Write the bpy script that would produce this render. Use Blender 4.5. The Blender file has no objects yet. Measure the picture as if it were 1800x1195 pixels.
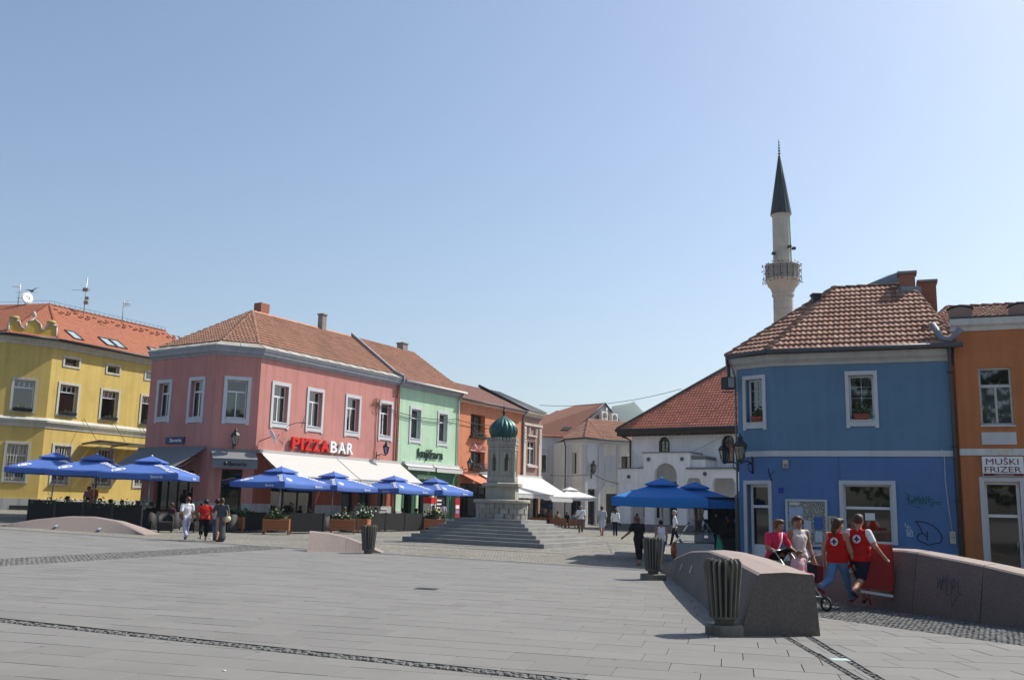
import bpy, bmesh, math, random
import numpy as np
from mathutils import Vector, Matrix
random.seed(7); RNG = np.random.default_rng(7)
SC = bpy.context.scene; COL = SC.collection
# ------------------------------------------------------------------ camera, sky, sun, exposure
cam = bpy.data.cameras.new('camera'); co = bpy.data.objects.new('camera', cam); COL.objects.link(co)
cam.sensor_width = 36.0; cam.lens = 33.8; cam.clip_start = .1; cam.clip_end = 6000
co.matrix_world = (Matrix.Translation((0, 0, 1.68)) @ Matrix.Rotation(math.pi/2 + math.atan(295.5/1690), 4, 'X') @ Matrix.Rotation(.022, 4, 'Z'))
SC.camera = co
SUN_AZ, SUN_EL = math.radians(62), math.radians(48)          # azimuth from +Y towards +X
w = bpy.data.worlds.new('World'); SC.world = w; w.use_nodes = True
nt = w.node_tree; bg = nt.nodes['Background']
sky = nt.nodes.new('ShaderNodeTexSky'); sky.sky_type = 'NISHITA'; sky.sun_disc = False
sky.sun_elevation = SUN_EL; sky.sun_rotation = SUN_AZ; sky.altitude = 250; sky.air_density = 1.1; sky.dust_density = 2.2; sky.ozone_density = 1.8
nt.links.new(sky.outputs[0], bg.inputs[0]); bg.inputs[1].default_value = .116
sl = bpy.data.lights.new('sun', 'SUN'); sl.energy = 4.9; sl.angle = math.radians(.53); sl.color = (1, .95, .87)
so = bpy.data.objects.new('sun', sl); COL.objects.link(so)
sd = Vector((math.sin(SUN_AZ)*math.cos(SUN_EL), math.cos(SUN_AZ)*math.cos(SUN_EL), math.sin(SUN_EL)))
so.rotation_euler = sd.to_track_quat('Z', 'Y').to_euler(); so.location = (30, 15, 40)
SC.view_settings.view_transform = 'Standard'; SC.view_settings.look = 'None'
SC.view_settings.exposure = 0.38; SC.view_settings.gamma = 1

# ------------------------------------------------------------------ helpers
def gz(x, y):                                                # gentle fall of the square
    return -.012*max(-45, min(45, x)) + .0015*min(y, 140) + .006*max(0, min(y, 75)-36) + .02*max(0, -15-max(-45, x))*max(0, min(1, (y-42)/8))
def s2l(c): return tuple((v/255/12.92 if v/255 <= .04045 else ((v/255+.055)/1.055)**2.4) for v in c)
ORG = {}
def tag(o, label=None, cat=None, group=None, kind=None):
    if label: o['label'] = label
    if cat: o['category'] = cat
    if group: o['group'] = group
    if kind: o['kind'] = kind
    return o
def thing(name, label, cat, loc=(0, 0, 0), rz=0, group=None):
    o = bpy.data.objects.new(name, None); COL.objects.link(o); o.empty_display_size = .2
    o.location = loc; o.rotation_euler = (0, 0, rz); ORG[o] = Vector(loc)
    return tag(o, label, cat, group)
def org(p):
    while p is not None:
        if p in ORG: return ORG[p]
        p = p.parent
    return Vector((0, 0, 0))
class Fr:                                                    # a facade: a along it, d outwards, z up
    def __init__(s, p0, p1):
        s.p0 = Vector(p0[:2]); dv = Vector(p1[:2])-s.p0; s.L = dv.length; s.u = dv/s.L; s.n = Vector((s.u.y, -s.u.x))
    def __call__(s, a, d, z):
        q = s.p0+s.u*a+s.n*d; return (q.x, q.y, z)
class MB:
    def __init__(s, fr=None): s.v = []; s.f = []; s.m = []; s.fr = fr; s.sm = []
    def add(s, vs, fs, m=0, smooth=False):
        b = len(s.v)
        s.v += [s.fr(*v) for v in vs] if s.fr else [tuple(v) for v in vs]
        for f in fs: s.f.append([b+i for i in f]); s.m.append(m); s.sm.append(smooth)
        return s
    def box(s, a0, a1, d0, d1, z0, z1, m=0):
        vs = [(a0, d0, z0), (a1, d0, z0), (a1, d1, z0), (a0, d1, z0), (a0, d0, z1), (a1, d0, z1), (a1, d1, z1), (a0, d1, z1)]
        return s.add(vs, [(0, 3, 2, 1), (4, 5, 6, 7), (0, 1, 5, 4), (1, 2, 6, 5), (2, 3, 7, 6), (3, 0, 4, 7)], m)
    def bev(s, a0, a1, d0, d1, z0, z1, b=.01, m=0):          # box with a chamfered top rim
        vs = [(a0, d0, z0), (a1, d0, z0), (a1, d1, z0), (a0, d1, z0), (a0, d0, z1-b), (a1, d0, z1-b), (a1, d1, z1-b), (a0, d1, z1-b),
              (a0+b, d0+b, z1), (a1-b, d0+b, z1), (a1-b, d1-b, z1), (a0+b, d1-b, z1)]
        return s.add(vs, [(0, 3, 2, 1), (8, 9, 10, 11)]+[(i, (i+1) % 4, 4+(i+1) % 4, 4+i) for i in range(4)]+[(4+i, 4+(i+1) % 4, 8+(i+1) % 4, 8+i) for i in range(4)], m)
    def poly(s, pts, m=0): return s.add(pts, [tuple(range(len(pts)))], m)
    def prism(s, pts, z0, z1, m=0):                          # pts: plan polygon
        n = len(pts); vs = [(p[0], p[1], z0) for p in pts]+[(p[0], p[1], z1) for p in pts]
        return s.add(vs, [tuple(range(n-1, -1, -1)), tuple(range(n, 2*n))]+[(i, (i+1) % n, n+(i+1) % n, n+i) for i in range(n)], m)
    def slab(s, pts, t, m=0):                                # 3D polygon thickened downwards
        n = len(pts); vs = list(pts)+[(p[0], p[1], p[2]-t) for p in pts]
        return s.add(vs, [tuple(range(n)), tuple(range(2*n-1, n-1, -1))]+[(i, n+i, n+(i+1) % n, (i+1) % n) for i in range(n)], m)
    def tube(s, path, r, n=6, m=0, cap=True):
        P = [Vector(s.fr(*p) if s.fr else p) for p in path]; fr, s.fr = s.fr, None
        vs = []; k = len(P)
        for i, p in enumerate(P):
            t = (P[min(i+1, k-1)]-P[max(i-1, 0)]).normalized()
            a = t.cross(Vector((0, 0, 1)) if abs(t.z) < .95 else Vector((1, 0, 0))).normalized(); b = t.cross(a)
            rr = r[i] if isinstance(r, (list, tuple)) else r
            vs += [p+a*math.cos(j*math.tau/n)*rr+b*math.sin(j*math.tau/n)*rr for j in range(n)]
        fs = [(i*n+j, i*n+(j+1) % n, (i+1)*n+(j+1) % n, (i+1)*n+j) for i in range(k-1) for j in range(n)]
        if cap: fs += [tuple(range(n-1, -1, -1)), tuple(range((k-1)*n, k*n))]
        s.add(vs, fs, m, True); s.fr = fr; return s
    def lathe(s, prof, c=(0, 0), n=16, m=0, rot=0, fn=None, smooth=True):   # prof: (r, z)
        vs = []
        for r, z in prof:
            for j in range(n):
                t = rot+j*math.tau/n; k = fn(t, z) if fn else 1
                vs.append((c[0]+math.cos(t)*r*k, c[1]+math.sin(t)*r*k, z))
        fs = [(i*n+j, i*n+(j+1) % n, (i+1)*n+(j+1) % n, (i+1)*n+j) for i in range(len(prof)-1) for j in range(n)]
        fs += [tuple(range(n-1, -1, -1)), tuple(range((len(prof)-1)*n, len(prof)*n))]
        return s.add(vs, fs, m, smooth)
    def ball(s, c, r, n=8, m=0):
        rr = r if isinstance(r, (tuple, list)) else (r, r, r); k = n//2+1
        vs = [(c[0], c[1], c[2]-rr[2]), (c[0], c[1], c[2]+rr[2])]; fs = []
        for i in range(1, k):
            ph = -math.pi/2+math.pi*i/k
            for j in range(n): vs.append((c[0]+rr[0]*math.cos(ph)*math.cos(j*math.tau/n), c[1]+rr[1]*math.cos(ph)*math.sin(j*math.tau/n), c[2]+rr[2]*math.sin(ph)))
        R = lambda i, j: 2+(i-1)*n+j % n
        for j in range(n):
            fs.append((0, R(1, j+1), R(1, j))); fs.append((1, R(k-1, j), R(k-1, j+1)))
            for i in range(1, k-1): fs.append((R(i, j), R(i, j+1), R(i+1, j+1), R(i+1, j)))
        return s.add(vs, fs, m, True)
    def build(s, name, mats, parent=None, kind=None, recalc=True):
        me = bpy.data.meshes.new(name); o = org(parent)
        me.from_pydata([(v[0]-o.x, v[1]-o.y, v[2]-o.z) for v in s.v], [], s.f)
        if not isinstance(mats, (list, tuple)): mats = [mats]
        for mt in mats: me.materials.append(mt)
        me.polygons.foreach_set('material_index', s.m); me.polygons.foreach_set('use_smooth', s.sm)
        if recalc:
            bm = bmesh.new(); bm.from_mesh(me); bmesh.ops.recalc_face_normals(bm, faces=bm.faces); bm.to_mesh(me); bm.free()
        me.update(); ob = bpy.data.objects.new(name, me); COL.objects.link(ob); ob.parent = parent
        if kind: ob['kind'] = kind
        return ob
def dup(o, loc=None, rz=None, label=None, parent=None, name=None):
    c = o.copy(); COL.objects.link(c); c.parent = parent
    if loc is not None: c.location = loc
    if rz is not None: c.rotation_euler = (0, 0, rz)
    if label: c['label'] = label
    for ch in list(o.children): dup(ch, parent=c)
    return c

# ------------------------------------------------------------------ materials
def nn(nt, t, **k):
    n = nt.nodes.new(t)
    for a, b in k.items(): setattr(n, a, b)
    return n
def mat(name, col, rough=.8, var=.12, scale=2.5, bump=0., bs=40., spec=.35, metal=0., rnd=0., streak=0., cols=None, dirt=None, dirt_amt=.35, dscale=.8, stretch=None, spots=0):
    m = bpy.data.materials.new(name); m.use_nodes = True; nt = m.node_tree; L = nt.links.new
    p = nt.nodes['Principled BSDF']; p.inputs['Roughness'].default_value = rough; p.inputs['Specular IOR Level'].default_value = spec; p.inputs['Metallic'].default_value = metal
    tc = nn(nt, 'ShaderNodeTexCoord'); oi = nn(nt, 'ShaderNodeObjectInfo'); ad = nn(nt, 'ShaderNodeVectorMath', operation='ADD')
    sc = nn(nt, 'ShaderNodeVectorMath', operation='SCALE'); sc.inputs['Scale'].default_value = 37.
    cx = nn(nt, 'ShaderNodeCombineXYZ'); L(oi.outputs['Random'], cx.inputs[0]); L(oi.outputs['Random'], cx.inputs[1]); L(cx.outputs[0], sc.inputs[0])
    L(tc.outputs['Object'], ad.inputs[0]); L(sc.outputs[0], ad.inputs[1]); co = ad.outputs[0]
    if stretch:
        mp = nn(nt, 'ShaderNodeMapping'); mp.inputs['Scale'].default_value = stretch; L(co, mp.inputs[0]); co = mp.outputs[0]
    nz = nn(nt, 'ShaderNodeTexNoise'); nz.inputs['Scale'].default_value = scale; nz.inputs['Detail'].default_value = 6; nz.inputs['Roughness'].default_value = .65; L(co, nz.inputs[0])
    mx = nn(nt, 'ShaderNodeMix', data_type='RGBA'); c = np.array(col[:3])
    mx.inputs[6].default_value = (*np.clip(c*(1-var*1.6), 0, 1), 1); mx.inputs[7].default_value = (*np.clip(c*(1+var*1.6), 0, 1), 1); L(nz.outputs[0], mx.inputs[0]); out = mx.outputs[2]
    if cols:                                                  # one of several colours for each piece
        ge = nn(nt, 'ShaderNodeNewGeometry'); a2 = nn(nt, 'ShaderNodeMath', operation='ADD'); L(ge.outputs['Random Per Island'], a2.inputs[0]); L(oi.outputs['Random'], a2.inputs[1])
        fr = nn(nt, 'ShaderNodeMath', operation='FRACT'); L(a2.outputs[0], fr.inputs[0]); rp = nn(nt, 'ShaderNodeValToRGB'); rp.color_ramp.interpolation = 'LINEAR'
        e = rp.color_ramp.elements; e[0].color = (*cols[0], 1); e[-1].color = (*cols[-1], 1)
        for i, cc in enumerate(cols[1:-1]): el = e.new((i+1)/(len(cols)-1)); el.color = (*cc, 1)
        L(fr.outputs[0], rp.inputs[0]); m2 = nn(nt, 'ShaderNodeMix', data_type='RGBA', blend_type='MULTIPLY'); m2.inputs[0].default_value = 1; L(rp.outputs[0], m2.inputs[6])
        mx.inputs[6].default_value = (1-var*1.6,)*3+(1,); mx.inputs[7].default_value = (1+var*.8,)*3+(1,); L(out, m2.inputs[7]); out = m2.outputs[2]
    if dirt:
        dz = nn(nt, 'ShaderNodeTexNoise'); dz.inputs['Scale'].default_value = dscale; dz.inputs['Detail'].default_value = 8; dz.inputs['Roughness'].default_value = .7; L(co, dz.inputs[0])
        dr = nn(nt, 'ShaderNodeValToRGB'); dr.color_ramp.elements[0].position = .5; dr.color_ramp.elements[1].position = .72; dr.color_ramp.elements[1].color = (dirt_amt,)*3+(1,); L(dz.outputs[0], dr.inputs[0])
        m3 = nn(nt, 'ShaderNodeMix', data_type='RGBA'); L(dr.outputs[0], m3.inputs[0]); L(out, m3.inputs[6]); m3.inputs[7].default_value = (*dirt, 1); out = m3.outputs[2]
    if spots:                                                 # chewing gum and drips
        vo = nn(nt, 'ShaderNodeTexVoronoi', feature='F1'); vo.inputs['Scale'].default_value = spots; L(tc.outputs['Object'], vo.inputs[0]); vr = nn(nt, 'ShaderNodeMapRange'); vr.inputs[1].default_value = .045; vr.inputs[2].default_value = .075; vr.inputs[3].default_value = .55; vr.inputs[4].default_value = 1; L(vo.outputs['Distance'], vr.inputs[0]); m5 = nn(nt, 'ShaderNodeMix', data_type='RGBA', blend_type='MULTIPLY'); m5.inputs[0].default_value = 1; L(out, m5.inputs[6]); L(vr.outputs[0], m5.inputs[7]); out = m5.outputs[2]
    if streak:                                                # rain streaks down a wall
        mp = nn(nt, 'ShaderNodeMapping'); mp.inputs['Scale'].default_value = (3.5, 3.5, .18); L(tc.outputs['Object'], mp.inputs[0])
        sz = nn(nt, 'ShaderNodeTexNoise'); sz.inputs['Scale'].default_value = 1; sz.inputs['Detail'].default_value = 7; L(mp.outputs[0], sz.inputs[0])
        sr = nn(nt, 'ShaderNodeMapRange'); sr.inputs[1].default_value = .45; sr.inputs[2].default_value = .75; sr.inputs[3].default_value = 1; sr.inputs[4].default_value = 1-streak; L(sz.outputs[0], sr.inputs[0])
        m4 = nn(nt, 'ShaderNodeMix', data_type='RGBA', blend_type='MULTIPLY'); m4.inputs[0].default_value = 1; L(out, m4.inputs[6]); L(sr.outputs[0], m4.inputs[7]); out = m4.outputs[2]
    L(out, p.inputs['Base Color'])
    if bump:
        bz = nn(nt, 'ShaderNodeTexNoise'); bz.inputs['Scale'].default_value = bs; bz.inputs['Detail'].default_value = 5; L(tc.outputs['Object'], bz.inputs[0])
        bn = nn(nt, 'ShaderNodeBump'); bn.inputs['Strength'].default_value = bump; bn.inputs['Distance'].default_value = .02; L(bz.outputs[0], bn.inputs['Height']); L(bn.outputs[0], p.inputs['Normal'])
    return m
def plaster(name, col, **k):
    a = dict(rough=.9, var=.085, scale=.9, bump=.3, bs=45, spec=.15, streak=.17, dirt=tuple(c*.78 for c in col), dirt_amt=.55, dscale=.7); a.update(k); return mat(name, col, **a)
def glass_mat(name, tint=(.75, .82, .82), refl=.16):
    m = bpy.data.materials.new(name); m.use_nodes = True; nt = m.node_tree; nt.nodes.clear(); L = nt.links.new
    o = nn(nt, 'ShaderNodeOutputMaterial'); t = nn(nt, 'ShaderNodeBsdfTransparent'); t.inputs[0].default_value = (*tint, 1)
    g = nn(nt, 'ShaderNodeBsdfGlossy'); g.inputs['Roughness'].default_value = .03
    f = nn(nt, 'ShaderNodeFresnel'); f.inputs[0].default_value = 1.5; a = nn(nt, 'ShaderNodeMath', operation='ADD'); a.inputs[1].default_value = refl-.04; a.use_clamp = True; L(f.outputs[0], a.inputs[0])
    nz = nn(nt, 'ShaderNodeTexNoise'); nz.inputs['Scale'].default_value = 1.2; bn = nn(nt, 'ShaderNodeBump'); bn.inputs['Strength'].default_value = .06; L(nz.outputs[0], bn.inputs['Height']); L(bn.outputs[0], g.inputs['Normal'])
    x = nn(nt, 'ShaderNodeMixShader'); L(a.outputs[0], x.inputs[0]); L(t.outputs[0], x.inputs[1]); L(g.outputs[0], x.inputs[2]); L(x.outputs[0], o.inputs[0]); return m
PINK = plaster('pink plaster', (.51, .23, .198)); YELLOW = plaster('yellow plaster', (.575, .43, .135)); GREEN = plaster('green plaster', (.44, .62, .44))
ORANGE = plaster('orange plaster', (.60, .235, .125)); BLUE = plaster('blue plaster', (.125, .222, .335), streak=.1); BLUELO = plaster('lower blue plaster', (.10, .19, .385), streak=.06)
OCHRE = plaster('burnt orange plaster', (.5, .18, .07)); MAUVE = plaster('mauve plaster', (.34, .215, .185)); WHITEW = plaster('white lime plaster', (.82, .815, .80), streak=.1, dirt=(.55, .54, .5), dirt_amt=.4)
CREAM = plaster('cream plaster', (.74, .70, .58)); GREYPL = plaster('grey plaster', (.70, .70, .71)); CORNICE = plaster('painted cornice', (.32, .33, .35)); TRIM = plaster('white window trim', (.56, .57, .58), streak=.08, var=.04)
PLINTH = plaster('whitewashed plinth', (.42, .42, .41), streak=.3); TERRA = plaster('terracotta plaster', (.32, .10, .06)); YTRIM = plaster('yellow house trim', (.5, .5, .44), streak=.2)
PVC = mat('white window frame', (.75, .76, .76), .45, var=.03); OLDWOOD = mat('weathered white wood', (.5, .49, .46), .7, var=.2, scale=9)
GLASS = glass_mat('window glass', (.5, .58, .58), .17); GLASSD = glass_mat('shop glass', (.3, .33, .33), .08)
DARKIN = mat('dark interior', (.014, .014, .013), .9); CURTAIN = mat('net curtain', (.45, .45, .44), .9, var=.1, scale=6)
DWOOD = mat('dark brown wood', (.05, .03, .02), .7, var=.25, scale=8); IRON = mat('black iron', (.018, .02, .021), .5, spec=.4); ZINC = mat('zinc sheet', (.22, .235, .26), .5, metal=.4, var=.2, scale=4)
GUTTER = mat('dark gutter', (.075, .085, .09), .5, metal=.2, var=.2); STEEL = mat('grey steel', (.42, .43, .44), .4, metal=.7); CHROME = mat('bright metal', (.6, .6, .6), .25, metal=.9)
RUSTTIN = mat('weathered tin', (.36, .35, .31), .65, var=.25, scale=2.2, dirt=(.22, .11, .055), dirt_amt=.8, dscale=.55, metal=.15)
TILEB = mat('sand clay tile', None or (.4, .2, .13), .85, var=.22, scale=5, cols=[(.25, .122, .08), (.37, .20, .14), (.30, .155, .105), (.42, .255, .185), (.215, .10, .068), (.33, .185, .135)], bump=.3, bs=70)
TILEP = mat('old clay tile', (.4, .2, .13), .88, var=.2, scale=3, cols=[(.34, .18, .12), (.43, .235, .16), (.38, .20, .135), (.46, .26, .18)], dirt=(.14, .09, .06), dirt_amt=.5, dscale=.5)
TILEY = mat('new orange tile', (.5, .16, .08), .8, var=.12, scale=2, cols=[(.29, .095, .05), (.34, .12, .062), (.315, .107, .055)])
TILEM = mat('red clay tile', (.4, .12, .07), .85, var=.15, scale=2, cols=[(.33, .095, .058), (.42, .135, .085), (.37, .11, .068)], dirt=(.13, .06, .045), dirt_amt=.5, dscale=.4)
TILED = mat('brown roof tile', (.16, .09, .07), .85, var=.15, cols=[(.14, .066, .05), (.19, .085, .065), (.165, .075, .058)])
SLATE = mat('grey roof sheet', (.15, .155, .165), .6, var=.15, metal=.2)
ROOFB = mat('roof underlay', (.2, .09, .06), .95); CHIMB = mat('chimney brick', (.27, .11, .07), .9, var=.2, scale=6, cols=[(.26, .10, .065), (.33, .14, .09), (.22, .085, .06)]); CHIMG = mat('chimney render', (.24, .225, .2), .9, var=.2)
# ------------------------------------------------------------------ ground, square, paving
def cobble_mat(name, c1, c2, joint, size, bump=.6, patch=(.0, .0)):
    m = bpy.data.materials.new(name); m.use_nodes = True; nt = m.node_tree; L = nt.links.new; p = nt.nodes['Principled BSDF']; p.inputs['Roughness'].default_value = .85; p.inputs['Specular IOR Level'].default_value = .25
    tc = nn(nt, 'ShaderNodeTexCoord'); v = nn(nt, 'ShaderNodeTexVoronoi', feature='F1'); v.inputs['Scale'].default_value = 1/size; v.inputs['Randomness'].default_value = .75; L(tc.outputs['Object'], v.inputs[0])
    ve = nn(nt, 'ShaderNodeTexVoronoi', feature='DISTANCE_TO_EDGE'); ve.inputs['Scale'].default_value = 1/size; ve.inputs['Randomness'].default_value = .75; L(tc.outputs['Object'], ve.inputs[0])
    s = nn(nt, 'ShaderNodeSeparateColor'); L(v.outputs['Color'], s.inputs[0]); mx = nn(nt, 'ShaderNodeMix', data_type='RGBA'); mx.inputs[6].default_value = (*c1, 1); mx.inputs[7].default_value = (*c2, 1); L(s.outputs[0], mx.inputs[0])
    nz = nn(nt, 'ShaderNodeTexNoise'); nz.inputs['Scale'].default_value = .35; nz.inputs['Detail'].default_value = 9; nz.inputs['Roughness'].default_value = .7; L(tc.outputs['Object'], nz.inputs[0])
    mr = nn(nt, 'ShaderNodeMapRange'); mr.inputs[1].default_value = .3; mr.inputs[2].default_value = .7; mr.inputs[3].default_value = .72; mr.inputs[4].default_value = 1.2; L(nz.outputs[0], mr.inputs[0])
    m2 = nn(nt, 'ShaderNodeMix', data_type='RGBA', blend_type='MULTIPLY'); m2.inputs[0].default_value = 1; L(mx.outputs[2], m2.inputs[6]); L(mr.outputs[0], m2.inputs[7])
    jr = nn(nt, 'ShaderNodeMapRange'); jr.inputs[1].default_value = .02; jr.inputs[2].default_value = .12; L(ve.outputs[0], jr.inputs[0])
    m3 = nn(nt, 'ShaderNodeMix', data_type='RGBA'); L(jr.outputs[0], m3.inputs[0]); m3.inputs[6].default_value = (*joint, 1); L(m2.outputs[2], m3.inputs[7]); L(m3.outputs[2], p.inputs['Base Color'])
    j2 = nn(nt, 'ShaderNodeMapRange'); j2.inputs[2].default_value = .25; L(ve.outputs[0], j2.inputs[0]); b = nn(nt, 'ShaderNodeBump'); b.inputs['Strength'].default_value = bump; b.inputs['Distance'].default_value = .03; L(j2.outputs[0], b.inputs['Height']); L(b.outputs[0], p.inputs['Normal'])
    return m
COBBLE = cobble_mat('beige cobbles', (.18, .172, .145), (.30, .288, .245), (.10, .095, .08), .11)
PATHC = cobble_mat('grey cobbles', (.17, .17, .163), (.25, .25, .24), (.09, .09, .085), .1)
SLABM = mat('concrete slab', (.30, .295, .28), .85, var=.05, scale=1.6, cols=[(.174, .170, .161), (.191, .187, .177), (.181, .177, .167), (.194, .190, .180), (.186, .182, .172), (.168, .164, .155)], bump=.2, bs=70, dirt=(.135, .131, .122), dirt_amt=.55, dscale=.55, spec=.3, spots=1.7)
BED = mat('paving bed', (.075, .072, .067), .95); SETTM = mat('grey sett', (.3, .3, .29), .85, var=.1, cols=[(.095, .095, .09), (.15, .15, .143), (.12, .12, .115), (.17, .168, .16)], bump=.3, bs=60)
SAND = mat('joint sand', (.13, .126, .115), .95)
KERBM = mat('kerb stone', (.27, .265, .255), .85, var=.12, scale=3, cols=[(.165, .162, .155), (.205, .20, .193), (.185, .18, .173)])
EARTH = mat('outer ground', (.25, .24, .22), .95)
xs = [-3000, -300, -45, -20, 0, 20, 45, 300, 3000]; ys = [-400, -60, 0, 36, 42, 50, 55, 75, 105, 140, 400, 5000]
g = MB(); g.add([(x, y, gz(x, max(y, -60))-.16) for y in ys for x in xs], [(j*9+i, j*9+i+1, (j+1)*9+i+1, (j+1)*9+i) for j in range(len(ys)-1) for i in range(8)])
tag(g.build('ground', EARTH), kind='structure')
KO = Vector((-8.85, 35.4)); KU = Vector((.895, -.446)); KN = Vector((.446, .895))
def kp(u, v): q = KO+KU*u+KN*v; return q.x, q.y
us = [-60+2*i for i in range(61)]; vs = [-.02, .5]+[1+2*i for i in range(45)]
g = MB(); g.add([(*kp(u, v), gz(*kp(u, v))+.006*math.sin(u*1.3+v*.7)*min(1, max(v, 0))) for v in vs for u in us], [(j*61+i, j*61+i+1, (j+1)*61+i+1, (j+1)*61+i) for j in range(len(vs)-1) for i in range(60)], smooth=True)
tag(g.build('cobbled_square', COBBLE), kind='structure')
def clip(P, nx, ny, c):
    out = []
    for i in range(len(P)):
        a, b = P[i], P[(i+1) % len(P)]; da = nx*a[0]+ny*a[1]-c; db = nx*b[0]+ny*b[1]-c
        if da <= 0: out.append(a)
        if (da < 0) != (db < 0) and abs(da-db) > 1e-9: t = da/(da-db); out.append((a[0]+(b[0]-a[0])*t, a[1]+(b[1]-a[1])*t))
    return out
def area(P): return abs(sum(P[i][0]*P[(i+1) % len(P)][1]-P[(i+1) % len(P)][0]*P[i][1] for i in range(len(P))))/2
def line(p, q):                                             # half-plane left of p->q is positive
    d = Vector((q[0]-p[0], q[1]-p[1])).normalized(); n = Vector((-d.y, d.x)); return n.x, n.y, n.x*p[0]+n.y*p[1]
kerb = (KN.x, KN.y, KN.dot(KO)-.62)
R1 = line((3.72, 10.7), (3.91, 14.0)); R1b = line((3.82, 10.7), (4.01, 14.0)); R2 = line((3.95, 10.7), (4.26, 14.1)); R2b = line((4.06, 10.7), (4.37, 14.1))
ST1a = line((-6.5, 12.82), (-1.12, 10.58)); ST1b = line((-6.73, 13.25), (-1.16, 10.93)); ST3a = line((-12.49, 24.3), (-9.9, 33.5)); ST3b = line((-11.27, 22.0), (-8.55, 30.9))
CE = line((7.28, 14.0), (5.38, 16.94))
neg = lambda l: (-l[0], -l[1], -l[2])
def zpl(x, y): return gz(x, y)
plaza = MB(); pl = [kp(-40, -.02), kp(14, -.02), (12, 8), (12, -12), (-40, -12), (-48, 20)]
pz = []
for x in range(-48, 13, 4):
    for y in range(-12, 60, 4):
        P = clip([(x, y), (x+4, y), (x+4, y+4), (x, y+4)], KN.x, KN.y, KN.dot(KO)-.02)
        if len(P) > 2: plaza.poly([(a, b, zpl(a, b)-.035) for a, b in P])
PLZ = tag(plaza.build('paved_plaza', BED), kind='structure')
def slab_field(o, ang, w, h, ra, rb, clips, splits, off=.5):
    ru = Vector((math.cos(ang), math.sin(ang))); cv = Vector((-ru.y, ru.x)); out = []; gp = .0038
    for j in range(*rb):
        for i in range(*ra):
            a = (i+(j % 2)*off+.13*math.sin(j*2.1))*w; b = j*h
            P = [(o[0]+ru.x*s+cv.x*t, o[1]+ru.y*s+cv.y*t) for s, t in ((a+gp, b+gp), (a+w-gp, b+gp), (a+w-gp, b+h-gp), (a+gp, b+h-gp))]
            cx, cy = P[0]
            if cy < 6 or cy > 46 or abs(cx) > .62*cy+3: continue
            Q = [P]
            for c in clips: Q = [clip(p, *c) for p in Q]; Q = [p for p in Q if len(p) > 2]
            for lo, hi in splits:
                N = []
                for p in Q: N += [q for q in (clip(p, *lo), clip(p, *neg(hi))) if len(q) > 2]
                Q = N
            for q in Q:
                if area(q) > .012: out.append(q)
    return out
slabs = slab_field((0, 11.2), math.radians(-13), .9, .585, (-40, 16), (-18, 52), [kerb, neg(R1)], [(ST1a, ST1b), (neg(ST3a), neg(ST3b))])
slabs += slab_field((4.1, 11.0), math.radians(2), .9, .6, (-1, 9), (-8, 12), [R2b, neg(CE)], [], .5)
slabs += slab_field((3.88, 10.7), math.radians(-5.2), .9, .62, (-1, 2), (-6, 6), [R1b, neg(R2)], [], 0)
def slab_geo(q, k):
    n = len(q); dz = RNG.uniform(-.0015, .0015); c = (sum(p[0] for p in q)/n, sum(p[1] for p in q)/n); b = .004
    top = []; rim = []; bot = []
    for p in q:
        dx, dy = c[0]-p[0], c[1]-p[1]; l = math.hypot(dx, dy) or 1
        top.append((p[0]+dx/l*b, p[1]+dy/l*b, zpl(*p)+dz)); rim.append((p[0], p[1], zpl(*p)+dz-b)); bot.append((p[0], p[1], zpl(*p)-.04))
    return top+rim+bot, [tuple(range(n))]+[(n+i, n+(i+1) % n, (i+1) % n, i) for i in range(n)]+[(2*n+i, 2*n+(i+1) % n, n+(i+1) % n, n+i) for i in range(n)]
def look(q):
    x = sum(p[0] for p in q)/len(q); y = sum(p[1] for p in q)/len(q)
    return area(q)/max(y, 1)**3 if (abs(x) < .55*y+.3 and y > 9.2) else 0
slabs.sort(key=look, reverse=True)
rest = MB()
for k, q in enumerate(slabs):
    v, f = slab_geo(q, k)
    if k < 300: MB().add(v, f).build('paving_slab', SLABM, PLZ)
    else: rest.add(v, f)
rest.build('paving_slabs', SLABM, PLZ, kind='stuff')
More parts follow.
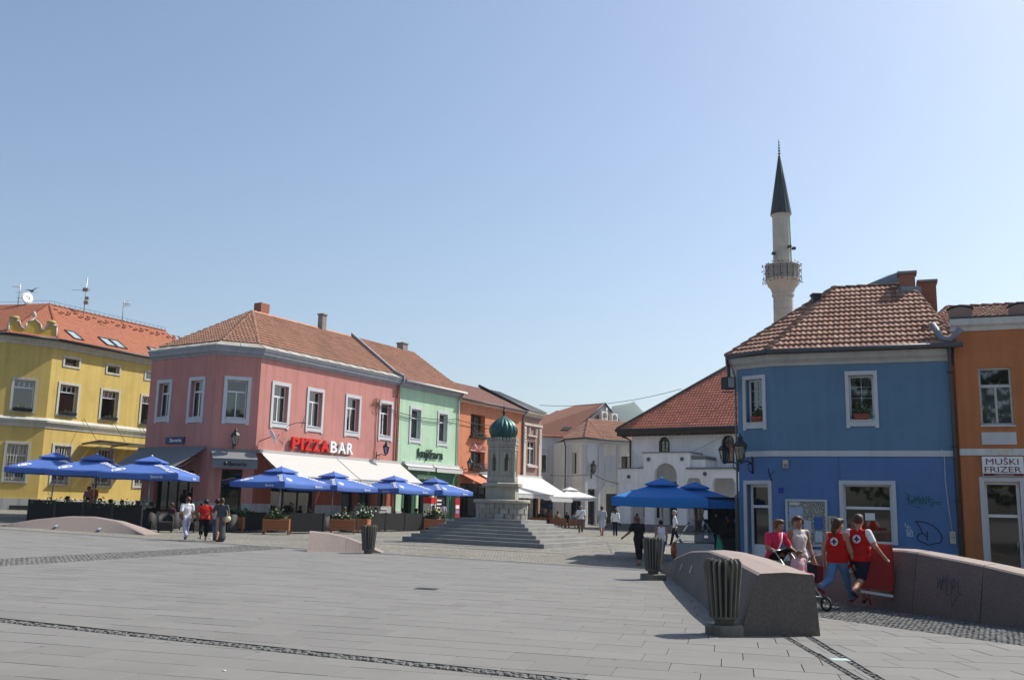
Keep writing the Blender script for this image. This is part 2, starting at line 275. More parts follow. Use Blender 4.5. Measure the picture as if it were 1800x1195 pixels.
def setts(name, parent, region, step, clips, jit=.18, lift=0):
    m = MB(); x0, x1, y0, y1, ang = region; ca, sa = math.cos(ang), math.sin(ang)
    for i in range(int((x1-x0)/step)):
        for j in range(int((y1-y0)/step)):
            a = x0+(i+(j % 2)*.5)*step; b = y0+j*step; x = a*ca-b*sa; y = a*sa+b*ca
            if any(c[0]*x+c[1]*y > c[2]-.022 for c in clips): continue
            hx, hy = step*.44*(1+random.uniform(-jit, jit*.4)), step*.44*(1+random.uniform(-jit, jit*.4)); x += random.uniform(-.14, .14)*step; y += random.uniform(-.14, .14)*step; t = ang+random.uniform(-.4, .4); c2, s2 = math.cos(t), math.sin(t); h = random.uniform(-.008, .004)+lift
            m.poly([(x+u*step*.5, y+w_*step*.5, zpl(x, y)-.016) for u, w_ in ((-1, -1), (1, -1), (1, 1), (-1, 1))], 1)
            def P(u, w, z): X = x+u*c2-w*s2; Y = y+u*s2+w*c2; return (X, Y, zpl(X, Y)+z)
            v = [P(u*hx, w_*hy, -.04) for u, w_ in ((-1, -1), (1, -1), (1, 1), (-1, 1))]+[P(u*hx, w_*hy, h-.012) for u, w_ in ((-1, -1), (1, -1), (1, 1), (-1, 1))]+[P(u*hx*.72, w_*hy*.72, h) for u, w_ in ((-1, -1), (1, -1), (1, 1), (-1, 1))]
            m.add(v, [(8, 9, 10, 11)]+[(i0, (i0+1) % 4, 4+(i0+1) % 4, 4+i0) for i0 in range(4)]+[(4+i0, 4+(i0+1) % 4, 8+(i0+1) % 4, 8+i0) for i0 in range(4)])
    return m.build(name, [SETTM, SAND], parent, kind='stuff', recalc=False)
setts('sett_strip', PLZ, (-14, 6, 9.5, 12.8, math.radians(-22.4)), .088, [neg(ST1a), ST1b, neg(R1)])
setts('sett_strip', PLZ, (3.4, 4.2, 8.5, 14.6, 0), .06, [R1, neg(R1b)], .1)
setts('sett_strip', PLZ, (3.5, 4.6, 8.5, 14.6, 0), .06, [R2, neg(R2b)], .1)
setts('sett_strip', PLZ, (-14, -7.5, 21.5, 36, 0), .12, [kerb, ST3a, neg(ST3b)])
pc = MB()
for x in range(3, 22, 2):
    for y in range(6, 34, 2):
        P = clip(clip(clip([(x, y), (x+2, y), (x+2, y+2), (x, y+2)], *CE), KN.x, KN.y, KN.dot(KO)-.02), -1, 0, -4.2)
        if len(P) > 2: pc.poly([(a, b, zpl(a, b)-.018) for a, b in P])
CPATH = tag(pc.build('cobble_path', PATHC), kind='structure')
setts('path_cobbles', CPATH, (4.6, 9.6, 12.0, 23.5, 0), .088, [CE, (1, .45, 17.2)], .3, .004)
# stone kerb between plaza and cobbles: two rows of long stones
KERB = thing('stone_kerb', 'double row of long grey kerb stones between the plaza and the cobbles', 'kerb', (*kp(0, 0), gz(*kp(0, 0))))
u = -26.
while u < 14.2:
    l = random.uniform(.95, 1.05)
    for v0, v1, dz in ((-.6, -.33, .004), (-.3, -.03, .014)):
        q = [kp(u+.006, v0), kp(u+l-.006, v0), kp(u+l-.006, v1), kp(u+.006, v1)]; m = MB()
        m.add([(x, y, gz(x, y)-.06) for x, y in q]+[(x, y, gz(x, y)+dz) for x, y in q], [(4, 5, 6, 7)]+[(i, (i+1) % 4, 4+(i+1) % 4, 4+i) for i in range(4)]); m.build('kerb_stone', KERBM, KERB)
    u += l
# manhole cover, ground light, litter
m = MB(); q = [(-1.86, 19.75), (-1.42, 19.66), (-1.36, 20.05), (-1.8, 20.14)]
mh = thing('drain_cover', 'small square dark iron drain cover set in the paving slabs', 'drain cover', (-1.6, 19.9, gz(-1.6, 19.9)))
m.add([(x, y, gz(x, y)-.02) for x, y in q]+[(x, y, gz(x, y)+.006) for x, y in q], [(4, 5, 6, 7)]+[(i, (i+1) % 4, 4+(i+1) % 4, 4+i) for i in range(4)]); m.build('frame', IRON, mh)
for k in range(5):
    t = .12+.17*k; a = [(q[0][0]+(q[3][0]-q[0][0])*s+(q[1][0]-q[0][0])*.1, q[0][1]+(q[3][1]-q[0][1])*s+(q[1][1]-q[0][1])*.1) for s in (t, t+.1)]; b = [(p[0]+(q[1][0]-q[0][0])*.8, p[1]+(q[1][1]-q[0][1])*.8) for p in a]
    c = MB(); P = [a[0], b[0], b[1], a[1]]; c.add([(x, y, gz(x, y)+.004) for x, y in P]+[(x, y, gz(x, y)+.012) for x, y in P], [(4, 5, 6, 7)]+[(i, (i+1) % 4, 4+(i+1) % 4, 4+i) for i in range(4)]); c.build('slat', GUTTER, mh)
GLT = mat('frosted light glass', (.55, .7, .68), .25, var=.05)
m = MB(); m.fr = lambda a, d, z: (3.93+a, 12.0+d, gz(4, 12)+z); m.bev(0, .22, 0, .16, -.03, .006, .006)
tag(m.build('ground_light', GLT), 'pale glass ground light set flush between the sett strips', 'ground light')
PAPER = mat('white paper', (.75, .75, .74), .9)
for i, (x, y, s, lb) in enumerate(((-12.3, 39.2, .1, 'larger crumpled white paper scrap lying on the beige cobbles'), (-11.9, 39.3, .07, 'smaller white paper scrap on the cobbles right of the larger one'), (-2.75, 9.85, .02, 'tiny white pebble of litter on the near paving slabs'))):
    m = MB(); m.ball((x, y, gz(x, y)+s*.35), (s, s*.6, s*.4), 7); o = m.build('paper_scrap', PAPER); tag(o, lb, 'litter', 'litter on the ground')
# ------------------------------------------------------------------ low granite walls
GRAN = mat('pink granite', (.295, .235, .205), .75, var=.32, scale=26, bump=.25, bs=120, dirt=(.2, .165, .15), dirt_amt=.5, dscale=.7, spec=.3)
GRAN_SHADE = mat('rough grey granite in painted shade', (.145, .127, .115), .8, var=.38, scale=26, bump=.35, bs=120, dirt=(.07, .06, .055), dirt_amt=.5, dscale=.7, spec=.25)  # granite for unlit side and end faces, their shade painted into the colour
LAMPW = mat('frosted lamp', (.5, .58, .6), .3)
def low_wall(name, label, stations, lamps=(), seg=None, side=None):
    """stations: (x_left, y_left, width dx, dy, height, lean left, lean right) base line and section"""
    st = stations; r0 = st[0]; root = thing(name, label, 'low wall', (r0[0], r0[1], gz(r0[0], r0[1])))
    def sec(t):
        i = min(int(t), len(st)-2); f = t-i; v = [a+(b-a)*f for a, b in zip(st[i], st[i+1])]; x, y, dx, dy, h, ll, lr = v
        l = math.hypot(dx, dy); ux, uy = dx/l, dy/l; z = gz(x, y)
        c = min(.03, h*.3); R_ = (x+dx-ux*lr*h, y+dy-uy*lr*h); L_ = (x+ux*ll*h, y+uy*ll*h)
        return [(x, y, z-.1), (x+dx, y+dy, z-.1), (R_[0], R_[1], z+h*.97+.01-c), (R_[0]-ux*c, R_[1]-uy*c, z+h*.97+.01), ((R_[0]+L_[0])/2, (R_[1]+L_[1])/2, z+h+.015), (L_[0]+ux*c, L_[1]+uy*c, z+h*.985+.01), (L_[0]-ux*ll*c, L_[1]-uy*ll*c, z+h*.985+.01-c)]
    cuts = seg or list(range(len(st)))
    for a, b in zip(cuts[:-1], cuts[1:]):
        n = max(3, int((b-a)*5)); m = MB(); P = []; e = .006
        for k in range(n+1):
            t = a+(b-a)*k/n; t = t+e if k == 0 and a > 0 else (t-e if k == n and b < len(st)-1 else t); P += sec(t)
        fs = [(i*7+j, i*7+(j+1) % 7, (i+1)*7+(j+1) % 7, (i+1)*7+j) for i in range(n) for j in range(7)]+[(6, 5, 4, 3, 2, 1, 0), tuple(n*7+j for j in range(7))]
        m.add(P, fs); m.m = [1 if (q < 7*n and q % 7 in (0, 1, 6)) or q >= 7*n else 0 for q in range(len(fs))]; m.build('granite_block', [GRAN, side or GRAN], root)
    for (t, h) in lamps:
        s = sec(t); s2 = sec(t+.08); a = Vector(s[0])+Vector((0, 0, .1)); b = Vector(s[6]); f = h; c = a.lerp(b, f); du = (Vector(s2[0])-Vector(s[0])).normalized(); dv = (b-a).normalized(); n = du.cross(dv).normalized(); n = n if n.y < 0 else -n
        m = MB(); m.fr = lambda i, d, z: tuple(c+du*i+dv*z+n*d); m.box(-.09, .09, -.02, .012, -.09, .09); fr_ = m.build('wall_lamp', STEEL, root)
        m = MB(); m.fr = lambda i, d, z: tuple(c+du*i+dv*z+n*d); m.box(-.055, .055, .0125, .018, -.06, .06); m.build('lens', LAMPW, fr_)
    return root
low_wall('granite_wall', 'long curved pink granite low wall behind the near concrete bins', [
    (3.27, 14.02, 1.27, .33, .86, .40, .10), (3.48, 17.0, 1.22, .2, .94, .38, .1), (3.76, 20.0, 1.15, .1, .94, .36, .1), (4.0, 23.0, 1.1, .0, .80, .34, .1), (4.24, 26.0, 1.05, -.05, .47, .32, .1), (4.48, 28.9, 1.0, -.1, .02, .3, .1)], lamps=((2.55, .55), (3.2, .55), (1.3, .5)), seg=[0, 1.25, 2.7, 4, 5], side=GRAN_SHADE)
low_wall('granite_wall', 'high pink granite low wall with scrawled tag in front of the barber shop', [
    (5.75, 25.2, .75, .35, .05, .1, .1), (6.15, 22.6, .85, .45, .62, .16, .1), (6.82, 20.2, .9, .5, 1.08, .2, .1), (7.30, 18.35, .95, .5, 1.13, .22, .1), (8.0, 17.05, .95, .6, .98, .24, .1), (8.62, 15.9, .95, .6, .80, .26, .1), (9.4, 14.3, .9, .6, .45, .26, .1), (10.2, 12.7, .9, .6, .02, .26, .1)], seg=[0, 1, 2.1, 3.15, 4.1, 5.1, 6, 7], side=mat('rough red granite in painted shade', (.165, .12, .108), .75, var=.36, scale=26, bump=.3, bs=120, dirt=(.09, .08, .075), dirt_amt=.6, dscale=.5))  # red side faces coloured darker than the top to stand for shade
low_wall('granite_wall', 'short pink granite low wall with a dark end beside the far bin', [
    (-6.62, 32.45, -.1, .95, .64, 1.15, .05), (-6.0, 32.62, -.08, .9, .60, 1.15, .05), (-5.4, 32.75, -.06, .85, .48, 1.15, .05), (-4.8, 32.85, -.04, .8, .28, 1.15, .05), (-4.2, 32.95, -.02, .75, .02, .5, .05)], seg=[0, 2, 4])
low_wall('granite_wall', 'domed pink granite low wall with two square lamps before the left terrace', [
    (-22.6, 43.45, .38, .92, .02, 1.65, .4), (-21.2, 42.87, .5, 1.2, .36, 1.65, .4), (-19.8, 42.3, .55, 1.35, .56, 1.65, .4), (-18.4, 41.7, .55, 1.35, .60, 1.65, .4), (-17.0, 41.1, .55, 1.3, .48, 1.65, .4), (-15.9, 40.65, .48, 1.1, .26, 1.65, .4), (-14.9, 40.25, .38, .9, .02, 1.65, .4)], lamps=((2.1, .3), (3.75, .3)), seg=[0, 2.95, 6])
# ------------------------------------------------------------------ ribbed concrete bins
CONC = mat('weathered concrete', (.17, .158, .137), .92, var=.3, scale=7, bump=.4, bs=70, dirt=(.07, .062, .05), dirt_amt=.7, dscale=3, stretch=(1, 1, .35))
CONCD = mat('dark bin liner', (.028, .026, .024), .9)
def make_bin(label, loc, rz, square=False, base=True):
    t = thing('litter_bin', label, 'litter bin', loc, 0, 'ribbed concrete litter bins'); x, y, z = loc
    m = MB(); m.lathe([(.14, z+.2), (.165, z+.23), (.235, z+1.02), (.20, z+1.02), (.15, z+.5)], (x, y), 20); m.build('liner', CONCD, t)
    if base:
        m = MB()
        if square: m.fr = lambda a, d, zz: (x+a*math.cos(rz)-d*math.sin(rz), y+a*math.sin(rz)+d*math.cos(rz), zz); m.bev(-.24, .24, -.24, .24, z-.02, z+.15, .02)
        else: m.lathe([(.27, z-.02), (.27, z+.12), (.25, z+.14), (.02, z+.14)], (x, y), 12, rot=.2, smooth=False)
        m.build('base', CONC, t)
    m = MB(); m.lathe([(.14, z+.13), (.135, z+.2), (.19, z+.24), (.19, z+.26)], (x, y), 16); m.build('foot', CONC, t)
    n = 18; me = None
    for k in range(n):
        a = rz+k*math.tau/n
        if me is None:
            m = MB(); pr = [(.175, .225), (.205, .25), (.268, .94), (.268, 1.0), (.235, 1.05), (.205, 1.05)]; inn = [(.15, .235), (.16, .26), (.225, .94), (.225, 1.0), (.2, 1.02), (.2, 1.02)]
            vv = []
            for (r, h), (ri, hi) in zip(pr, inn):
                wd = .0185*(.72+.35*h); vv += [(r, -wd*.6, h), (r, wd*.6, h), (ri, wd, hi), (ri, -wd, hi)]
            m.add(vv, [(i*4+j, i*4+(j+1) % 4, i*4+4+(j+1) % 4, i*4+4+j) for i in range(5) for j in range(4)]+[(0, 1, 2, 3), (20, 21, 22, 23)])
            o = m.build('rib', CONC); o.parent = t; me = o.data
        else: o = bpy.data.objects.new('rib', me); COL.objects.link(o); o.parent = t
        o.rotation_euler = (random.uniform(-.012, .012), random.uniform(-.008, .008), a)
    return t
make_bin('nearest ribbed concrete litter bin at the end of the curved granite wall', (3.1, 14.13, gz(3.1, 14.1)), .1)
make_bin('ribbed concrete litter bin on a square foot where the curved granite wall begins', (3.67, 24.75, gz(3.67, 24.8)), .35, True)
make_bin('far ribbed concrete litter bin standing before the fountain steps', (-4.6, 32.55, gz(-4.6, 32.6)-.12), .2, base=False)
# ------------------------------------------------------------------ building helpers
def wall(root, fr, z0, z1, holes, m, a0=0, a1=None, deep=.28, name='wall', inner=DARKIN, room=.9, zlist=(), mats2=None):
    """facade with true openings: holes (a0,a1,z0,z1); reveals and a dark room behind each"""
    a1 = fr.L if a1 is None else a1; mb = MB(fr)
    A = sorted({a0, a1}|{h[0] for h in holes}|{h[1] for h in holes}); Z = sorted({z0, z1}|{h[2] for h in holes}|{h[3] for h in holes}|set(zlist))
    A = [a for a in A if a0 <= a <= a1]; Z = [z for z in Z if z0 <= z <= z1]
    for i in range(len(A)-1):
        for j in range(len(Z)-1):
            ca, cz = (A[i]+A[i+1])/2, (Z[j]+Z[j+1])/2
            if any(h[0] < ca < h[1] and h[2] < cz < h[3] for h in holes): continue
            mm = 0 if not zlist or cz > zlist[0] else 2
            mb.poly([(A[i], 0, Z[j]), (A[i+1], 0, Z[j]), (A[i+1], 0, Z[j+1]), (A[i], 0, Z[j+1])], mm)
    for h in holes:
        p, q, r, s = h[:4]; d = -deep
        for f in ([(p, 0, r), (p, d, r), (p, d, s), (p, 0, s)], [(q, 0, s), (q, d, s), (q, d, r), (q, 0, r)], [(p, 0, s), (p, d, s), (q, d, s), (q, 0, s)], [(q, 0, r), (q, d, r), (p, d, r), (p, 0, r)]): mb.poly(f, 0)
        e = d-room; g = .25
        mb.poly([(p-g, e, r-g), (q+g, e, r-g), (q+g, e, s+g), (p-g, e, s+g)], 1)
        for f in ([(p, d, r), (p-g, e, r-g), (p-g, e, s+g), (p, d, s)], [(q, d, s), (q+g, e, s+g), (q+g, e, r-g), (q, d, r)], [(p, d, s), (p-g, e, s+g), (q+g, e, s+g), (q, d, s)], [(q, d, r), (q+g, e, r-g), (p-g, e, r-g), (p, d, r)]): mb.poly(f, 1)
    return mb.build(name, [m, inner]+([mats2] if mats2 else []), root, recalc=False)
def window(root, fr, a0, a1, z0, z1, trans=.3, vert=(.5,), top_vert=(), surr=.17, deep=.22, frame=PVC, trim=TRIM, sill=True, glass=GLASS, curtain=None, bars=.06, feet=True, tilt=0, head=.2, foot=.28):
    """opening a0..a1, z0..z1; window > surround, sill, pane, curtain"""
    m = MB(fr); d0, d1 = -deep-.05, -deep
    b = bars; zt = z1-(z1-z0)*trans if trans else None
    m.box(a0, a0+b, d0, d1, z0, z1); m.box(a1-b, a1, d0, d1, z0, z1); m.box(a0+b, a1-b, d0, d1, z0, z0+b*1.2); m.box(a0+b, a1-b, d0, d1, z1-b, z1)
    cells = []
    if zt: m.box(a0+b, a1-b, d0, d1+.012, zt-b*.7, zt+b*.7)
    def split(vs, za, zb):
        e = [a0+b]
        for v in vs: c = a0+(a1-a0)*v; m.box(c-b*.45, c+b*.45, d0, d1+.008, za, zb); cells.append((e[0], c-b*.45, za, zb)); e[0] = c+b*.45
        cells.append((e[0], a1-b, za, zb))
    split(vert, z0+b*1.2, zt-b*.7 if zt else z1-b)
    if zt: split(top_vert, zt+b*.7, z1-b)
    w = m.build('window', frame, root)
    for c in cells: q = MB(fr); q.poly([(c[0], d0+.02, c[2]), (c[1], d0+.02, c[2]), (c[1], d0+.02, c[3]), (c[0], d0+.02, c[3])]); q.build('pane', glass, w, recalc=False)
    if surr:
        q = MB(fr); s = surr; e = .05
        q.box(a0-s, a0, -.02, e, z0-foot-(.06 if feet else 0), z1+head); q.box(a1, a1+s, -.02, e, z0-foot-(.06 if feet else 0), z1+head); q.box(a0, a1, -.02, e-.004, z1, z1+head); q.box(a0, a1, -.02, e-.004, z0-foot, z0)
        q.build('surround', trim, w)
    if sill: q = MB(fr); q.box(a0-.02, a1+.02, -deep+.002, .075, z0-.035, z0+.012); q.build('sill', trim, w)
    if curtain:
        q = MB(fr); n = 26; lo = z0+.05+(z1-z0)*curtain[0]; hi = z1-.05-(z1-z0)*curtain[1]
        for (ca, cb) in curtain[2]:
            x0, x1 = a0+(a1-a0)*ca, a0+(a1-a0)*cb; vv = []
            for k in range(n+1): t = k/n; vv += [(x0+(x1-x0)*t, d0-.14+.025*math.sin(t*n*1.7), lo), (x0+(x1-x0)*t, d0-.14+.02*math.sin(t*n*1.7+.4), hi)]
            q.add(vv, [(2*k, 2*k+2, 2*k+3, 2*k+1) for k in range(n)], smooth=True)
        q.build('curtain', CURTAIN, w, recalc=False)
    return w
def inpoly(P, x, y):
    r = False
    for i in range(len(P)):
        (x1, y1), (x2, y2) = P[i], P[i-1]
        if (y1 > y) != (y2 > y) and x < (x2-x1)*(y-y1)/(y2-y1)+x1: r = not r
    return r
def tile_geo(w, e, h, hump):
    pr = [(0, 0), (.12, hump*.25), (.32, hump), (.55, hump*.9), (.75, hump*.15), (1.02, 0)]; k = len(pr); v = []
    for f, b, z in ((0, -.02, h), (1, e*1.12, 0)): v += [(x*w, b, z+y) for x, y in pr]
    v += [(x*w, -.02, h*.1+y*.35-.01) for x, y in pr]
    return v, [(i, i+1, k+i+1, k+i) for i in range(k-1)]+[(2*k+i, 2*k+i+1, i+1, i) for i in range(k-1)]
def roof_plane(root, pts, m, w=.22, e=.35, h=.03, hump=.035, indiv=0, name='roof_tiles', under=.06, keep=.0):
    """pts: eave-left, eave-right, then the rest counterclockwise from outside"""
    P = [Vector(p) for p in pts]; O = P[0]; u = (P[1]-P[0]).normalized(); n = (P[1]-P[0]).cross(P[-1]-P[0]).normalized(); n = n if n.z > 0 else -n; v = n.cross(u)
    pl = [((p-O).dot(u), (p-O).dot(v)) for p in P]; A0, A1 = min(p[0] for p in pl), max(p[0] for p in pl); B1 = max(p[1] for p in pl)
    ub = MB(); ub.slab([tuple(p-n*.02) for p in P], under); ub.build('roof_deck', ROOFB, root)
    tv, tf = tile_geo(w, e, h, hump); rest = MB(); pieces = []
    for j in range(int(B1/e)+1):
        for i in range(int((A1-A0)/w)+1):
            a = A0+i*w; b = j*e
            if inpoly(pl, a+w/2, b+e*.5): pieces.append((a, b))
    me = None; o0 = org(root)
    for k, (a, b) in enumerate(pieces):
        dz = random.uniform(0, .006)
        if k < indiv:
            if me is None: t = MB(); t.add(tv, tf, 0, False); t.fr = None; ob = t.build('roof_tile', m, recalc=False); me = ob.data
            else: ob = bpy.data.objects.new('roof_tile', me); COL.objects.link(ob)
            ob.parent = root; M3 = Matrix((u, v, n)).transposed().to_4x4(); M3.translation = O+u*a+v*b+n*dz-o0; ob.matrix_local = M3 @ Matrix.Rotation(random.uniform(-.012, .012), 4, 'Z')
        else: rest.add([tuple(O+u*(a+x)+v*(b+y)+n*(z+dz)) for x, y, z in tv], tf)
    if rest.f: rest.build(name, m, root, kind='stuff', recalc=False)
    return len(pieces)
def ridge(root, p, q, m, r=.12, l=.38, indiv=False, name='ridge_tiles'):
    p, q = Vector(p), Vector(q); d = (q-p); L_ = d.length; d /= L_; s = d.cross(Vector((0, 0, 1))).normalized(); up = s.cross(d); n = int(L_/l); mb = MB()
    for k in range(n+1):
        t0 = k*l; t1 = min(t0+l*1.1, L_+.05); vs = []
        for t, rr, z in ((t0, r*1.08, .02), (t1, r*.92, 0)):
            for j in range(7): a = math.pi*j/6; vs.append(tuple(p+d*t+s*math.cos(a)*rr+up*(math.sin(a)*rr*.8+z-.03)))
        fs = [(j, j+1, 8+j, 7+j) for j in range(6)]+[tuple(range(6, -1, -1))]
        if indiv: x = MB(); x.add(vs, fs, 0, True); x.build('ridge_tile', m, root, recalc=False)
        else: mb.add(vs, fs, 0, True)
    if not indiv: mb.build(name, m, root, kind='stuff', recalc=False)
def gutter(root, pts, r=.07, down=None, m=GUTTER):
    mb = MB(); mb.tube(pts, r, 8); mb.build('gutter', m, root)
    if down: mb = MB(); mb.tube(down, .055, 8); mb.build('downpipe', m, root)
def text(parent, name, body, place, width, height, m, depth=.02, bold=0., shear=0.):
    cu = bpy.data.curves.new('t', 'FONT'); cu.body = body; cu.size = 1; cu.extrude = .5; cu.offset = bold; cu.shear = shear; cu.resolution_u = 3
    ob = bpy.data.objects.new('t', cu); COL.objects.link(ob); bpy.context.view_layer.update()
    me = bpy.data.meshes.new_from_object(ob.evaluated_get(bpy.context.evaluated_depsgraph_get())); bpy.data.objects.remove(ob)
    V = np.empty(len(me.vertices)*3); me.vertices.foreach_get('co', V); V = V.reshape(-1, 3); mn, mx = V.min(0), V.max(0); o = org(parent)
    for i, v in enumerate(V):
        p = place((v[0]-mn[0])/(mx[0]-mn[0])*width, (v[1]-mn[1])/(mx[1]-mn[1])*height, (v[2]+.5)*depth); me.vertices[i].co = (p[0]-o.x, p[1]-o.y, p[2]-o.z)
    me.materials.clear(); me.materials.append(m); me.name = name; t = bpy.data.objects.new(name, me); COL.objects.link(t); t.parent = parent; return t
def onwall(fr, a, z, d=.02): return lambda x, y, t: fr(a+x, d+t, z+y)
def awning(name, label, fr, a0, a1, zt, d1, z1, m, val=.25, cass=.16, root=None, arms=True, sag=.05, valm=None):
    r = thing(name, label, 'awning', fr((a0+a1)/2, 0, zt)) if root is None else root
    c = MB(fr); c.box(a0-.05, a1+.05, .012, .2, zt-.02, zt+cass); c.build('cassette', m, r)
    n, k = 10, 6; vs = []
    for j in range(k+1):
        for i in range(n+1):
            t = j/k; s = i/n; vs.append((a0+(a1-a0)*s, .15+(d1-.15)*t, zt+.03+(z1-zt)*t-sag*math.sin(t*math.pi)*(.6+.4*math.sin(s*math.pi))))
    q = MB(fr); q.add(vs, [(j*(n+1)+i, j*(n+1)+i+1, (j+1)*(n+1)+i+1, (j+1)*(n+1)+i) for j in range(k) for i in range(n)], smooth=True); q.build('canopy', m, r, recalc=False)
    if val: q = MB(fr); vs = [];N=24; [vs.extend([(a0+(a1-a0)*i/N, d1+.01, z1+.02), (a0+(a1-a0)*i/N, d1+.015+.015*math.sin(i*1.9), z1-val+.015*math.sin(i*2.6))]) for i in range(N+1)]; q.add(vs, [(2*i, 2*i+2, 2*i+3, 2*i+1) for i in range(N)], smooth=True); q.build('valance', valm or m, r, recalc=False)
    if arms:
        for a in (a0+.3, a1-.3): q = MB(fr); q.tube([(a, .1, zt-.25), (a+(.15 if a < (a0+a1)/2 else -.15), d1*.5, (zt+z1)/2-.35), (a, d1, z1-.02)], .025, 6); q.build('arm', STEEL, r)
    q = MB(fr); q.box(a0, a1, d1-.03, d1+.03, z1-.01, z1+.04); q.build('front_rail', m, r)
    return r
def lantern(label, fr, a, z, d=.75, s=1., glassm=None, up=True, name='wall_lantern'):
    """bracket lantern: z is the bracket height on the wall"""
    r = thing(name, label, 'street lamp', fr(a, 0, z), 0, 'wall lanterns'); o = fr(a, d, z)
    b = MB(fr); b.tube([(a, .01, z-.25*s), (a, .01, z+.25*s)], .03*s, 6); b.tube([(a, .02, z+.02), (a, d*.5, z+.1*s), (a, d, z+.02)], .022*s, 6); b.tube([(a, .02, z-.22*s), (a, d*.32, z-.16*s), (a, d*.4, z+.02), (a, d*.25, z+.06*s), (a, d*.2, z-.02)], .016*s, 5); b.build('bracket', IRON, r)
    z0 = z+.04; c = (o[0], o[1]); m = MB(); m.lathe([(.03*s, z0), (.05*s, z0+.05*s), (.1*s, z0+.07*s), (.1*s, z0+.09*s)], c, 6, smooth=False); m.build('holder', IRON, r)
    m = MB(); m.lathe([(.095*s, z0+.09*s), (.165*s, z0+.43*s)], c, 6, smooth=False); m.build('glass', glassm or LANTG, r)
    m = MB()
    for k in range(6): t = k*math.tau/6; m.tube([(c[0]+.098*s*math.cos(t), c[1]+.098*s*math.sin(t), z0+.09*s), (c[0]+.17*s*math.cos(t), c[1]+.17*s*math.sin(t), z0+.44*s)], .011*s, 4)
    m.build('ribs', IRON, r)
    m = MB(); m.lathe([(.19*s, z0+.43*s), (.2*s, z0+.46*s), (.13*s, z0+.57*s), (.07*s, z0+.62*s), (.07*s, z0+.67*s), (.09*s, z0+.68*s), (.03*s, z0+.74*s), (.012*s, z0+.8*s)], c, 6, smooth=False); m.build('cap', IRON, r)
    return r
LANTG = glass_mat('lantern glass', (.55, .53, .48), .25)
def back_walls(root, pts, z0, z1, m, name='rear_wall'):
    mb = MB()
    for a, b in zip(pts[:-1], pts[1:]): mb.poly([(*a, z0), (*b, z0), (*b, z1), (*a, z1)])
    mb.build(name, m, root, recalc=False)
def chimney(root, c, s, z0, z1, m, cap=.06, ang=0, capm=None):
    ca, sa = math.cos(ang), math.sin(ang); mb = MB(); mb.fr = lambda a, d, z: (c[0]+a*ca-d*sa, c[1]+a*sa+d*ca, z); mb.bev(-s[0], s[0], -s[1], s[1], z0, z1, .02); o = mb.build('chimney', m, root)
    if cap: q = MB(); q.fr = mb.fr; q.bev(-s[0]-cap, s[0]+cap, -s[1]-cap, s[1]+cap, z1+.002, z1+.1, .02); q.build('chimney_cap', capm or m, o)
    return o
V2 = lambda p, d, t: (p[0]+d[0]*t, p[1]+d[1]*t)
DF = (.494, .8695); NF = (.8695, -.494)
# ------------------------------------------------------------------ pink corner house
A = (-13.66, 52.0); B = (-7.40, 63.03); LC = (-15.77, 51.0); LL = (-20.38, 54.0)
pR, pC, pL = Fr(A, B), Fr(LC, A), Fr(LL, LC); PZ0 = .1
H = thing('pink_house', 'pink corner house with chamfered corner and clay tile roof above the terrace', 'house', (*A, gz(*A)))
ow = lambda a0, a1, z0, z1: (a0+.17, a1-.17, z0+.34, z1-.2)
WR = [ow(.93, 2.42, 5.75, 8.34), ow(3.82, 5.32, 5.75, 8.34), ow(7.3, 8.81, 5.75, 8.34), ow(10.67, 12.14, 5.75, 8.34)]
GR = [(1.38, 5.02, 1.05, 3.75), (7.38, 8.64, .34, 3.3), (9.0, 10.3, 1.6, 3.5), (10.93, 11.9, 1.45, 3.4)]
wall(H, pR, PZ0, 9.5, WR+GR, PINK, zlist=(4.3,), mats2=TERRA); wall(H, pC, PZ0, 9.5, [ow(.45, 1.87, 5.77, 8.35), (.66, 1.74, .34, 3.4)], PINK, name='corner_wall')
WLs = [ow(.68, 1.96, 5.9, 8.32), ow(3.38, 4.71, 5.8, 8.33)]; wall(H, pL, PZ0, 9.5, WLs+[(1.14, 4.36, 1.1, 3.3)], PINK, name='side_wall')
cu = [(0, .0, [(0, .3), (.72, 1)]), (0, .3, [(0, .48), (.55, 1)]), (0, 0, [(.6, 1)]), (0, .3, [(0, .5)])]
for k, h in enumerate(WR): window(H, pR, *h, curtain=cu[k])
window(H, pC, *ow(.45, 1.87, 5.77, 8.35), curtain=(0, .32, [(0, .45), (.5, .7)]))
for k, h in enumerate(WLs): window(H, pL, *h, curtain=(0, 0, [(0, .5), (.5, 1)][:2-k]))
window(H, pR, *GR[0], trans=0, vert=(.33, .66), surr=0, frame=DWOOD, glass=GLASSD, sill=False, bars=.09); window(H, pR, *GR[2], trans=0, vert=(.5,), surr=0, frame=DWOOD, glass=GLASSD, bars=.08)
window(H, pR, *GR[3], trans=0, vert=(), surr=0, frame=OLDWOOD, glass=GLASSD, bars=.08); window(H, pL, 1.14, 4.36, 1.1, 3.3, trans=0, vert=(.27, .52, .78), surr=0, frame=DWOOD, glass=GLASSD, sill=False, bars=.09)
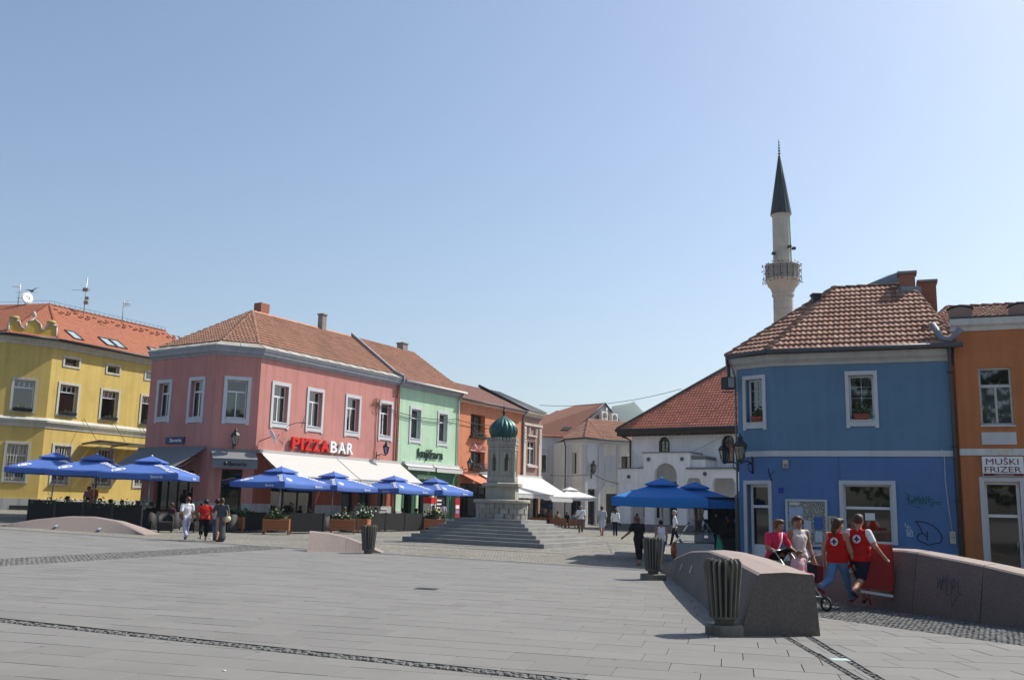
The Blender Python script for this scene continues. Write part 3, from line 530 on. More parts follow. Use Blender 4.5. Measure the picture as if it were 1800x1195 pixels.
def door(root, fr, a0, a1, z0, z1, m, glass=GLASSD, trans=.22, deep=.2, leaves=1, kick=.0, solid=False):
    b = .09; q = MB(fr); d0, d1 = -deep-.05, -deep; zt = z1-(z1-z0)*trans
    for x0, x1 in ((a0, a0+b), (a1-b, a1)): q.box(x0, x1, d0, d1, z0, z1)
    q.box(a0+b, a1-b, d0, d1, z1-b, z1); q.box(a0+b, a1-b, d0, d1+.01, zt-b/2, zt+b/2); q.box(a0+b, a1-b, d0, d1, z0, z0+.12)
    if kick: q.box(a0+b, a1-b, d0, d1-.01, z0+.12, z0+kick)
    o = q.build('door', m, root)
    for za, zb in ((z0+max(.12, kick), zt-b/2), (zt+b/2, z1-b)): g = MB(fr); g.poly([(a0+b, d0+.02, za), (a1-b, d0+.02, za), (a1-b, d0+.02, zb), (a0+b, d0+.02, zb)]); g.build('pane', glass, o, recalc=False)
    h = MB(fr); h.tube([(a1-b-.06, d1+.05, z0+.95), (a1-b-.06, d1+.05, z0+1.2)], .015, 6); h.build('handle', STEEL, o); return o
door(H, pC, .66, 1.74, .34, 3.4, DWOOD); door(H, pR, 7.38, 8.64, .34, 3.3, DWOOD)
for fr, parts in ((pR, [(0, 1.38), (5.02, 7.38), (8.64, 12.69)]), (pC, [(0, .62), (1.78, 2.34)]), (pL, [(0, 5.5)])):
    for a, b in parts: q = MB(fr); q.box(a, b, -.02, .045, .1, 1.0 if fr is pL else (1.02 if a < 1 else 1.0)); q.build('plinth_base', PLINTH, H); q = MB(fr); q.box(a, b, -.02, .035, 1.0+.03, 1.63); (q.build('plinth', PLINTH, H) if not (fr is pL) else None)
for a, b in ((0, 1.1), (4.4, 5.5)): q = MB(pL); q.box(a, b, -.02, .035, 1.05, 1.7); q.build('plinth', PLINTH, H)
def cornice(root, frs, z0, prof, m, name='cornice'):
    """mitred moulding along connected facades; prof: (d, z)"""
    pts = [frs[0].p0]+[Vector(f(f.L, 0, 0)[:2]) for f in frs]; off = []
    for i in range(len(pts)):
        if i == 0: off.append(frs[0].n)
        elif i == len(pts)-1: off.append(frs[-1].n)
        else: a, b = frs[i-1].n, frs[i].n; s = (a+b); off.append(s/(s.dot(a)))
    k = len(prof)
    for i, f in enumerate(frs):
        mb = MB(); vs = [(pts[j].x+off[j].x*d, pts[j].y+off[j].y*d, z0+z) for j in (i, i+1) for d, z in prof]
        mb.add(vs, [(j, j+1, k+j+1, k+j) for j in range(k-1)]+[tuple(range(k)), tuple(range(2*k-1, k-1, -1))]); mb.build(name, m, root)
    return [(p.x, p.y) for p in pts], off
cpts, coff = cornice(H, [pL, pC, pR], 9.48, [(-.05, 0), (.05, 0), (.07, .08), (.22, .16), (.26, .34), (.30, .36), (.32, .47), (-.05, .47)], CORNICE)
e0 = [(p[0]+o.x*.34, p[1]+o.y*.34, 9.97) for p, o in zip(cpts, coff)]; e1 = [(p[0]-o.x*.45, p[1]-o.y*.45, 10.3) for p, o in zip(cpts, coff)]
e0[0] = (e0[0][0]-.25, e0[0][1]+.16, 9.97); RE = (-11.05, 65.11, 13.02); AP = (-15.71, 56.88, 13.02)
for i in range(3):                                          # tin strip along the eaves, in sheets
    p, q, s, t = [Vector(x) for x in (e0[i], e0[i+1], e1[i+1], e1[i])]; n = max(1, int((q-p).length/1.0))
    for k in range(n):
        a, b = k/n, (k+1)/n; mb = MB(); P = [p.lerp(q, a), p.lerp(q, b), t.lerp(s, b), t.lerp(s, a)]; mb.slab([tuple(x) for x in P], .02); mb.tube([tuple(P[1]+Vector((0, 0, .012))), tuple(P[2]+Vector((0, 0, .012)))], .014, 4); mb.build('eave_sheet', RUSTTIN, H)
roof_plane(H, [e1[2], e1[3], RE, AP], TILEP, .21, .36, .065, .04); roof_plane(H, [e1[1], e1[2], AP], TILEP, .21, .36, .065, .04); roof_plane(H, [e1[0], e1[1], AP], TILEP, .21, .36, .065, .04)
for p, q in ((e1[1], AP), (e1[2], AP), (e1[0], AP), (AP, RE)): ridge(H, q if p is AP else p, p if p is AP else q, TILEP, .13)
bk = (-19.95+6.2, 70.6); LB = (-23.5, 62.5)
back_walls(H, [LL, (-20.9, 57.7), (-14.7, 67.2), B][::-1], .1, 9.6, PINK)
mb = MB(); mb.slab([AP, RE, (-14.7, 67.2, 10.2), (-19.5, 58.8, 10.2)], .06); mb.slab([AP, (-19.5, 58.8, 10.2), e1[0]], .06); mb.build('rear_roof', TILEP, H)
wq = MB(); P0 = Vector((-7.4, 63.03)); hw = Vector(NF)
vs = []
for d, z in ((.42, 9.9), (-.45, 10.35), (-4.2, 13.12)):
    for s in (-.02, .16): vs += [(P0.x+NF[0]*d+DF[0]*s, P0.y+NF[1]*d+DF[1]*s, z-.2), (P0.x+NF[0]*d+DF[0]*s, P0.y+NF[1]*d+DF[1]*s, z+.22)]
wq.add(vs, [(i*4+a, i*4+b, i*4+4+b, i*4+4+a) for i in range(2) for a, b in ((0, 1), (1, 3), (3, 2), (2, 0))]+[(0, 1, 3, 2), (8, 9, 11, 10)]); wq.build('party_wall_flashing', ZINC, H)
chimney(H, (-15.45, 58.05), (.36, .3), 12.6, 13.75, CHIMB, 0, 1.05); chimney(H, (-12.55, 62.35), (.2, .2), 12.7, 13.95, CHIMG, .05, 1.05)
q = MB(pR); q.tube([(12.55, .1, 9.5), (12.55, .1, .5)], .06, 8); q.build('downpipe', TERRA, H)
SIGNRED = mat('red sign letters', (.62, .02, .012), .4, var=.03); SIGNW = mat('white sign letters', (.8, .8, .79), .4, var=.03); SIGNB = mat('dark blue sign', (.012, .022, .10), .4); BLACKP = mat('black paint', (.012, .012, .013), .5); DGRN = mat('dark green letters', (.01, .035, .02), .5)
sg = thing('pizza_bar_sign', 'raised red and white letters reading PIZZABAR on the pink wall', 'sign', pR(5.3, .1, 4.65))
x = 2.6; wd = [.62, .22, .6, .6, .74]
for ch, w_ in zip('PIZZA', wd): text(sg, 'letter', ch, onwall(pR, x, 4.68, .1), w_, .68, SIGNRED, .14, .035); x += w_+.1
for ch, w_ in zip('BAR', (.6, .72, .6)): text(sg, 'letter', ch, onwall(pR, x, 4.68, .1), w_, .68, SIGNW, .14, .02); x += w_+.1
q = MB(pR); q.box(2.5, 8.1, .03, .09, 4.78, 4.82); q.box(2.5, 8.1, .03, .09, 5.16, 5.2); q.build('rail', STEEL, sg)
sg = thing('wall_sign', 'dark blue Bavaria name sign on the shaded pink wall', 'sign', pL(2.6, 0, 4.75)); q = MB(pL); q.box(1.87, 3.38, .01, .09, 4.74, 5.1); q.build('board', SIGNB, sg); text(sg, 'lettering', 'Bavaria', onwall(pL, 2.25, 4.83, .092), .95, .19, SIGNW, .006, .01)
q = MB(pL); q.lathe([(.075, 0), (.075, .01)], (0, 0), 12); q.v = [pL(2.1+v[0], .092+v[2], 4.92+v[1]) for v in q.v]; q.build('emblem', SIGNW, sg)
AWC = mat('cream awning cloth', (.53, .515, .49), .85, var=.04); AWG = mat('grey awning cloth', (.2, .207, .215), .85, var=.06); AWW = mat('white awning cloth', (.60, .60, .59), .85, var=.03); AWR = mat('rusty striped awning', (.46, .17, .10), .85, var=.3, scale=5, stretch=(1, 1, .3))
awning('awning', 'left half of the long cream awning on the pink house', pR, .2, 6.55, 4.35, 2.0, 3.1, AWC); awning('awning', 'right half of the long cream awning on the pink house', pR, 6.6, 12.95, 4.36, 2.0, 3.12, AWC)
awning('awning', 'wide grey awning on the shaded side of the pink house', pL, -.25, 5.15, 4.4, 2.0, 3.32, AWG); aw = awning('awning', 'small grey awning lettered Bavaria over the corner door', pC, .03, 2.32, 4.3, .85, 3.88, AWG, val=.45, sag=.01)
text(aw, 'lettering', 'Bavaria', onwall(pC, .82, 3.55, .89), .95, .22, BLACKP, .006, .015); q = MB(); q.lathe([(.1, 0), (.1, .005)], (0, 0), 14); q.v = [pC(.68+v[0], .892+v[2], 3.66+v[1]) for v in q.v]; q.build('emblem', BLACKP, aw)
lantern('iron lantern on the chamfered corner of the pink house', pC, 1.16, 4.55, .4, 1.25); lantern('iron lantern on a bracket right of the PIZZABAR letters', pR, 10.6, 4.75, .75, 1.15)
def dish(label, c, fdir, rr=.38, tilt=.45, post=None):
    r = thing('satellite_dish', label, 'satellite dish', c); f = Vector(fdir).normalized(); s = f.cross(Vector((0, 0, 1))).normalized(); up = s.cross(f); m = MB(); vs = []; n = 18
    for k, (q, dd) in enumerate(((0, .0), (.5, .03), (1, .11), (1, .13), (.5, .05), (0, .02))):
        for j in range(n): t = j*math.tau/n; p = Vector(c)+(s*math.cos(t)+up*math.sin(t))*rr*q+f*dd; vs.append(tuple(p))
    m.add(vs, [(i*n+j, i*n+(j+1) % n, (i+1)*n+(j+1) % n, (i+1)*n+j) for i in range(5) for j in range(n)], smooth=True); m.build('reflector', SIGNW, r)
    m = MB(); m.tube([tuple(Vector(c)-up*rr), tuple(Vector(c)+f*.4-up*.1)], .012, 5); m.ball(tuple(Vector(c)+f*.42-up*.08), .04, 6); m.build('receiver', IRON, r)
    if post: m = MB(); m.tube([post, tuple(Vector(c)-f*.02)], .022, 6); m.build('bracket', IRON, r)
    return r
dish('white satellite dish on the corner of the pink house', pR(.45, .62, 5.2), (.75, .35, .4), .4, post=pR(.25, 0, 4.95))
b = MB(pR); b.tube([(2.3, 0, 5.95), (2.55, .5, 6.15), (3.05, .6, 6.15)], .018, 5); b.tube([(2.9, .55, 5.9), (3.05, .6, 6.55)], .014, 5)
for k in range(4): b.tube([(2.7+.12*k, .4, 6.16), (2.7+.12*k, .8, 6.18)], .008, 4)
tag(b.build('tv_antenna', IRON), 'small television antenna sticking out beside the first lit pink window', 'antenna')
b = MB(pR)                                                  # old cable bundle
for k in range(16):
    t = k*.39; b.tube([(10.35, .03, 8.0), (10.35+.38*math.cos(t), .12+.1*math.sin(t*3), 8.05+.3*math.sin(t)+.08), (10.35+.55*math.cos(t+.5), .1, 7.9+.4*math.sin(t+.4))], .012, 4)
b.tube([(10.4, .05, 8.0), (10.36, .04, 6.5), (10.42, .04, 5.4), (10.3, .05, 4.5)], .02, 5); tag(b.build('cable_bundle', mat('old cable', (.16, .07, .05), .8)), 'tangled bundle of brown cables on the pink wall', 'cable')
# ------------------------------------------------------------------ green bookshop
G = (-3.74, 69.48); gF = Fr(B, G); H = thing('green_house', 'light green bookshop house with two white framed windows', 'house', (*B, gz(*B)))
WG = [ow(1.35, 2.8, 5.8, 8.31), ow(4.7, 6.1, 5.82, 8.31)]; GG = [(1.0, 2.3, .6, 3.5), (2.75, 4.35, .6, 3.5), (4.9, 6.55, 1.2, 3.5)]
wall(H, gF, .1, 9.5, WG+GG, GREEN, a0=.19)
for k, h in enumerate(WG): window(H, gF, *h, vert=(), curtain=(0, .1, [(.45, 1)]))
DGF = mat('green shop frame', (.05, .16, .085), .6, var=.1)
for h in GG[::2]: window(H, gF, *h, trans=.25, vert=(), surr=.14, frame=DGF, trim=DGF, glass=GLASSD, sill=False, head=.25, foot=.3)
door(H, gF, 2.75, 4.35, .6, 3.5, DGF)
q = MB(gF); q.box(.2, 7.41, -.02, .1, 3.78, 4.05); q.build('shop_fascia', DGF, H); q = MB(gF); q.box(6.75, 7.41, -.02, .08, .9, 3.77); q.build('corner_pilaster', DGF, H)
for b in ((.2, .9, -.02, .05, .1, 1.35), (6.75, 7.41, -.02, .09, .1, .88)): q = MB(gF); q.box(*b); q.build('plinth', PLINTH, H)
cornice(H, [gF], 9.42, [(-.05, 0), (.06, 0), (.1, .1), (.3, .2), (.34, .38), (-.05, .4)], CORNICE)
ge0, ge1 = gF(.19, .45, 9.85), gF(7.75, .45, 9.85); gr0, gr1 = gF(.19, -4.2, 13.02), gF(7.45, -4.2, 13.02)
roof_plane(H, [ge0, ge1, gr1, gr0], TILEP, .21, .36, .06, .04); ridge(H, gr0, gr1, TILEP, .13)
mb = MB(); mb.slab([gr0, gr1, gF(7.45, -8.6, 9.9), gF(.19, -8.6, 9.9)], .06); mb.build('rear_roof', TILEP, H)
mb = MB(gF); mb.add([(7.41, 0, .1), (7.41, -8.4, .1), (7.41, -8.4, 9.8), (7.41, -4.2, 12.95), (7.41, 0, 9.8)], [(0, 1, 2, 3, 4)]); mb.build('gable_wall', GREYPL, H, recalc=False)
gutter(H, [gF(.2, .5, 9.82), gF(7.7, .5, 9.82)], .07, [gF(7.3, .5, 9.8), gF(7.3, .08, 9.2), gF(7.3, .08, 4.1)], m=mat('white gutter', (.6, .6, .58), .5)); chimney(H, gF(6.1, -4.3, 0)[:2], (.3, .28), 12.5, 13.5, CHIMG, .05, 1.05)
text(tag(thing('bookshop_sign', 'dark green lettering reading knjižara on the green wall', 'sign', gF(4, .05, 5))), 'lettering', 'knjižara', onwall(gF, 2.4, 4.72, .03), 3.05, .82, DGRN, .06, .006)
awning('awning', 'left rolled up white awning of the green bookshop', gF, .78, 3.95, 4.42, .45, 4.25, AWW, val=.22, arms=False); awning('awning', 'right rolled up white awning of the green bookshop', gF, 4.1, 7.4, 4.42, .5, 4.3, AWW, val=.3, arms=False)
# ------------------------------------------------------------------ orange house with window boxes
O_ = (1.04, 77.88); oF = Fr(G, O_); H = thing('orange_house', 'orange house with window boxes behind the fountain', 'house', (*G, gz(*G)))
WO = [(1.68, 3.72, 6.85, 8.52), (5.95, 8.02, 6.85, 8.55), (1.78, 3.8, 4.5, 5.75), (5.95, 7.95, 4.5, 5.75)]; GO = [(.5, 4.6, .3, 3.4), (5.2, 9.2, .3, 3.4)]
wall(H, oF, .1, 9.25, WO+GO, ORANGE, deep=.4)
for h in WO: window(H, oF, *h, trans=0, vert=(.5,), surr=0, frame=DWOOD, deep=.38, curtain=(0, .05, [(.55, .95)]), sill=False)
for h in GO: window(H, oF, *h, trans=0, vert=(.35, .7), surr=0, frame=DWOOD, glass=GLASSD, sill=False, bars=.12)
BRK = plaster('dark red stucco', (.33, .10, .085))
for c in (2.76, 6.95):
    m = MB(oF); n = 14; R_ = 1.15; ri = .0; vs = []
    for k in range(n+1): t = math.pi*k/n; vs += [(c+math.cos(t)*R_, .06, 5.79+math.sin(t)*.62*R_/1.15)]
    m.add(vs+[(a, .0, z) for a, d, z in vs], [tuple(range(n+1))]+[(k, k+1, n+2+k, n+1+k) for k in range(n)]); m.build('window_fan', BRK, H)
    m = MB(oF)
    for t in (.0, 1.05, 2.1, 3.14): a, b = math.cos(t), math.sin(t); m.add([(c+a*.35-b*.06, .075, 5.8+b*.2), (c+a*.35+b*.06, .075, 5.8+b*.2+.05), (c+a*1.12+b*.07, .075, 5.8+b*.6+.05), (c+a*1.12-b*.07, .075, 5.8+b*.6)], [(0, 1, 2, 3)])
    m.build('fan_keystones', TRIM, H)
cornice(H, [oF], 9.2, [(-.05, 0), (.06, 0), (.22, .1), (.28, .24), (-.05, .26)], plaster('orange cornice', (.62, .45, .36)))
oe0, oe1, or1, or0 = oF(-.0, .4, 9.42), oF(9.67, .4, 9.42), oF(9.67, -4.3, 11.55), oF(-.0, -4.3, 11.55)
roof_plane(H, [oe0, oe1, or1, or0], TILED, .3, .3, .012, .006); mb = MB(); mb.slab([or0, or1, oF(9.67, -8.6, 9.4), oF(0, -8.6, 9.4)], .06); mb.build('rear_roof', TILED, H)
m = MB(); m.tube([oF(9.7, .45, 9.5), oF(9.7, -4.3, 11.72)], .13, 6); m.build('verge_flashing', IRON, H); gutter(H, [oF(0, .45, 9.4), oF(9.67, .45, 9.4)], .06, [oF(9.55, .45, 9.38), oF(9.55, .07, 9.0), oF(9.55, .07, .5)])
m = MB(oF); m.add([(9.67, 0, .1), (9.67, -8.4, .1), (9.67, -8.4, 9.4), (9.67, -4.3, 11.5), (9.67, 0, 9.4)], [(0, 1, 2, 3, 4)]); m.build('gable_wall', ORANGE, H, recalc=False)
lantern('iron lantern on the left edge of the orange house', oF, .75, 4.3, .6, 1.15)
awning('awning', 'small rusty orange awning by the postcard stands', oF, .4, 2.6, 4.0, 2.6, 3.05, AWR, val=.15); awning('awning', 'long white awning behind the fountain on the orange house', oF, 2.9, 9.4, 4.15, 3.0, 2.75, AWW, val=.3)
# ------------------------------------------------------------------ mauve stucco house
P_ = (2.62, 80.67); mF = Fr(O_, P_); H = thing('mauve_house', 'narrow mauve stucco house with carved window surround and grey roof', 'house', (*O_, gz(*O_)))
wall(H, mF, .1, 9.2, [(.85, 2.2, 5.2, 7.15), (.4, 2.9, .3, 3.4)], MAUVE, a1=3.2); window(H, mF, .85, 2.2, 5.2, 7.15, trans=.3, vert=(.5,), top_vert=(.5,), surr=0, deep=.15); window(H, mF, .4, 2.9, .3, 3.4, trans=0, vert=(.5,), surr=0, frame=DWOOD, glass=GLASSD, sill=False)
ST = plaster('stucco ornament', (.58, .50, .43), streak=.25)
for a0, a1, z0, z1, d in ((.05, .45, 4.3, 8.3, .1), (2.7, 3.15, 4.3, 8.3, .1), (.0, 3.2, 8.35, 8.55, .16), (.7, 2.35, 5.0, 5.16, .2), (.75, 2.3, 7.5, 7.62, .14)): q = MB(mF); q.box(a0, a1, -.02, d, z0, z1); q.build('stucco_moulding', ST, H)
for k in range(5):
    for a0 in (.05, 2.7): q = MB(mF); q.box(a0+.02, a0+.38, .102, .13, 7.0+k*.25, 7.18+k*.25); q.build('rusticated_block', ST, H)
for a0 in (.85, 2.05): q = MB(mF); q.box(a0, a0+.14, -.02, .18, 7.7, 8.2); q.build('bracket', ST, H)
cornice(H, [mF], 9.1, [(-.05, 0), (.08, 0), (.15, .15), (.38, .25), (.42, .45), (-.05, .47)], ST)
m = MB(); m.slab([mF(.25, .45, 9.62), mF(3.4, .45, 9.62), mF(3.4, -4.3, 11.6), mF(.25, -4.3, 11.6)], .08); [m.tube([mF(a, .45, 9.65), mF(a, -4.3, 11.63)], .02, 4) for a in (.8, 1.4, 2.0, 2.6, 3.2)]; m.slab([mF(.25, -4.3, 11.6), mF(3.4, -4.3, 11.6), mF(3.4, -8.6, 9.6), mF(.25, -8.6, 9.6)], .08); m.build('roof', SLATE, H)
m = MB(mF); m.add([(3.2, 0, .1), (3.2, -8.4, .1), (3.2, -8.4, 9.5), (3.2, -4.3, 11.5), (3.2, 0, 9.5)], [(0, 1, 2, 3, 4)]); m.build('gable_wall', MAUVE, H, recalc=False)
awning('awning', 'big white café awning with valance on the mauve house', mF, -.6, 3.1, 4.15, 3.0, 2.62, AWW, val=.36)
# ------------------------------------------------------------------ yellow house
K = (-29.43, 61.0); K2 = (-23.27, 73.57); K0 = (-31.6, 59.3); KW = (-46.0, 62.9)
yR, yC, yW = Fr(K, K2), Fr(K0, K), Fr(KW, K0); H = thing('yellow_house', 'yellow house with orange tiled roof and corner parapet at the left', 'house', (*K, gz(*K)))
oy = lambda a0, a1, z0, z1: (a0+.15, a1-.15, z0+.12, z1-.15)
WY = [(.95, 2.05, 10.2, 10.68), (4.37, 5.38, 10.2, 10.68), (7.75, 8.8, 10.2, 10.68)]; WU = [oy(.65, 2.35, 6.88, 9.1), oy(4.0, 5.67, 6.88, 9.1), oy(7.45, 9.1, 6.88, 9.1)]; WL_ = [oy(.68, 2.24, 2.45, 5.15), oy(4.06, 5.67, 2.45, 5.15), oy(7.4, 9.0, 2.45, 5.15)]
wall(H, yR, .3, 11.25, WY+WU+WL_, YELLOW, deep=.3); WC_ = [oy(.58, 2.08, 6.88, 9.1), oy(.58, 2.06, 2.53, 5.1)]; wall(H, yC, .3, 11.25, WC_, YELLOW, name='corner_wall', deep=.3); wall(H, yW, .3, 11.25, [], YELLOW, name='side_wall')
for h in WY: window(H, yR, *h, trans=0, vert=(), surr=.13, trim=YTRIM, sill=False, head=.13, foot=.12, feet=False, frame=mat('shutter grey', (.2, .2, .2), .7) if h is WY[0] else PVC, bars=.05)
CASC = (0, .55, [(0, 1)])
for fr, hs in ((yR, WU), (yC, WC_[:1])):
    for h in hs: window(H, fr, *h, trans=.24, vert=(), top_vert=(.25, .5, .75), surr=.15, trim=YTRIM, head=.15, foot=.1, feet=False)
for fr, hs in ((yR, WL_), (yC, WC_[1:])):
    for h in hs:
        w_ = window(H, fr, *h, trans=.3, vert=(.5,), top_vert=(.2, .4, .6, .8), surr=.15, trim=YTRIM, head=.15, foot=.1, feet=False, curtain=(.0, .35, [(.05, .95)]))
        q = MB(fr)
        for k in range(7): a = h[0]+(h[1]-h[0])*(k+.5)/7; q.tube([(a, -.06, h[2]), (a, -.06, h[3])], .014, 4)
        for k in range(5): z = h[2]+(h[3]-h[2])*k/4; q.tube([(h[0], -.06, z), (h[1], -.06, z)], .014, 4)
        for k in range(6): a = h[0]+(h[1]-h[0])*(k+.5)/6; q.lathe([(.09, 0), (.09, .01), (.075, .01), (.075, 0)], (0, 0), 10); n_ = 40; q.v[-n_:] = [fr(a+(v[0]), -.06+v[2], h[2]+.2+v[1]) for v in [(vx[0], vx[1], vx[2]) for vx in [(math.cos(j*math.tau/10)*r, math.sin(j*math.tau/10)*r, z) for r, z in ((.09, 0), (.09, .01), (.075, .01), (.075, 0)) for j in range(10)]]]
        q.build('window_grille', mat('white grille', (.5, .5, .48), .5) if fr is yR else OLDWOOD, w_)
for z0, prof, m_ in ((6.05, [(-.05, 0), (.05, 0), (.07, .25), (.2, .33), (.22, .45), (.05, .62), (-.05, .62)], YTRIM), (11.2, [(-.05, 0), (.05, 0), (.1, .15), (.3, .25), (.38, .42), (-.05, .44)], YTRIM)): cornice(H, [yW, yC, yR], z0, prof, m_)
for fr in (yW, yC, yR): q = MB(fr); q.box(0 if fr is not yR else .07, fr.L-(.07 if fr is yC else 0), -.02, .1, .2, 1.62); q.build('plinth', PLINTH, H)
q = MB(yC); q.box(1.2, 2.4, .101, .12, .95, 1.2); q.build('cellar_vent', IRON, H)
ye = [Vector(yW(0, .5, 11.66)), Vector((K0[0]+.24, K0[1]-.62, 11.66)), Vector((K[0]+.44, K[1]-.32, 11.66)), Vector(yR(14, .5, 11.66))]
YA = (-32.5, 66.1, 15.04); YR1 = yR(14, -5, 15.04); YW1 = (-47, 69.6, 15.04)
roof_plane(H, [ye[2], ye[3], YR1, YA], TILEY, .24, .28, .014, .008); roof_plane(H, [ye[1], ye[2], YA], TILEY, .24, .28, .014, .008); roof_plane(H, [ye[0], ye[1], YA, YW1], TILEY, .24, .28, .014, .008)
for p, q in ((ye[1], YA), (ye[2], YA), (YA, YR1), (YA, YW1)): ridge(H, p, q, TILEY, .12)
m = MB(); m.slab([YA, YR1, yR(14, -10, 11.6), (-37, 70, 11.6)], .06); m.slab([YA, (-37, 70, 11.6), (-47, 74, 11.6), YW1], .06); m.build('rear_roof', TILEY, H); back_walls(H, [yR(14, 0, 0)[:2], yR(14, -9.6, 0)[:2], (-37, 70), (-47, 74), KW], .3, 11.3, YELLOW)
m = MB(); [m.tube([a, b], .09, 8) for a, b in ((ye[0], ye[1]), (ye[1], ye[2]), (ye[2], ye[3]))]; m.build('gutter', IRON, H)
def on_yroof(a, d): return yR(a, d, 11.66+(15.04-11.66)*(.5-d)/5.5)
rn = Vector(on_yroof(1, 0)); ru_ = (Vector(on_yroof(2, 0))-rn).normalized(); rv_ = (Vector(on_yroof(1, -1))-rn).normalized(); rw_ = ru_.cross(rv_); rw_ = rw_ if rw_.z > 0 else -rw_
SKYG = mat('skylight glass', (.35, .42, .45), .06, var=.05, spec=.9)
for a0, a1 in ((1.5, 2.3), (4.2, 5.05), (5.13, 5.95), (8.6, 9.4), (9.48, 10.3)):
    c = Vector(on_yroof(a0, -.02)); fr_ = lambda a, d, z, c=c: tuple(c+ru_*a+rv_*d+rw_*z); w_ = a1-a0
    m = MB(); m.fr = fr_; L_ = 1.25; [m.box(*b, 0, .1) for b in ((0, .07, 0, L_), (w_-.07, w_, 0, L_), (.07, w_-.07, 0, .07), (.07, w_-.07, L_-.07, L_))]; s = m.build('skylight', IRON, H); m = MB(); m.fr = fr_; m.poly([(.07, .07, .06), (w_-.07, .07, .06), (w_-.07, L_-.07, .06), (.07, L_-.07, .06)]); m.build('pane', SKYG, s)
m = MB()
for row, (d, st) in enumerate(((-4.0, .0), (-3.75, .5), (-4.25, .5))):
    for k in range(24): c = Vector(on_yroof(3.0+k*.55+(.2 if row else 0), d+random.uniform(-.04, .04))); m.fr = lambda a, dd, z, c=c: tuple(c+ru_*a+rv_*dd+rw_*z); (m.box(-.1, .1, -.08, .08, .02, .1) if (k+row) % 3 else None)
m.fr = None
for row in range(2):
    for k in range(16): u_ = Vector(YA).lerp(Vector(YW1), .02+k/18); n_ = Vector((.24, -.97, 0)); c = u_+n_*(.7+row*.3)-Vector((0, 0, (.7+row*.3)*.66-.06)); m.ball(tuple(c), (.1, .1, .05), 6)
m.build('snow_guard_tiles', TILEY, H, kind='stuff')
m = MB(); 
for k in range(26): p = Vector(YA).lerp(Vector(YR1), k/25); m.tube([tuple(p), tuple(p+Vector((0, 0, .28)))], .012, 4)
m.tube([tuple(Vector(YA)+Vector((0, 0, .27))), tuple(Vector(YR1)+Vector((0, 0, .27)))], .01, 4); m.tube([tuple(Vector(YA)+Vector((0, 0, .27))), tuple(Vector(YW1)+Vector((0, 0, .27)))], .01, 4); m.build('lightning_rod', IRON, H)
PAR = thing('roof_parapet', 'yellow stepped corner parapet with stone balls on the yellow house', 'parapet', yC(1.4, .1, 11.7))
pr = [(.0, 11.66), (2.85, 11.66), (2.85, 12.5), (2.75, 12.62), (2.25, 12.62), (2.15, 12.3), (1.95, 12.15), (1.85, 12.55), (1.45, 12.88), (1.05, 12.55), (.95, 12.15), (.7, 12.3), (.6, 12.62), (.1, 12.62), (.0, 12.5)]
m = MB(yC); n = len(pr); m.add([(a, .1, z) for a, z in pr]+[(a, -.3, z) for a, z in pr], [tuple(range(n)), tuple(range(2*n-1, n-1, -1))]+[(i, n+i, n+(i+1) % n, (i+1) % n) for i in range(n)]); m.build('parapet_wall', plaster('parapet yellow', (.5, .37, .09)), PAR)
m = MB(yC)
for i in range(2, n-1): a, z = pr[i]; b, y = pr[i+1]; m.tube([(a, .1, z+.01), (b, .1, y+.01)], .06, 5)
for a in (.03, 2.82): m.tube([(a, .1, 11.7), (a, .1, 12.5)], .06, 5)
m.build('coping', YTRIM, PAR)
for a in (.35, 1.45, 2.5): m = MB(); c = yC(a, -.05, 0); h = 12.62 if a != 1.45 else 12.88; m.lathe([(.2, h), (.22, h+.04), (.3, h+.12), (.3, h+.2), (.2, h+.3), (.04, h+.33)] if a != 1.45 else [(.1, h), (.06, h+.1), (.14, h+.22), (.12, h+.34), (.03, h+.5)], c, 12); m.build('stone_ball', plaster('ball', (.42, .33, .12) if a != 1.45 else (.5, .47, .4)), PAR)
# glass canopy over the yellow house side door
CN = thing('glass_canopy', 'glass entrance canopy hung on rods from the yellow wall', 'canopy', yR(5.2, 0, 5.2))
for k in range(5): a = 2.8+k*.98; m = MB(yR); m.slab([(a, .1, 5.32), (a+.94, .1, 5.32), (a+.94, 1.7, 5.5), (a, 1.7, 5.5)], .03) if False else m.add([(a, .1, 5.3), (a+.94, .1, 5.3), (a+.94, 1.7, 5.48), (a, 1.7, 5.48), (a, .1, 5.27), (a+.94, .1, 5.27), (a+.94, 1.7, 5.45), (a, 1.7, 5.45)], [(0, 1, 2, 3), (7, 6, 5, 4), (0, 4, 5, 1), (1, 5, 6, 2), (2, 6, 7, 3), (3, 7, 4, 0)]); m.build('glass_panel', mat('dusty canopy glass', (.42, .40, .30), .35) if k == 0 else bpy.data.materials['dusty canopy glass'], CN)
m = MB(yR)
for a in (2.85, 5.25, 7.65): m.tube([(a, .05, 5.2), (a, 1.65, 5.36)], .05, 6); m.tube([(a, .03, 6.9), (a, 1.4, 5.45)], .02, 5)
m.tube([(2.75, 1.7, 5.42), (7.75, 1.7, 5.42)], .06, 6); m.build('frame', mat('brown canopy steel', (.12, .1, .07), .6), CN)
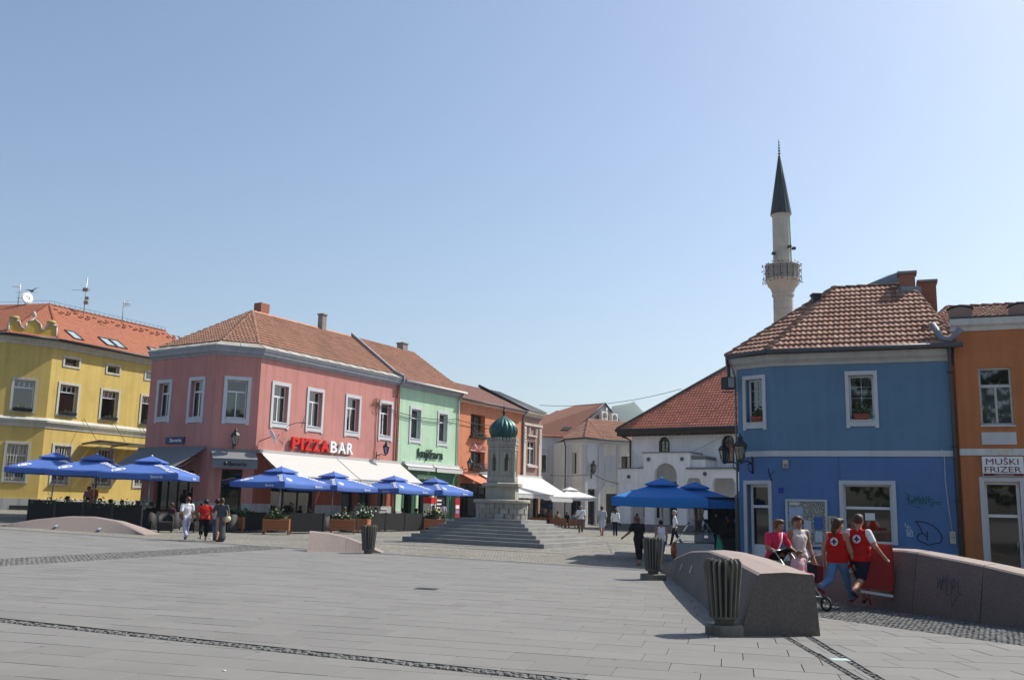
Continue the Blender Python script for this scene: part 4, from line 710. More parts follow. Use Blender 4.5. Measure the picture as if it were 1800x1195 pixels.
# ------------------------------------------------------------------ blue corner house
b0, b1, b2 = (8.08, 34.0), (8.98, 33.0), (14.33, 30.95)
bM = Fr(b1, b2); bC = Fr(b0, b1); b3 = bM(11, 0, 0)[:2]; bB = Fr(b2, b3); bS = Fr((9.6, 40.5), b0)
H = thing('blue_house', 'blue corner house with sandy clay tile roof at the right', 'house', (*b1, gz(*b1)))
ob = lambda a0, a1, z0, z1: (a0+.12, a1-.12, z0+.22, z1-.14)
wb1 = ob(2.43, 3.45, 4.6, 6.47); wb2 = ob(.22, 1.15, 4.58, 6.46); sh = (2.25, 3.74, .8, 2.7); dr = (.3, 1.17, -.1, 2.68)
wall(H, bM, -.3, 6.78, [wb1, sh], BLUE, zlist=(3.7,), mats2=BLUELO, deep=.25); wall(H, bC, -.3, 6.78, [wb2, dr], BLUE, zlist=(3.7,), mats2=BLUELO, name='corner_wall', deep=.35); wall(H, bS, -.3, 6.78, [], BLUE, name='side_wall')
back_walls(H, [b2, (16.7, 37.2), (9.6, 40.5)], -.3, 6.78, BLUE)
for fr, h in ((bM, wb1), (bC, wb2)):
    w_ = window(H, fr, *h, trans=0, vert=(), surr=.12, head=.14, foot=.2, deep=.2)
    q = MB(fr); a0, a1, z0, z1 = h
    q.tube([((a0+a1)/2, -.21, z0+.07), ((a0+a1)/2, -.21, z1-.06)], .008, 4)
    for k in (1, 2, 3): z = z0+(z1-z0)*k/4; q.tube([(a0+.06, -.21, z), (a1-.06, -.21, z)], .008, 4)
    q.build('glazing_bar', PVC, w_); q = MB(fr); q.tube([(a0-.02, -.02, z0+.12), (a1+.02, -.02, z0+.12)], .012, 5); q.build('box_rail', IRON, w_)
window(H, bM, *sh, trans=.4, vert=(), surr=.13, head=.13, foot=.02, feet=False, glass=GLASSD, deep=.12, bars=.06, sill=False)
door(H, bC, *dr, PVC, kick=.75, deep=.22, trans=.27); q = MB(bC); q.box(.18, .3, -.02, .05, -.3, 2.81); q.box(1.17, 1.29, -.02, .05, -.3, 2.81); q.box(.3, 1.17, -.02, .047, 2.68, 2.81); q.build('door_surround', TRIM, H)
q = MB(bM); q.box(2.14, 2.155, -.005, .02, .3, 3.6); q.build('wall_seam', BLUELO, H)
q = MB(bM); q.box(.02, 5.72, -.02, .03, -.3, .55); q.build('plinth', GREYPL, H)
cornice(H, [bC, bM], 3.62, [(-.02, 0), (.04, 0), (.04, .19), (-.02, .19)], TRIM, 'string_course'); cornice(H, [bS, bC, bM], 6.72, [(-.05, 0), (.04, 0), (.07, .1), (.2, .2), (.26, .38), (-.05, .4)], plaster('eaves white', (.46, .445, .42)))
off = [bS.n, (bS.n+bC.n)/((bS.n+bC.n).dot(bC.n)), (bC.n+bM.n)/((bC.n+bM.n).dot(bM.n)), bM.n]
ep = [Vector((*q, 7.2)) for q in ((9.6, 40.5), b0, b1, bM(5.95, 0, 0)[:2])]; ep = [p+Vector((o.x, o.y, 0))*.36 for p, o in zip(ep, off)]
BT = Vector((*bM(2.08, -4, 0)[:2], 10.28)); BR = Vector((*bM(4.75, -4, 0)[:2], 10.28))
n1 = roof_plane(H, [ep[2], ep[3], BR, BT], TILEB, .18, .37, .07, .026, indiv=265); n2 = roof_plane(H, [ep[1], ep[2], BT], TILEB, .18, .37, .07, .026, indiv=35)
roof_plane(H, [ep[0], ep[1], BT], TILEB, .18, .37, .07, .026); m = MB(); bk_ = Vector((16.9, 37.6, 7.2)); m.slab([tuple(ep[3]), tuple(bk_), tuple(BR)], .06); m.slab([tuple(bk_), tuple(ep[0]), tuple(BT), tuple(BR)], .06); m.build('rear_roof', TILEB, H)
print('blue tiles', n1, n2)
ridge(H, ep[2], BT, TILEB, .15, .42, indiv=True); ridge(H, ep[1], BT, TILEB, .15, .42, indiv=True); ridge(H, BT, BR, TILEB, .11, .4); ridge(H, ep[3], BR, TILEB, .1, .4)
m = MB(); m.tube([tuple(ep[1]+Vector((0, 0, -.02))), tuple(ep[2]+Vector((-.02, -.05, -.02)))], .085, 8); m.tube([tuple(ep[2]+Vector((-.02, -.05, -.02))), tuple(ep[3]+Vector((.1, -.1, -.02)))], .085, 8); m.build('gutter', GUTTER, H)
m = MB(bM); m.tube([(5.66, .38, 7.12), (5.68, .12, 6.6), (5.68, .12, .1)], .06, 8); m.build('downpipe', GUTTER, H)
for z in (6.3, 3.9, 2.2): m = MB(bM); m.box(5.6, 5.76, .0, .2, z, z+.05); m.build('pipe_clamp', IRON, H)
m = MB(); q = Vector(bS(bS.L-.1, 0, 0)); m.tube([tuple(ep[1]+Vector((.05, 0, -.05))), (q.x-.06, q.y+.12, 6.5), (q.x-.05, q.y+.12, .0)], .035, 8); m.build('downpipe', ZINC, H)
ch = chimney(H, (14.62, 34.75), (.27, .27), 9.7, 10.52, CHIMB, .07, -.36, CHIMG); m = MB(); m.fr = lambda a, d, z: (14.62+a, 34.75+d, z); m.box(-.36, .36, -.36, .36, 9.75, 10.02); m.build('chimney_flashing', ZINC, ch)
chimney(H, (15.55, 35.2), (.3, .3), 8.8, 10.32, CHIMB, .06, -.36, CHIMG); chimney(H, (11.35, 35.2), (.14, .14), 9.0, 9.75, IRON, .03)
m = MB(); m.slab([(13.4, 35.65, 10.33), (14.5, 35.2, 10.33), (14.6, 35.3, 10.8), (14.3, 35.7, 10.75)], .05); m.build('chimney_gusset', ZINC, H)
# fittings of the blue house
lantern('large iron lantern on the corner of the blue house', bC, .55, 3.35, .72, 1.25, glassm=glass_mat('lantern smoked glass', (.42, .38, .3), .2)); lantern('second iron lantern seen edge-on round the corner of the blue house', bS, bS.L-2.6, 3.5, .55, 1.1)
fl = thing('floodlight', 'boxy floodlight hung under the eaves at the blue house corner', 'floodlight', (7.85, 34.05, 6.2)); m = MB(); m.fr = lambda a, d, z: (7.72+a*.8-d*.6, 33.9+a*.6+d*.8, 6.22+z); m.bev(-.2, .2, -.13, .16, -.22, .22, .03); m.build('housing', IRON, fl)
m = MB(); m.fr = lambda a, d, z: (7.72+a*.8-d*.6, 33.9+a*.6+d*.8, 6.22+z); m.box(-.16, .16, -.135, -.131, -.16, .18); m.build('glass', mat('floodlight glass', (.33, .36, .36), .2), fl); m = MB(); m.tube([(7.75, 33.95, 6.42), (7.78, 34.0, 6.75), (7.9, 34.05, 7.0)], .04, 6); m.build('bracket', IRON, fl); m = MB(); m.box(7.5, 7.9, 33.85, 34.1, 5.9, 5.93); m.build('shelf', IRON, fl)
def wallbox(name, label, cat, fr, a0, a1, z0, z1, d, m, detail=None, dm=IRON):
    r = thing(name, label, cat, fr((a0+a1)/2, 0, z0)); q = MB(fr); q.box(a0, a1, .005, d, z0, z1); q.build('case', m, r)
    for k, (x0, x1, y0, y1) in enumerate(detail or []): q = MB(fr); q.box(a0+(a1-a0)*x0, a0+(a1-a0)*x1, d+.001, d+.012, z0+(z1-z0)*y0, z0+(z1-z0)*y1); q.build('marking', dm, r)
    return r
BEIGE = mat('beige plastic', (.50, .45, .33), .6, var=.08)
wallbox('alarm_box', 'small beige alarm box high on the blue corner', 'alarm box', bM, .34, .52, 3.22, 3.49, .1, BEIGE, [(.15, .85, .1, .55)], mat('alarm label', (.25, .24, .2), .6)); wallbox('house_number', 'dark blue house number plate near the shop door', 'plate', bM, .18, .34, 2.38, 2.56, .02, mat('enamel blue', (.02, .04, .28), .3), [(.3, .7, .35, .6)], mat('number', (.06, .09, .35), .4))
wallbox('letter_box', 'pale metal post box with an H emblem beside the map board', 'post box', bM, 1.75, 2.03, .9, 1.66, .12, BEIGE, [(.3, .38, .6, .85), (.62, .7, .6, .85), (.38, .62, .7, .76), (.3, .7, .87, .9)]); wallbox('meter_box', 'beige electricity box beside the drainpipe', 'meter box', bM, 5.4, 5.57, .88, 1.26, .09, BEIGE, [(.2, .8, .5, .53), (.3, .6, .75, .78)])
m = MB(bM); m.tube([(5.48, .03, 1.26), (5.42, .03, 1.9), (5.36, .03, 2.8), (5.37, .03, 3.6), (5.3, .03, 3.85)], .016, 5); tag(m.build('wall_cable', mat('pale cable', (.5, .5, .48), .6)), 'pale cable running up the blue wall from the electricity box', 'cable')
br = MB(bM); br.tube([(-.05, .02, 2.8), (-.1, .3, 3.05), (-.12, .35, 3.2)], .022, 5); br.tube([(-.08, .2, 2.95), (.1, .35, 3.12)], .014, 5); tag(br.build('flag_holder', IRON), 'dark iron flag holder over the shop door', 'flag holder')
MAPC = bpy.data.materials.new('printed map'); MAPC.use_nodes = True; nt_ = MAPC.node_tree; v_ = nn(nt_, 'ShaderNodeTexVoronoi', feature='DISTANCE_TO_EDGE'); v_.inputs['Scale'].default_value = 15; tcx = nn(nt_, 'ShaderNodeTexCoord'); nt_.links.new(tcx.outputs['Object'], v_.inputs[0]); r_ = nn(nt_, 'ShaderNodeValToRGB'); r_.color_ramp.elements[0].color = (.5, .48, .42, 1); r_.color_ramp.elements[1].color = (.12, .125, .105, 1); r_.color_ramp.elements[1].position = .16; nt_.links.new(v_.outputs[0], r_.inputs[0]); nt_.links.new(r_.outputs[0], nt_.nodes['Principled BSDF'].inputs['Base Color'])
mp = thing('map_board', 'white framed town map board on the blue wall behind the women', 'notice board', bM(1.05, 0, .9)); q = MB(bM); q.box(.46, 1.66, .02, .05, .72, 2.12); q.build('map_sheet', MAPC, mp)
q = MB(bM); [q.box(*b, .01, .09, *z) for b, z in (((.39, .46), (.65, 2.19)), ((1.66, 1.73), (.65, 2.19)), ((.46, 1.66), (2.12, 2.19)), ((.46, 1.66), (.65, .72)))]; q.build('frame', TRIM, mp)
for a0, a1, z0, z1, c in ((.5, .95, 1.45, 1.93, (.36, .45, .6)), (.52, .85, 2.0, 2.09, (.6, .62, .6)), (.98, 1.2, .95, 1.5, (.5, .55, .62)), (1.3, 1.58, 1.2, 1.62, (.06, .13, .4)), (1.32, 1.55, .8, 1.15, (.55, .6, .65))): q = MB(bM); q.box(a0, a1, .051, .056, z0, z1); q.build('notice', mat('notice', c, .8), mp)
wallbox('shop_notice', 'small white paper notice inside the blue shop window', 'notice', Fr(bM(0, -.1, 0), bM(5, -.1, 0)), 2.9, 3.2, 1.55, 1.78, .008, PAPER)
def strokes(name, label, fr, paths, m, w=.02, d=.012, cat='graffiti'):
    q = MB(fr)
    for p in paths:
        for i in range(len(p)-1):
            (a, z), (b, y) = p[i], p[i+1]; l = math.hypot(b-a, y-z) or 1; na, nz_ = -(y-z)/l*w/2, (b-a)/l*w/2; ea, ez = (b-a)/l*w*.3, (y-z)/l*w*.3
            q.poly([(a+na-ea, d, z+nz_-ez), (a-na-ea, d, z-nz_-ez), (b-na+ea, d, y-nz_+ez), (b+na+ea, d, y+nz_+ez)]); d += .0001
    return tag(q.build(name, m, recalc=False), label, cat)
PGREEN = mat('green spray paint', (.012, .12, .085), .7, var=.2, scale=9); PBLACK = mat('black spray paint', (.014, .018, .03), .7); PWHITE = mat('white spray paint', (.5, .54, .6), .8, var=.2, scale=12)
g_ = lambda X, Y: (4.13+(X-230)/300*1.08, 2.46-(Y-575)/115*.43)
strokes('graffiti_tag', 'green spray tag reading ROMINE on the blue wall', bM, [[g_(*p) for p in L_] for L_ in (
    [(235, 578), (270, 600), (262, 640), (252, 612), (265, 685)], [(262, 640), (285, 665), (300, 640), (283, 640), (290, 668)], [(308, 670), (312, 610), (330, 645), (345, 600), (352, 672)], [(362, 622), (366, 665)], [(378, 670), (380, 610), (402, 672), (410, 600)], [(440, 600), (420, 625), (432, 655), (470, 655), (452, 690), (432, 672)], [(425, 632), (465, 628)], [(470, 655), (528, 652)], [(490, 668), (525, 672)], [(300, 690), (330, 700), (355, 700)])], PGREEN, .028)
strokes('graffiti_tag', 'black spray swirl on the blue wall beside the electricity box', bM, [[g_(*p) for p in L_] for L_ in (
    [(310, 818), (350, 820), (400, 828), (450, 850), (490, 885), (515, 925), (520, 960), (505, 990), (470, 1000), (440, 1005), (408, 1018), (380, 1000), (345, 990), (320, 970), (318, 945), (335, 925), (358, 918), (380, 925), (390, 945)], [(310, 818), (335, 850), (355, 890), (362, 920)], [(402, 900), (400, 940), (398, 975)])], PBLACK, .03)
strokes('graffiti_tag', 'white spray drawing of a hand shape on the blue wall', bM, [[g_(*p) for p in L_] for L_ in ([(222, 838), (228, 862), (240, 872)], [(250, 848), (240, 875), (265, 868)], [(232, 890), (265, 885), (280, 905), (282, 945), (235, 942), (232, 890)], [(240, 905), (275, 905)], [(245, 915), (245, 935), (255, 935), (255, 915)], [(265, 915), (268, 935)])], PWHITE, .022)
# ------------------------------------------------------------------ barber's house
H = thing('barber_house', 'burnt orange barber shop house at the right edge', 'house', (*b2, gz(*b2)))
bw = (.77, 1.73, 4.6, 6.47); bd = (.74, 1.75, -.2, 2.84)
wall(H, bB, -.4, 7.75, [bw, bd], OCHRE, a0=.1, deep=.2); back_walls(H, [bB(bB.L, 0, 0)[:2], bB(bB.L, -8, 0)[:2], bB(.1, -8, 0)[:2]], -.4, 7.75, OCHRE)
window(H, bB, *bw, trans=.32, vert=(.5,), surr=0, deep=.1, frame=OLDWOOD, curtain=(0, .32, [(.04, .48), (.52, .96)]), bars=.07); door(H, bB, *bd, PVC, trans=.35, deep=.16); q = MB(bB); q.box(.61, .74, -.02, .05, -.4, 2.98); q.box(1.75, 1.9, -.02, .05, -.4, 2.98); q.box(.74, 1.75, -.02, .047, 2.84, 2.98); q.build('door_surround', TRIM, H)
RSTN = plaster('rust streaked band', (.66, .66, .64), dirt=(.42, .26, .08), dirt_amt=.6, dscale=2.2)
q = MB(bB); q.box(.1, bB.L, -.02, .045, 3.66, 3.87); q.build('string_course', RSTN, H); q = MB(bB); q.box(.76, 1.75, -.02, .03, 4.0, 4.39); q.build('blank_panel', TRIM, H)
m = MB(bB); pr_ = [(-.05, 7.68), (.05, 7.68), (.08, 7.8), (.2, 7.86), (.24, 8.06), (-.05, 8.08)]; k = len(pr_); m.add([(a, d, z) for a in (.02, bB.L) for d, z in pr_], [(j, j+1, k+j+1, k+j) for j in range(k-1)]+[tuple(range(k)), tuple(range(2*k-1, k-1, -1))]); m.build('cornice', plaster('barber cornice', (.6, .58, .56)), H)
m = MB(bB); m.box(.02, bB.L, -.3, .26, 8.082, 8.12); m.build('cornice_flashing', GUTTER, H)
for a in (.02, 1.8, 3.6):
    m = MB(bB); n = 8; vs = [(a, 0, 8.1)]+[(a+.68*k/n, 0, 8.38+.1*math.sin(math.pi*k/n)) for k in range(n+1)]+[(a+.68, 0, 8.1)]; m.add([(x, .12, z) for x, d, z in vs]+[(x, -.35, z) for x, d, z in vs], [tuple(range(n+3)), tuple(range(2*n+5, n+2, -1))]+[(i, n+3+i, n+3+(i+1) % (n+3), (i+1) % (n+3)) for i in range(n+3)]); mm = m.build('merlon', plaster('merlon', (.30, .20, .17)), H)
    m = MB(bB); vs = [(a-.06+.8*k/n, 8.41+.1*math.sin(math.pi*k/n)) for k in range(n+1)]; m.add([(x, d, z+t) for x, z in vs for d, t in ((.16, 0), (.16, .03), (-.38, .03), (-.38, 0))], [(i*4+j, i*4+(j+1) % 4, i*4+4+(j+1) % 4, i*4+4+j) for i in range(n) for j in range(4)]+[(0, 1, 2, 3), (4*n, 4*n+1, 4*n+2, 4*n+3)]); m.build('merlon_cap', GUTTER, mm)
roof_plane(H, [bB(-.7, -.6, 7.9), bB(5, -.6, 7.9), bB(5, -4.5, 9.35), bB(.3, -4.5, 9.35)], TILEB, .22, .37, .045, .05); m = MB(); m.slab([bB(-.7, -.6, 7.9), bB(.3, -4.5, 9.35), bB(5, -4.5, 9.35), bB(5, -8, 7.8), bB(.3, -8, 7.8)], .05); m.build('rear_roof', TILEB, H); ridge(H, bB(-.7, -.6, 7.95), bB(.3, -4.5, 9.4), TILEB, .12); ridge(H, bB(.3, -4.5, 9.4), bB(5, -4.5, 9.4), TILEB, .12)
m = MB(); m.tube([bB(-.5, -.2, 8.0), bB(-.25, .1, 7.45), bB(.02, .3, 7.35), bB(.3, .45, 7.7)], .11, 8); m.build('valley_gutter', ZINC, H)
SIGNM = mat('maroon sign print', (.13, .008, .025), .5); sg = thing('barber_sign', 'white sign board reading MUŠKI FRIZER over the barber door', 'sign', bB(1.3, 0, 3.0)); q = MB(bB); q.box(.72, 1.89, .05, .11, 3.0, 3.62); q.build('board', SIGNW, sg); q = MB(bB); q.box(.735, 1.875, .1105, .114, 3.01, 3.09); q.build('stripe', SIGNM, sg)
text(sg, 'lettering', 'MUŠKI', onwall(bB, .83, 3.365, .111), .92, .235, SIGNM, .005, 0); text(sg, 'lettering', 'FRIZER', onwall(bB, .78, 3.125, .111), 1.04, .175, SIGNM, .005, 0); text(sg, 'small_lettering', 'VL. MEDŽAROVIĆ SMAIL', onwall(bB, 1.05, 3.025, .1145), .55, .05, SIGNW, .002)
strokes('graffiti_tag', 'dark scrawled tag on the granite wall beside the barber shop', Fr((8.05, 16.93), (8.95, 15.27)), [], PBLACK) if False else None
# ------------------------------------------------------------------ white arcaded building with red hip roof
m0, m1 = (9.89, 78.0), (17.25, 73.0); qF = Fr(m0, m1); H = thing('arcaded_building', 'white arcaded building with large red hip roof behind the blue parasols', 'building', (*m0, gz(*m0)))
def arch_spandrel(root, fr, a0, a1, zs, zt, m, d=.0, th=.3, name='arch', frame=None):
    c, r = (a0+a1)/2, (a1-a0)/2; n = 16; arc = [(c+math.cos(math.pi*k/n)*r, zs+math.sin(math.pi*k/n)*r*(zt-zs)/r) for k in range(n+1)]; q = MB(fr)
    for k in range(n): (x0, y0), (x1, y1) = arc[k], arc[k+1]; q.poly([(x0, d, y0), (x0, d, zt), (x1, d, zt), (x1, d, y1)]); q.poly([(x0, d, y0), (x1, d, y1), (x1, d-th, y1), (x0, d-th, y0)])
    return q.build(name, m, root, recalc=False)
w1, w2 = (2.45, 3.25, 6.12, 7.46), (7.72, 8.58, 5.4, 7.46)
wall(H, qF, 4.7, 7.95, [w1, w2], WHITEW, a1=14, deep=.25); wall(H, qF, -.1, 4.7, [(3.2, 4.9, .3, 4.0), (1.0, 2.4, 1.2, 3.4), (5.8, 6.9, 1.2, 3.4)], WHITEW, a1=14, name='lower_wall')
for w_ in (w1, w2):
    x = window(H, qF, *w_, trans=0, vert=(.5,), surr=0, deep=.12, frame=DWOOD, sill=False, bars=.08); arch_spandrel(H, qF, w_[0], w_[1], w_[3]-.42, w_[3], WHITEW, .004, .15); q = MB(qF)
    for k in range(1, 5): z = w_[2]+(w_[3]-w_[2])*k/5; q.box(w_[0]+.05, w_[1]-.05, -.13, -.1, z-.02, z+.02)
    q.build('glazing_bars', DWOOD, x)
    q = MB(qF); n = 12; c, r = (w_[0]+w_[1])/2, (w_[1]-w_[0])/2; q.tube([(w_[0], .02, w_[2]), (w_[0], .02, w_[3]-.42)]+[(c-math.cos(math.pi*k/n)*r, .02, w_[3]-.42+math.sin(math.pi*k/n)*.42) for k in range(1, n)]+[(w_[1], .02, w_[3]-.42), (w_[1], .02, w_[2])], .05, 5); q.build('window_surround', DWOOD, x)
door(H, qF, 3.2, 4.9, .3, 4.0, DWOOD, deep=.3)
PF = Fr(qF(0, 2.4, 0), qF(14, 2.4, 0))                      # porch in front
op = [(3.12, 4.98, .5, 5.3), (5.75, 6.95, .5, 4.2), (7.8, 9.6, .5, 4.2), (1.1, 2.3, .5, 3.3)]
wall(H, PF, .0, 4.92, [(o[0], o[1], o[2], min(o[3], 4.92)) for o in op], WHITEW, a0=.1, a1=12, deep=.4, name='porch_wall', inner=WHITEW, room=.01) if False else None
pm = MB(PF); A_ = [.1, 1.1, 2.3, 3.12, 4.98, 5.75, 6.95, 7.8, 9.6, 12]
for i in range(0, len(A_)-1, 2): pm.box(A_[i], A_[i+1], -.4, 0, 0, 4.2)
pm.box(.1, 3.12, -.399, -.001, 3.3, 4.92); pm.box(2.2, 3.12, -.398, -.002, 4.9, 6.1); pm.box(4.98, 6.0, -.398, -.002, 4.2, 6.1); pm.box(6.0, 12, -.399, -.001, 4.2, 4.86); pm.box(3.12, 4.98, -.397, -.003, 5.32, 6.1); pm.box(2.2, 6.0, -2.4, -.4, 5.9, 6.1); pm.box(.1, 2.2, -2.4, -.4, 4.75, 4.92); pm.box(6.0, 12, -2.4, -.4, 4.7, 4.86)
pm.box(6.0, 7.1, -2.3, -.4, 4.87, 5.6); pm.build('porch', WHITEW, H)
arch_spandrel(H, PF, 3.12, 4.98, 4.35, 5.32, WHITEW, -.003, .39, 'porch_arch')
for a0, a1 in ((5.75, 6.95), (7.8, 9.6)):
    q = MB(PF)
    for s, x in ((1, a0), (-1, a1)): q.add([(x, 0, 3.75), (x, 0, 4.2), (x+s*.3, 0, 4.2), (x+s*.12, 0, 4.08), (x, -.4, 3.75), (x, -.4, 4.2), (x+s*.3, -.4, 4.2), (x+s*.12, -.4, 4.08)], [(0, 1, 2, 3), (7, 6, 5, 4), (0, 3, 7, 4), (3, 2, 6, 7)])
    q.build('arch_corner', WHITEW, H)
for a, z in ((2.64, 5.62), (5.42, 5.62), (7.25, 4.5), (.93, 4.3)): q = MB(); q.lathe([(.16, 0), (.16, .03), (.1, .04), (.1, .02)], (0, 0), 14); q.v = [PF(a+v[0], .002+v[2], z+v[1]) for v in q.v]; q.build('round_vent', mat('vent grey', (.12, .12, .12), .7), H)
q = MB(PF); q.slab([(2.1, .15, 6.13), (6.1, .15, 6.13), (7.15, -1.2, 6.05), (7.15, -2.4, 6.3), (2.1, -2.4, 6.3)], .1) if False else q.box(2.1, 6.1, -2.4, .12, 6.102, 6.17); q.box(6.1, 7.2, -2.35, -.3, 5.61, 5.85); q.box(5.8, 12, -2.4, .14, 4.862, 4.98); q.box(.0, 2.2, -2.4, .1, 4.922, 4.98); q.build('porch_roof', SLATE, H)
for k in range(4): q = MB(PF); q.box(-1.0, 12, .0 if k == 3 else .35*(3-k)-.3, .35*(3-k)+.05, 0.05, .2+.17*k); q.build('porch_step', KERBM, H)
Q0, Q1 = Vector(qF(-.95, .95, 8.1)), Vector(qF(14.5, .95, 8.1)); QA = Vector(qF(9.8, -7.5, 16.1)); roof_plane(H, [Q0, Q1, QA], TILEM, .26, .34, .03, .03); QB = Vector(qF(-.95, -15, 8.1)); roof_plane(H, [QB, Q0, QA], TILEM, .5, .5, .03, .03); m = MB(); m.slab([tuple(Q1), tuple(Vector(qF(14.5, -15, 8.1))), tuple(QA)], .06); m.slab([tuple(Vector(qF(14.5, -15, 8.1))), tuple(QB), tuple(QA)], .06); m.build('rear_roof', TILEM, H)
m = MB(); m.tube([tuple(Q0+Vector((0, 0, .05))), tuple(QA+Vector((0, 0, .1)))], .12, 6); m.build('hip_flashing', GUTTER, H); m = MB(); m.tube([tuple(Q0-Vector((0, 0, .05))), tuple(Q1-Vector((0, 0, .05)))], .13, 8); m.tube([tuple(Q0-Vector((0, 0, .05))), tuple(QB-Vector((0, 0, .05)))], .13, 8); m.build('gutter', IRON, H)
m = MB(qF); m.box(-.9, 14, -.1, .9, 7.72, 7.98); m.build('soffit', DWOOD, H); m = MB(qF); m.tube([(-.75, .9, 8.0), (-.6, .5, 7.6), (-.1, .1, 7.3), (-.1, .1, .3)], .09, 6); m.build('downpipe', IRON, H)
m = MB(qF); [m.box(-.9+k*.3, -.8+k*.3, .0, .93, 7.6, 7.72) for k in range(48)]; m.build('rafter_ends', DWOOD, H, kind='stuff')
back_walls(H, [qF(14, 0, 0)[:2], qF(14, -14, 0)[:2], qF(0, -14, 0)[:2], qF(0, 0, 0)[:2]], -.1, 7.95, WHITEW)
# ------------------------------------------------------------------ minaret
MN = mat('minaret limestone', (.46, .43, .36), .9, var=.16, scale=1.2, bump=.2, bs=30, dirt=(.27, .26, .22), dirt_amt=.6, dscale=.5); LEAD = mat('lead spire', (.028, .042, .05), .5, var=.2, metal=.3); VERD = mat('copper stain', (.10, .22, .18), .8)
mc = (24.75, 86.0); H = thing('minaret', 'slender stone minaret with dark pointed spire', 'minaret', (*mc, 0)); bands = [0, 4, 8, 11, 13, 14.6, 15.7, 16.8, 17.9, 19.0, 20.1, 21.2]
for z0, z1 in zip(bands[:-1], bands[1:]): r_ = 1.0-.005*z0; m = MB(); m.lathe([(r_+.002*(z0 % 3), z0+.01), (r_, z0+.05), (r_-.01, z1-.02), (r_-.03, z1)], mc, 14, rot=.1+.02*z0, smooth=False); m.build('shaft_course', MN, H)
m = MB(); m.lathe([(.9, 21.2), (1.0, 21.35), (1.0, 21.5), (.95, 21.6)], mc, 16, smooth=False); m.lathe([(.95, 21.6), (1.15, 22.1), (1.35, 22.3), (1.4, 22.55), (1.55, 22.7), (1.55, 22.85)], mc, 16, smooth=False); m.build('balcony_corbel', MN, H)
for k in range(16): t0, t1 = k*math.tau/16+.02, (k+1)*math.tau/16-.02; m = MB(); m.add([(mc[0]+r*math.cos(t), mc[1]+r*math.sin(t), z) for z in (22.85, 24.1) for r, t in ((1.54, t0), (1.54, t1), (1.42, t1), (1.42, t0))], [(0, 1, 2, 3), (4, 5, 6, 7), (0, 1, 5, 4), (1, 2, 6, 5), (2, 3, 7, 6), (3, 0, 4, 7)]); m.build('balustrade_panel', mat('parapet stone', (.26, .24, .22), .9, var=.15) if k == 0 else bpy.data.materials['parapet stone'], H)
m = MB(); m.lathe([(1.6, 24.1), (1.6, 24.2), (1.4, 24.2)], mc, 16, smooth=False); m.build('balustrade_rail', MN, H)
for z0, z1 in ((22.9, 24.6), (24.6, 25.9), (25.9, 27.2), (27.2, 28.4), (28.4, 28.95)): m = MB(); m.lathe([(.83-.006*(z0-22), z0), (.83-.006*(z1-22), z1-.02), (.80, z1)], mc, 14, rot=z0, smooth=False); m.build('upper_course', MN, H)
m = MB(); m.lathe([(.8, 28.9), (.92, 29.0), (.92, 29.1)], mc, 16); m.build('cornice', MN, H); m = MB(); m.lathe([(.96, 29.05), (.92, 29.3), (.5, 32.0), (.07, 34.85), (.03, 34.95)], mc, 14, smooth=False); sp = m.build('spire', LEAD, H)
m = MB(); [m.tube([(mc[0]+.95*math.cos(t), mc[1]+.95*math.sin(t), 29.1), (mc[0]+.08*math.cos(t), mc[1]+.08*math.sin(t), 34.85)], .025, 4) for t in [k*math.tau/14 for k in range(14)]]; m.build('spire_seam', LEAD, sp)
m = MB(); m.tube([(mc[0], mc[1], 34.9), (mc[0], mc[1], 36.5)], .035, 6); [m.ball((mc[0], mc[1], 35.05+.28*k), (.14-.015*k,)*2+(.09,), 8) for k in range(5)]; m.build('finial', LEAD, H)
m = MB(); m.tube([(mc[0]+.62, mc[1]-.58, 28.8), (mc[0]+.66, mc[1]-.62, 24.2)], .05, 5); m.build('copper_downpipe', VERD, H)
m = MB()
for k in range(24):
    t = k*math.tau/24; x, y = mc[0]+1.7*math.cos(t), mc[1]+1.7*math.sin(t)
    for z in (22.6, 23.1, 23.7, 24.25): s = random.uniform(-.15, .15); m.ball((x+s, y+s*.3, z+random.uniform(-.12, .12)), .065, 5)
    m.tube([(x, y, 22.6), (x, y, 24.3)], .01, 3)
m.build('bulb_garland', IRON, H, kind='stuff')
for t, z in ((-.6, 25.7), (-2.6, 25.2), (-1.2, 25.75)): m = MB(); x, y = mc[0]+1.1*math.cos(t), mc[1]+1.1*math.sin(t); m.fr = lambda a, d, zz: (x+a, y+d, z+zz); m.bev(-.16, .16, -.2, .1, -.12, .12, .03); m.tube([(0, 0, 0), ((mc[0]-x)*.4, (mc[1]-y)*.4, -.1)], .03, 5); m.build('loudspeaker', IRON, H)
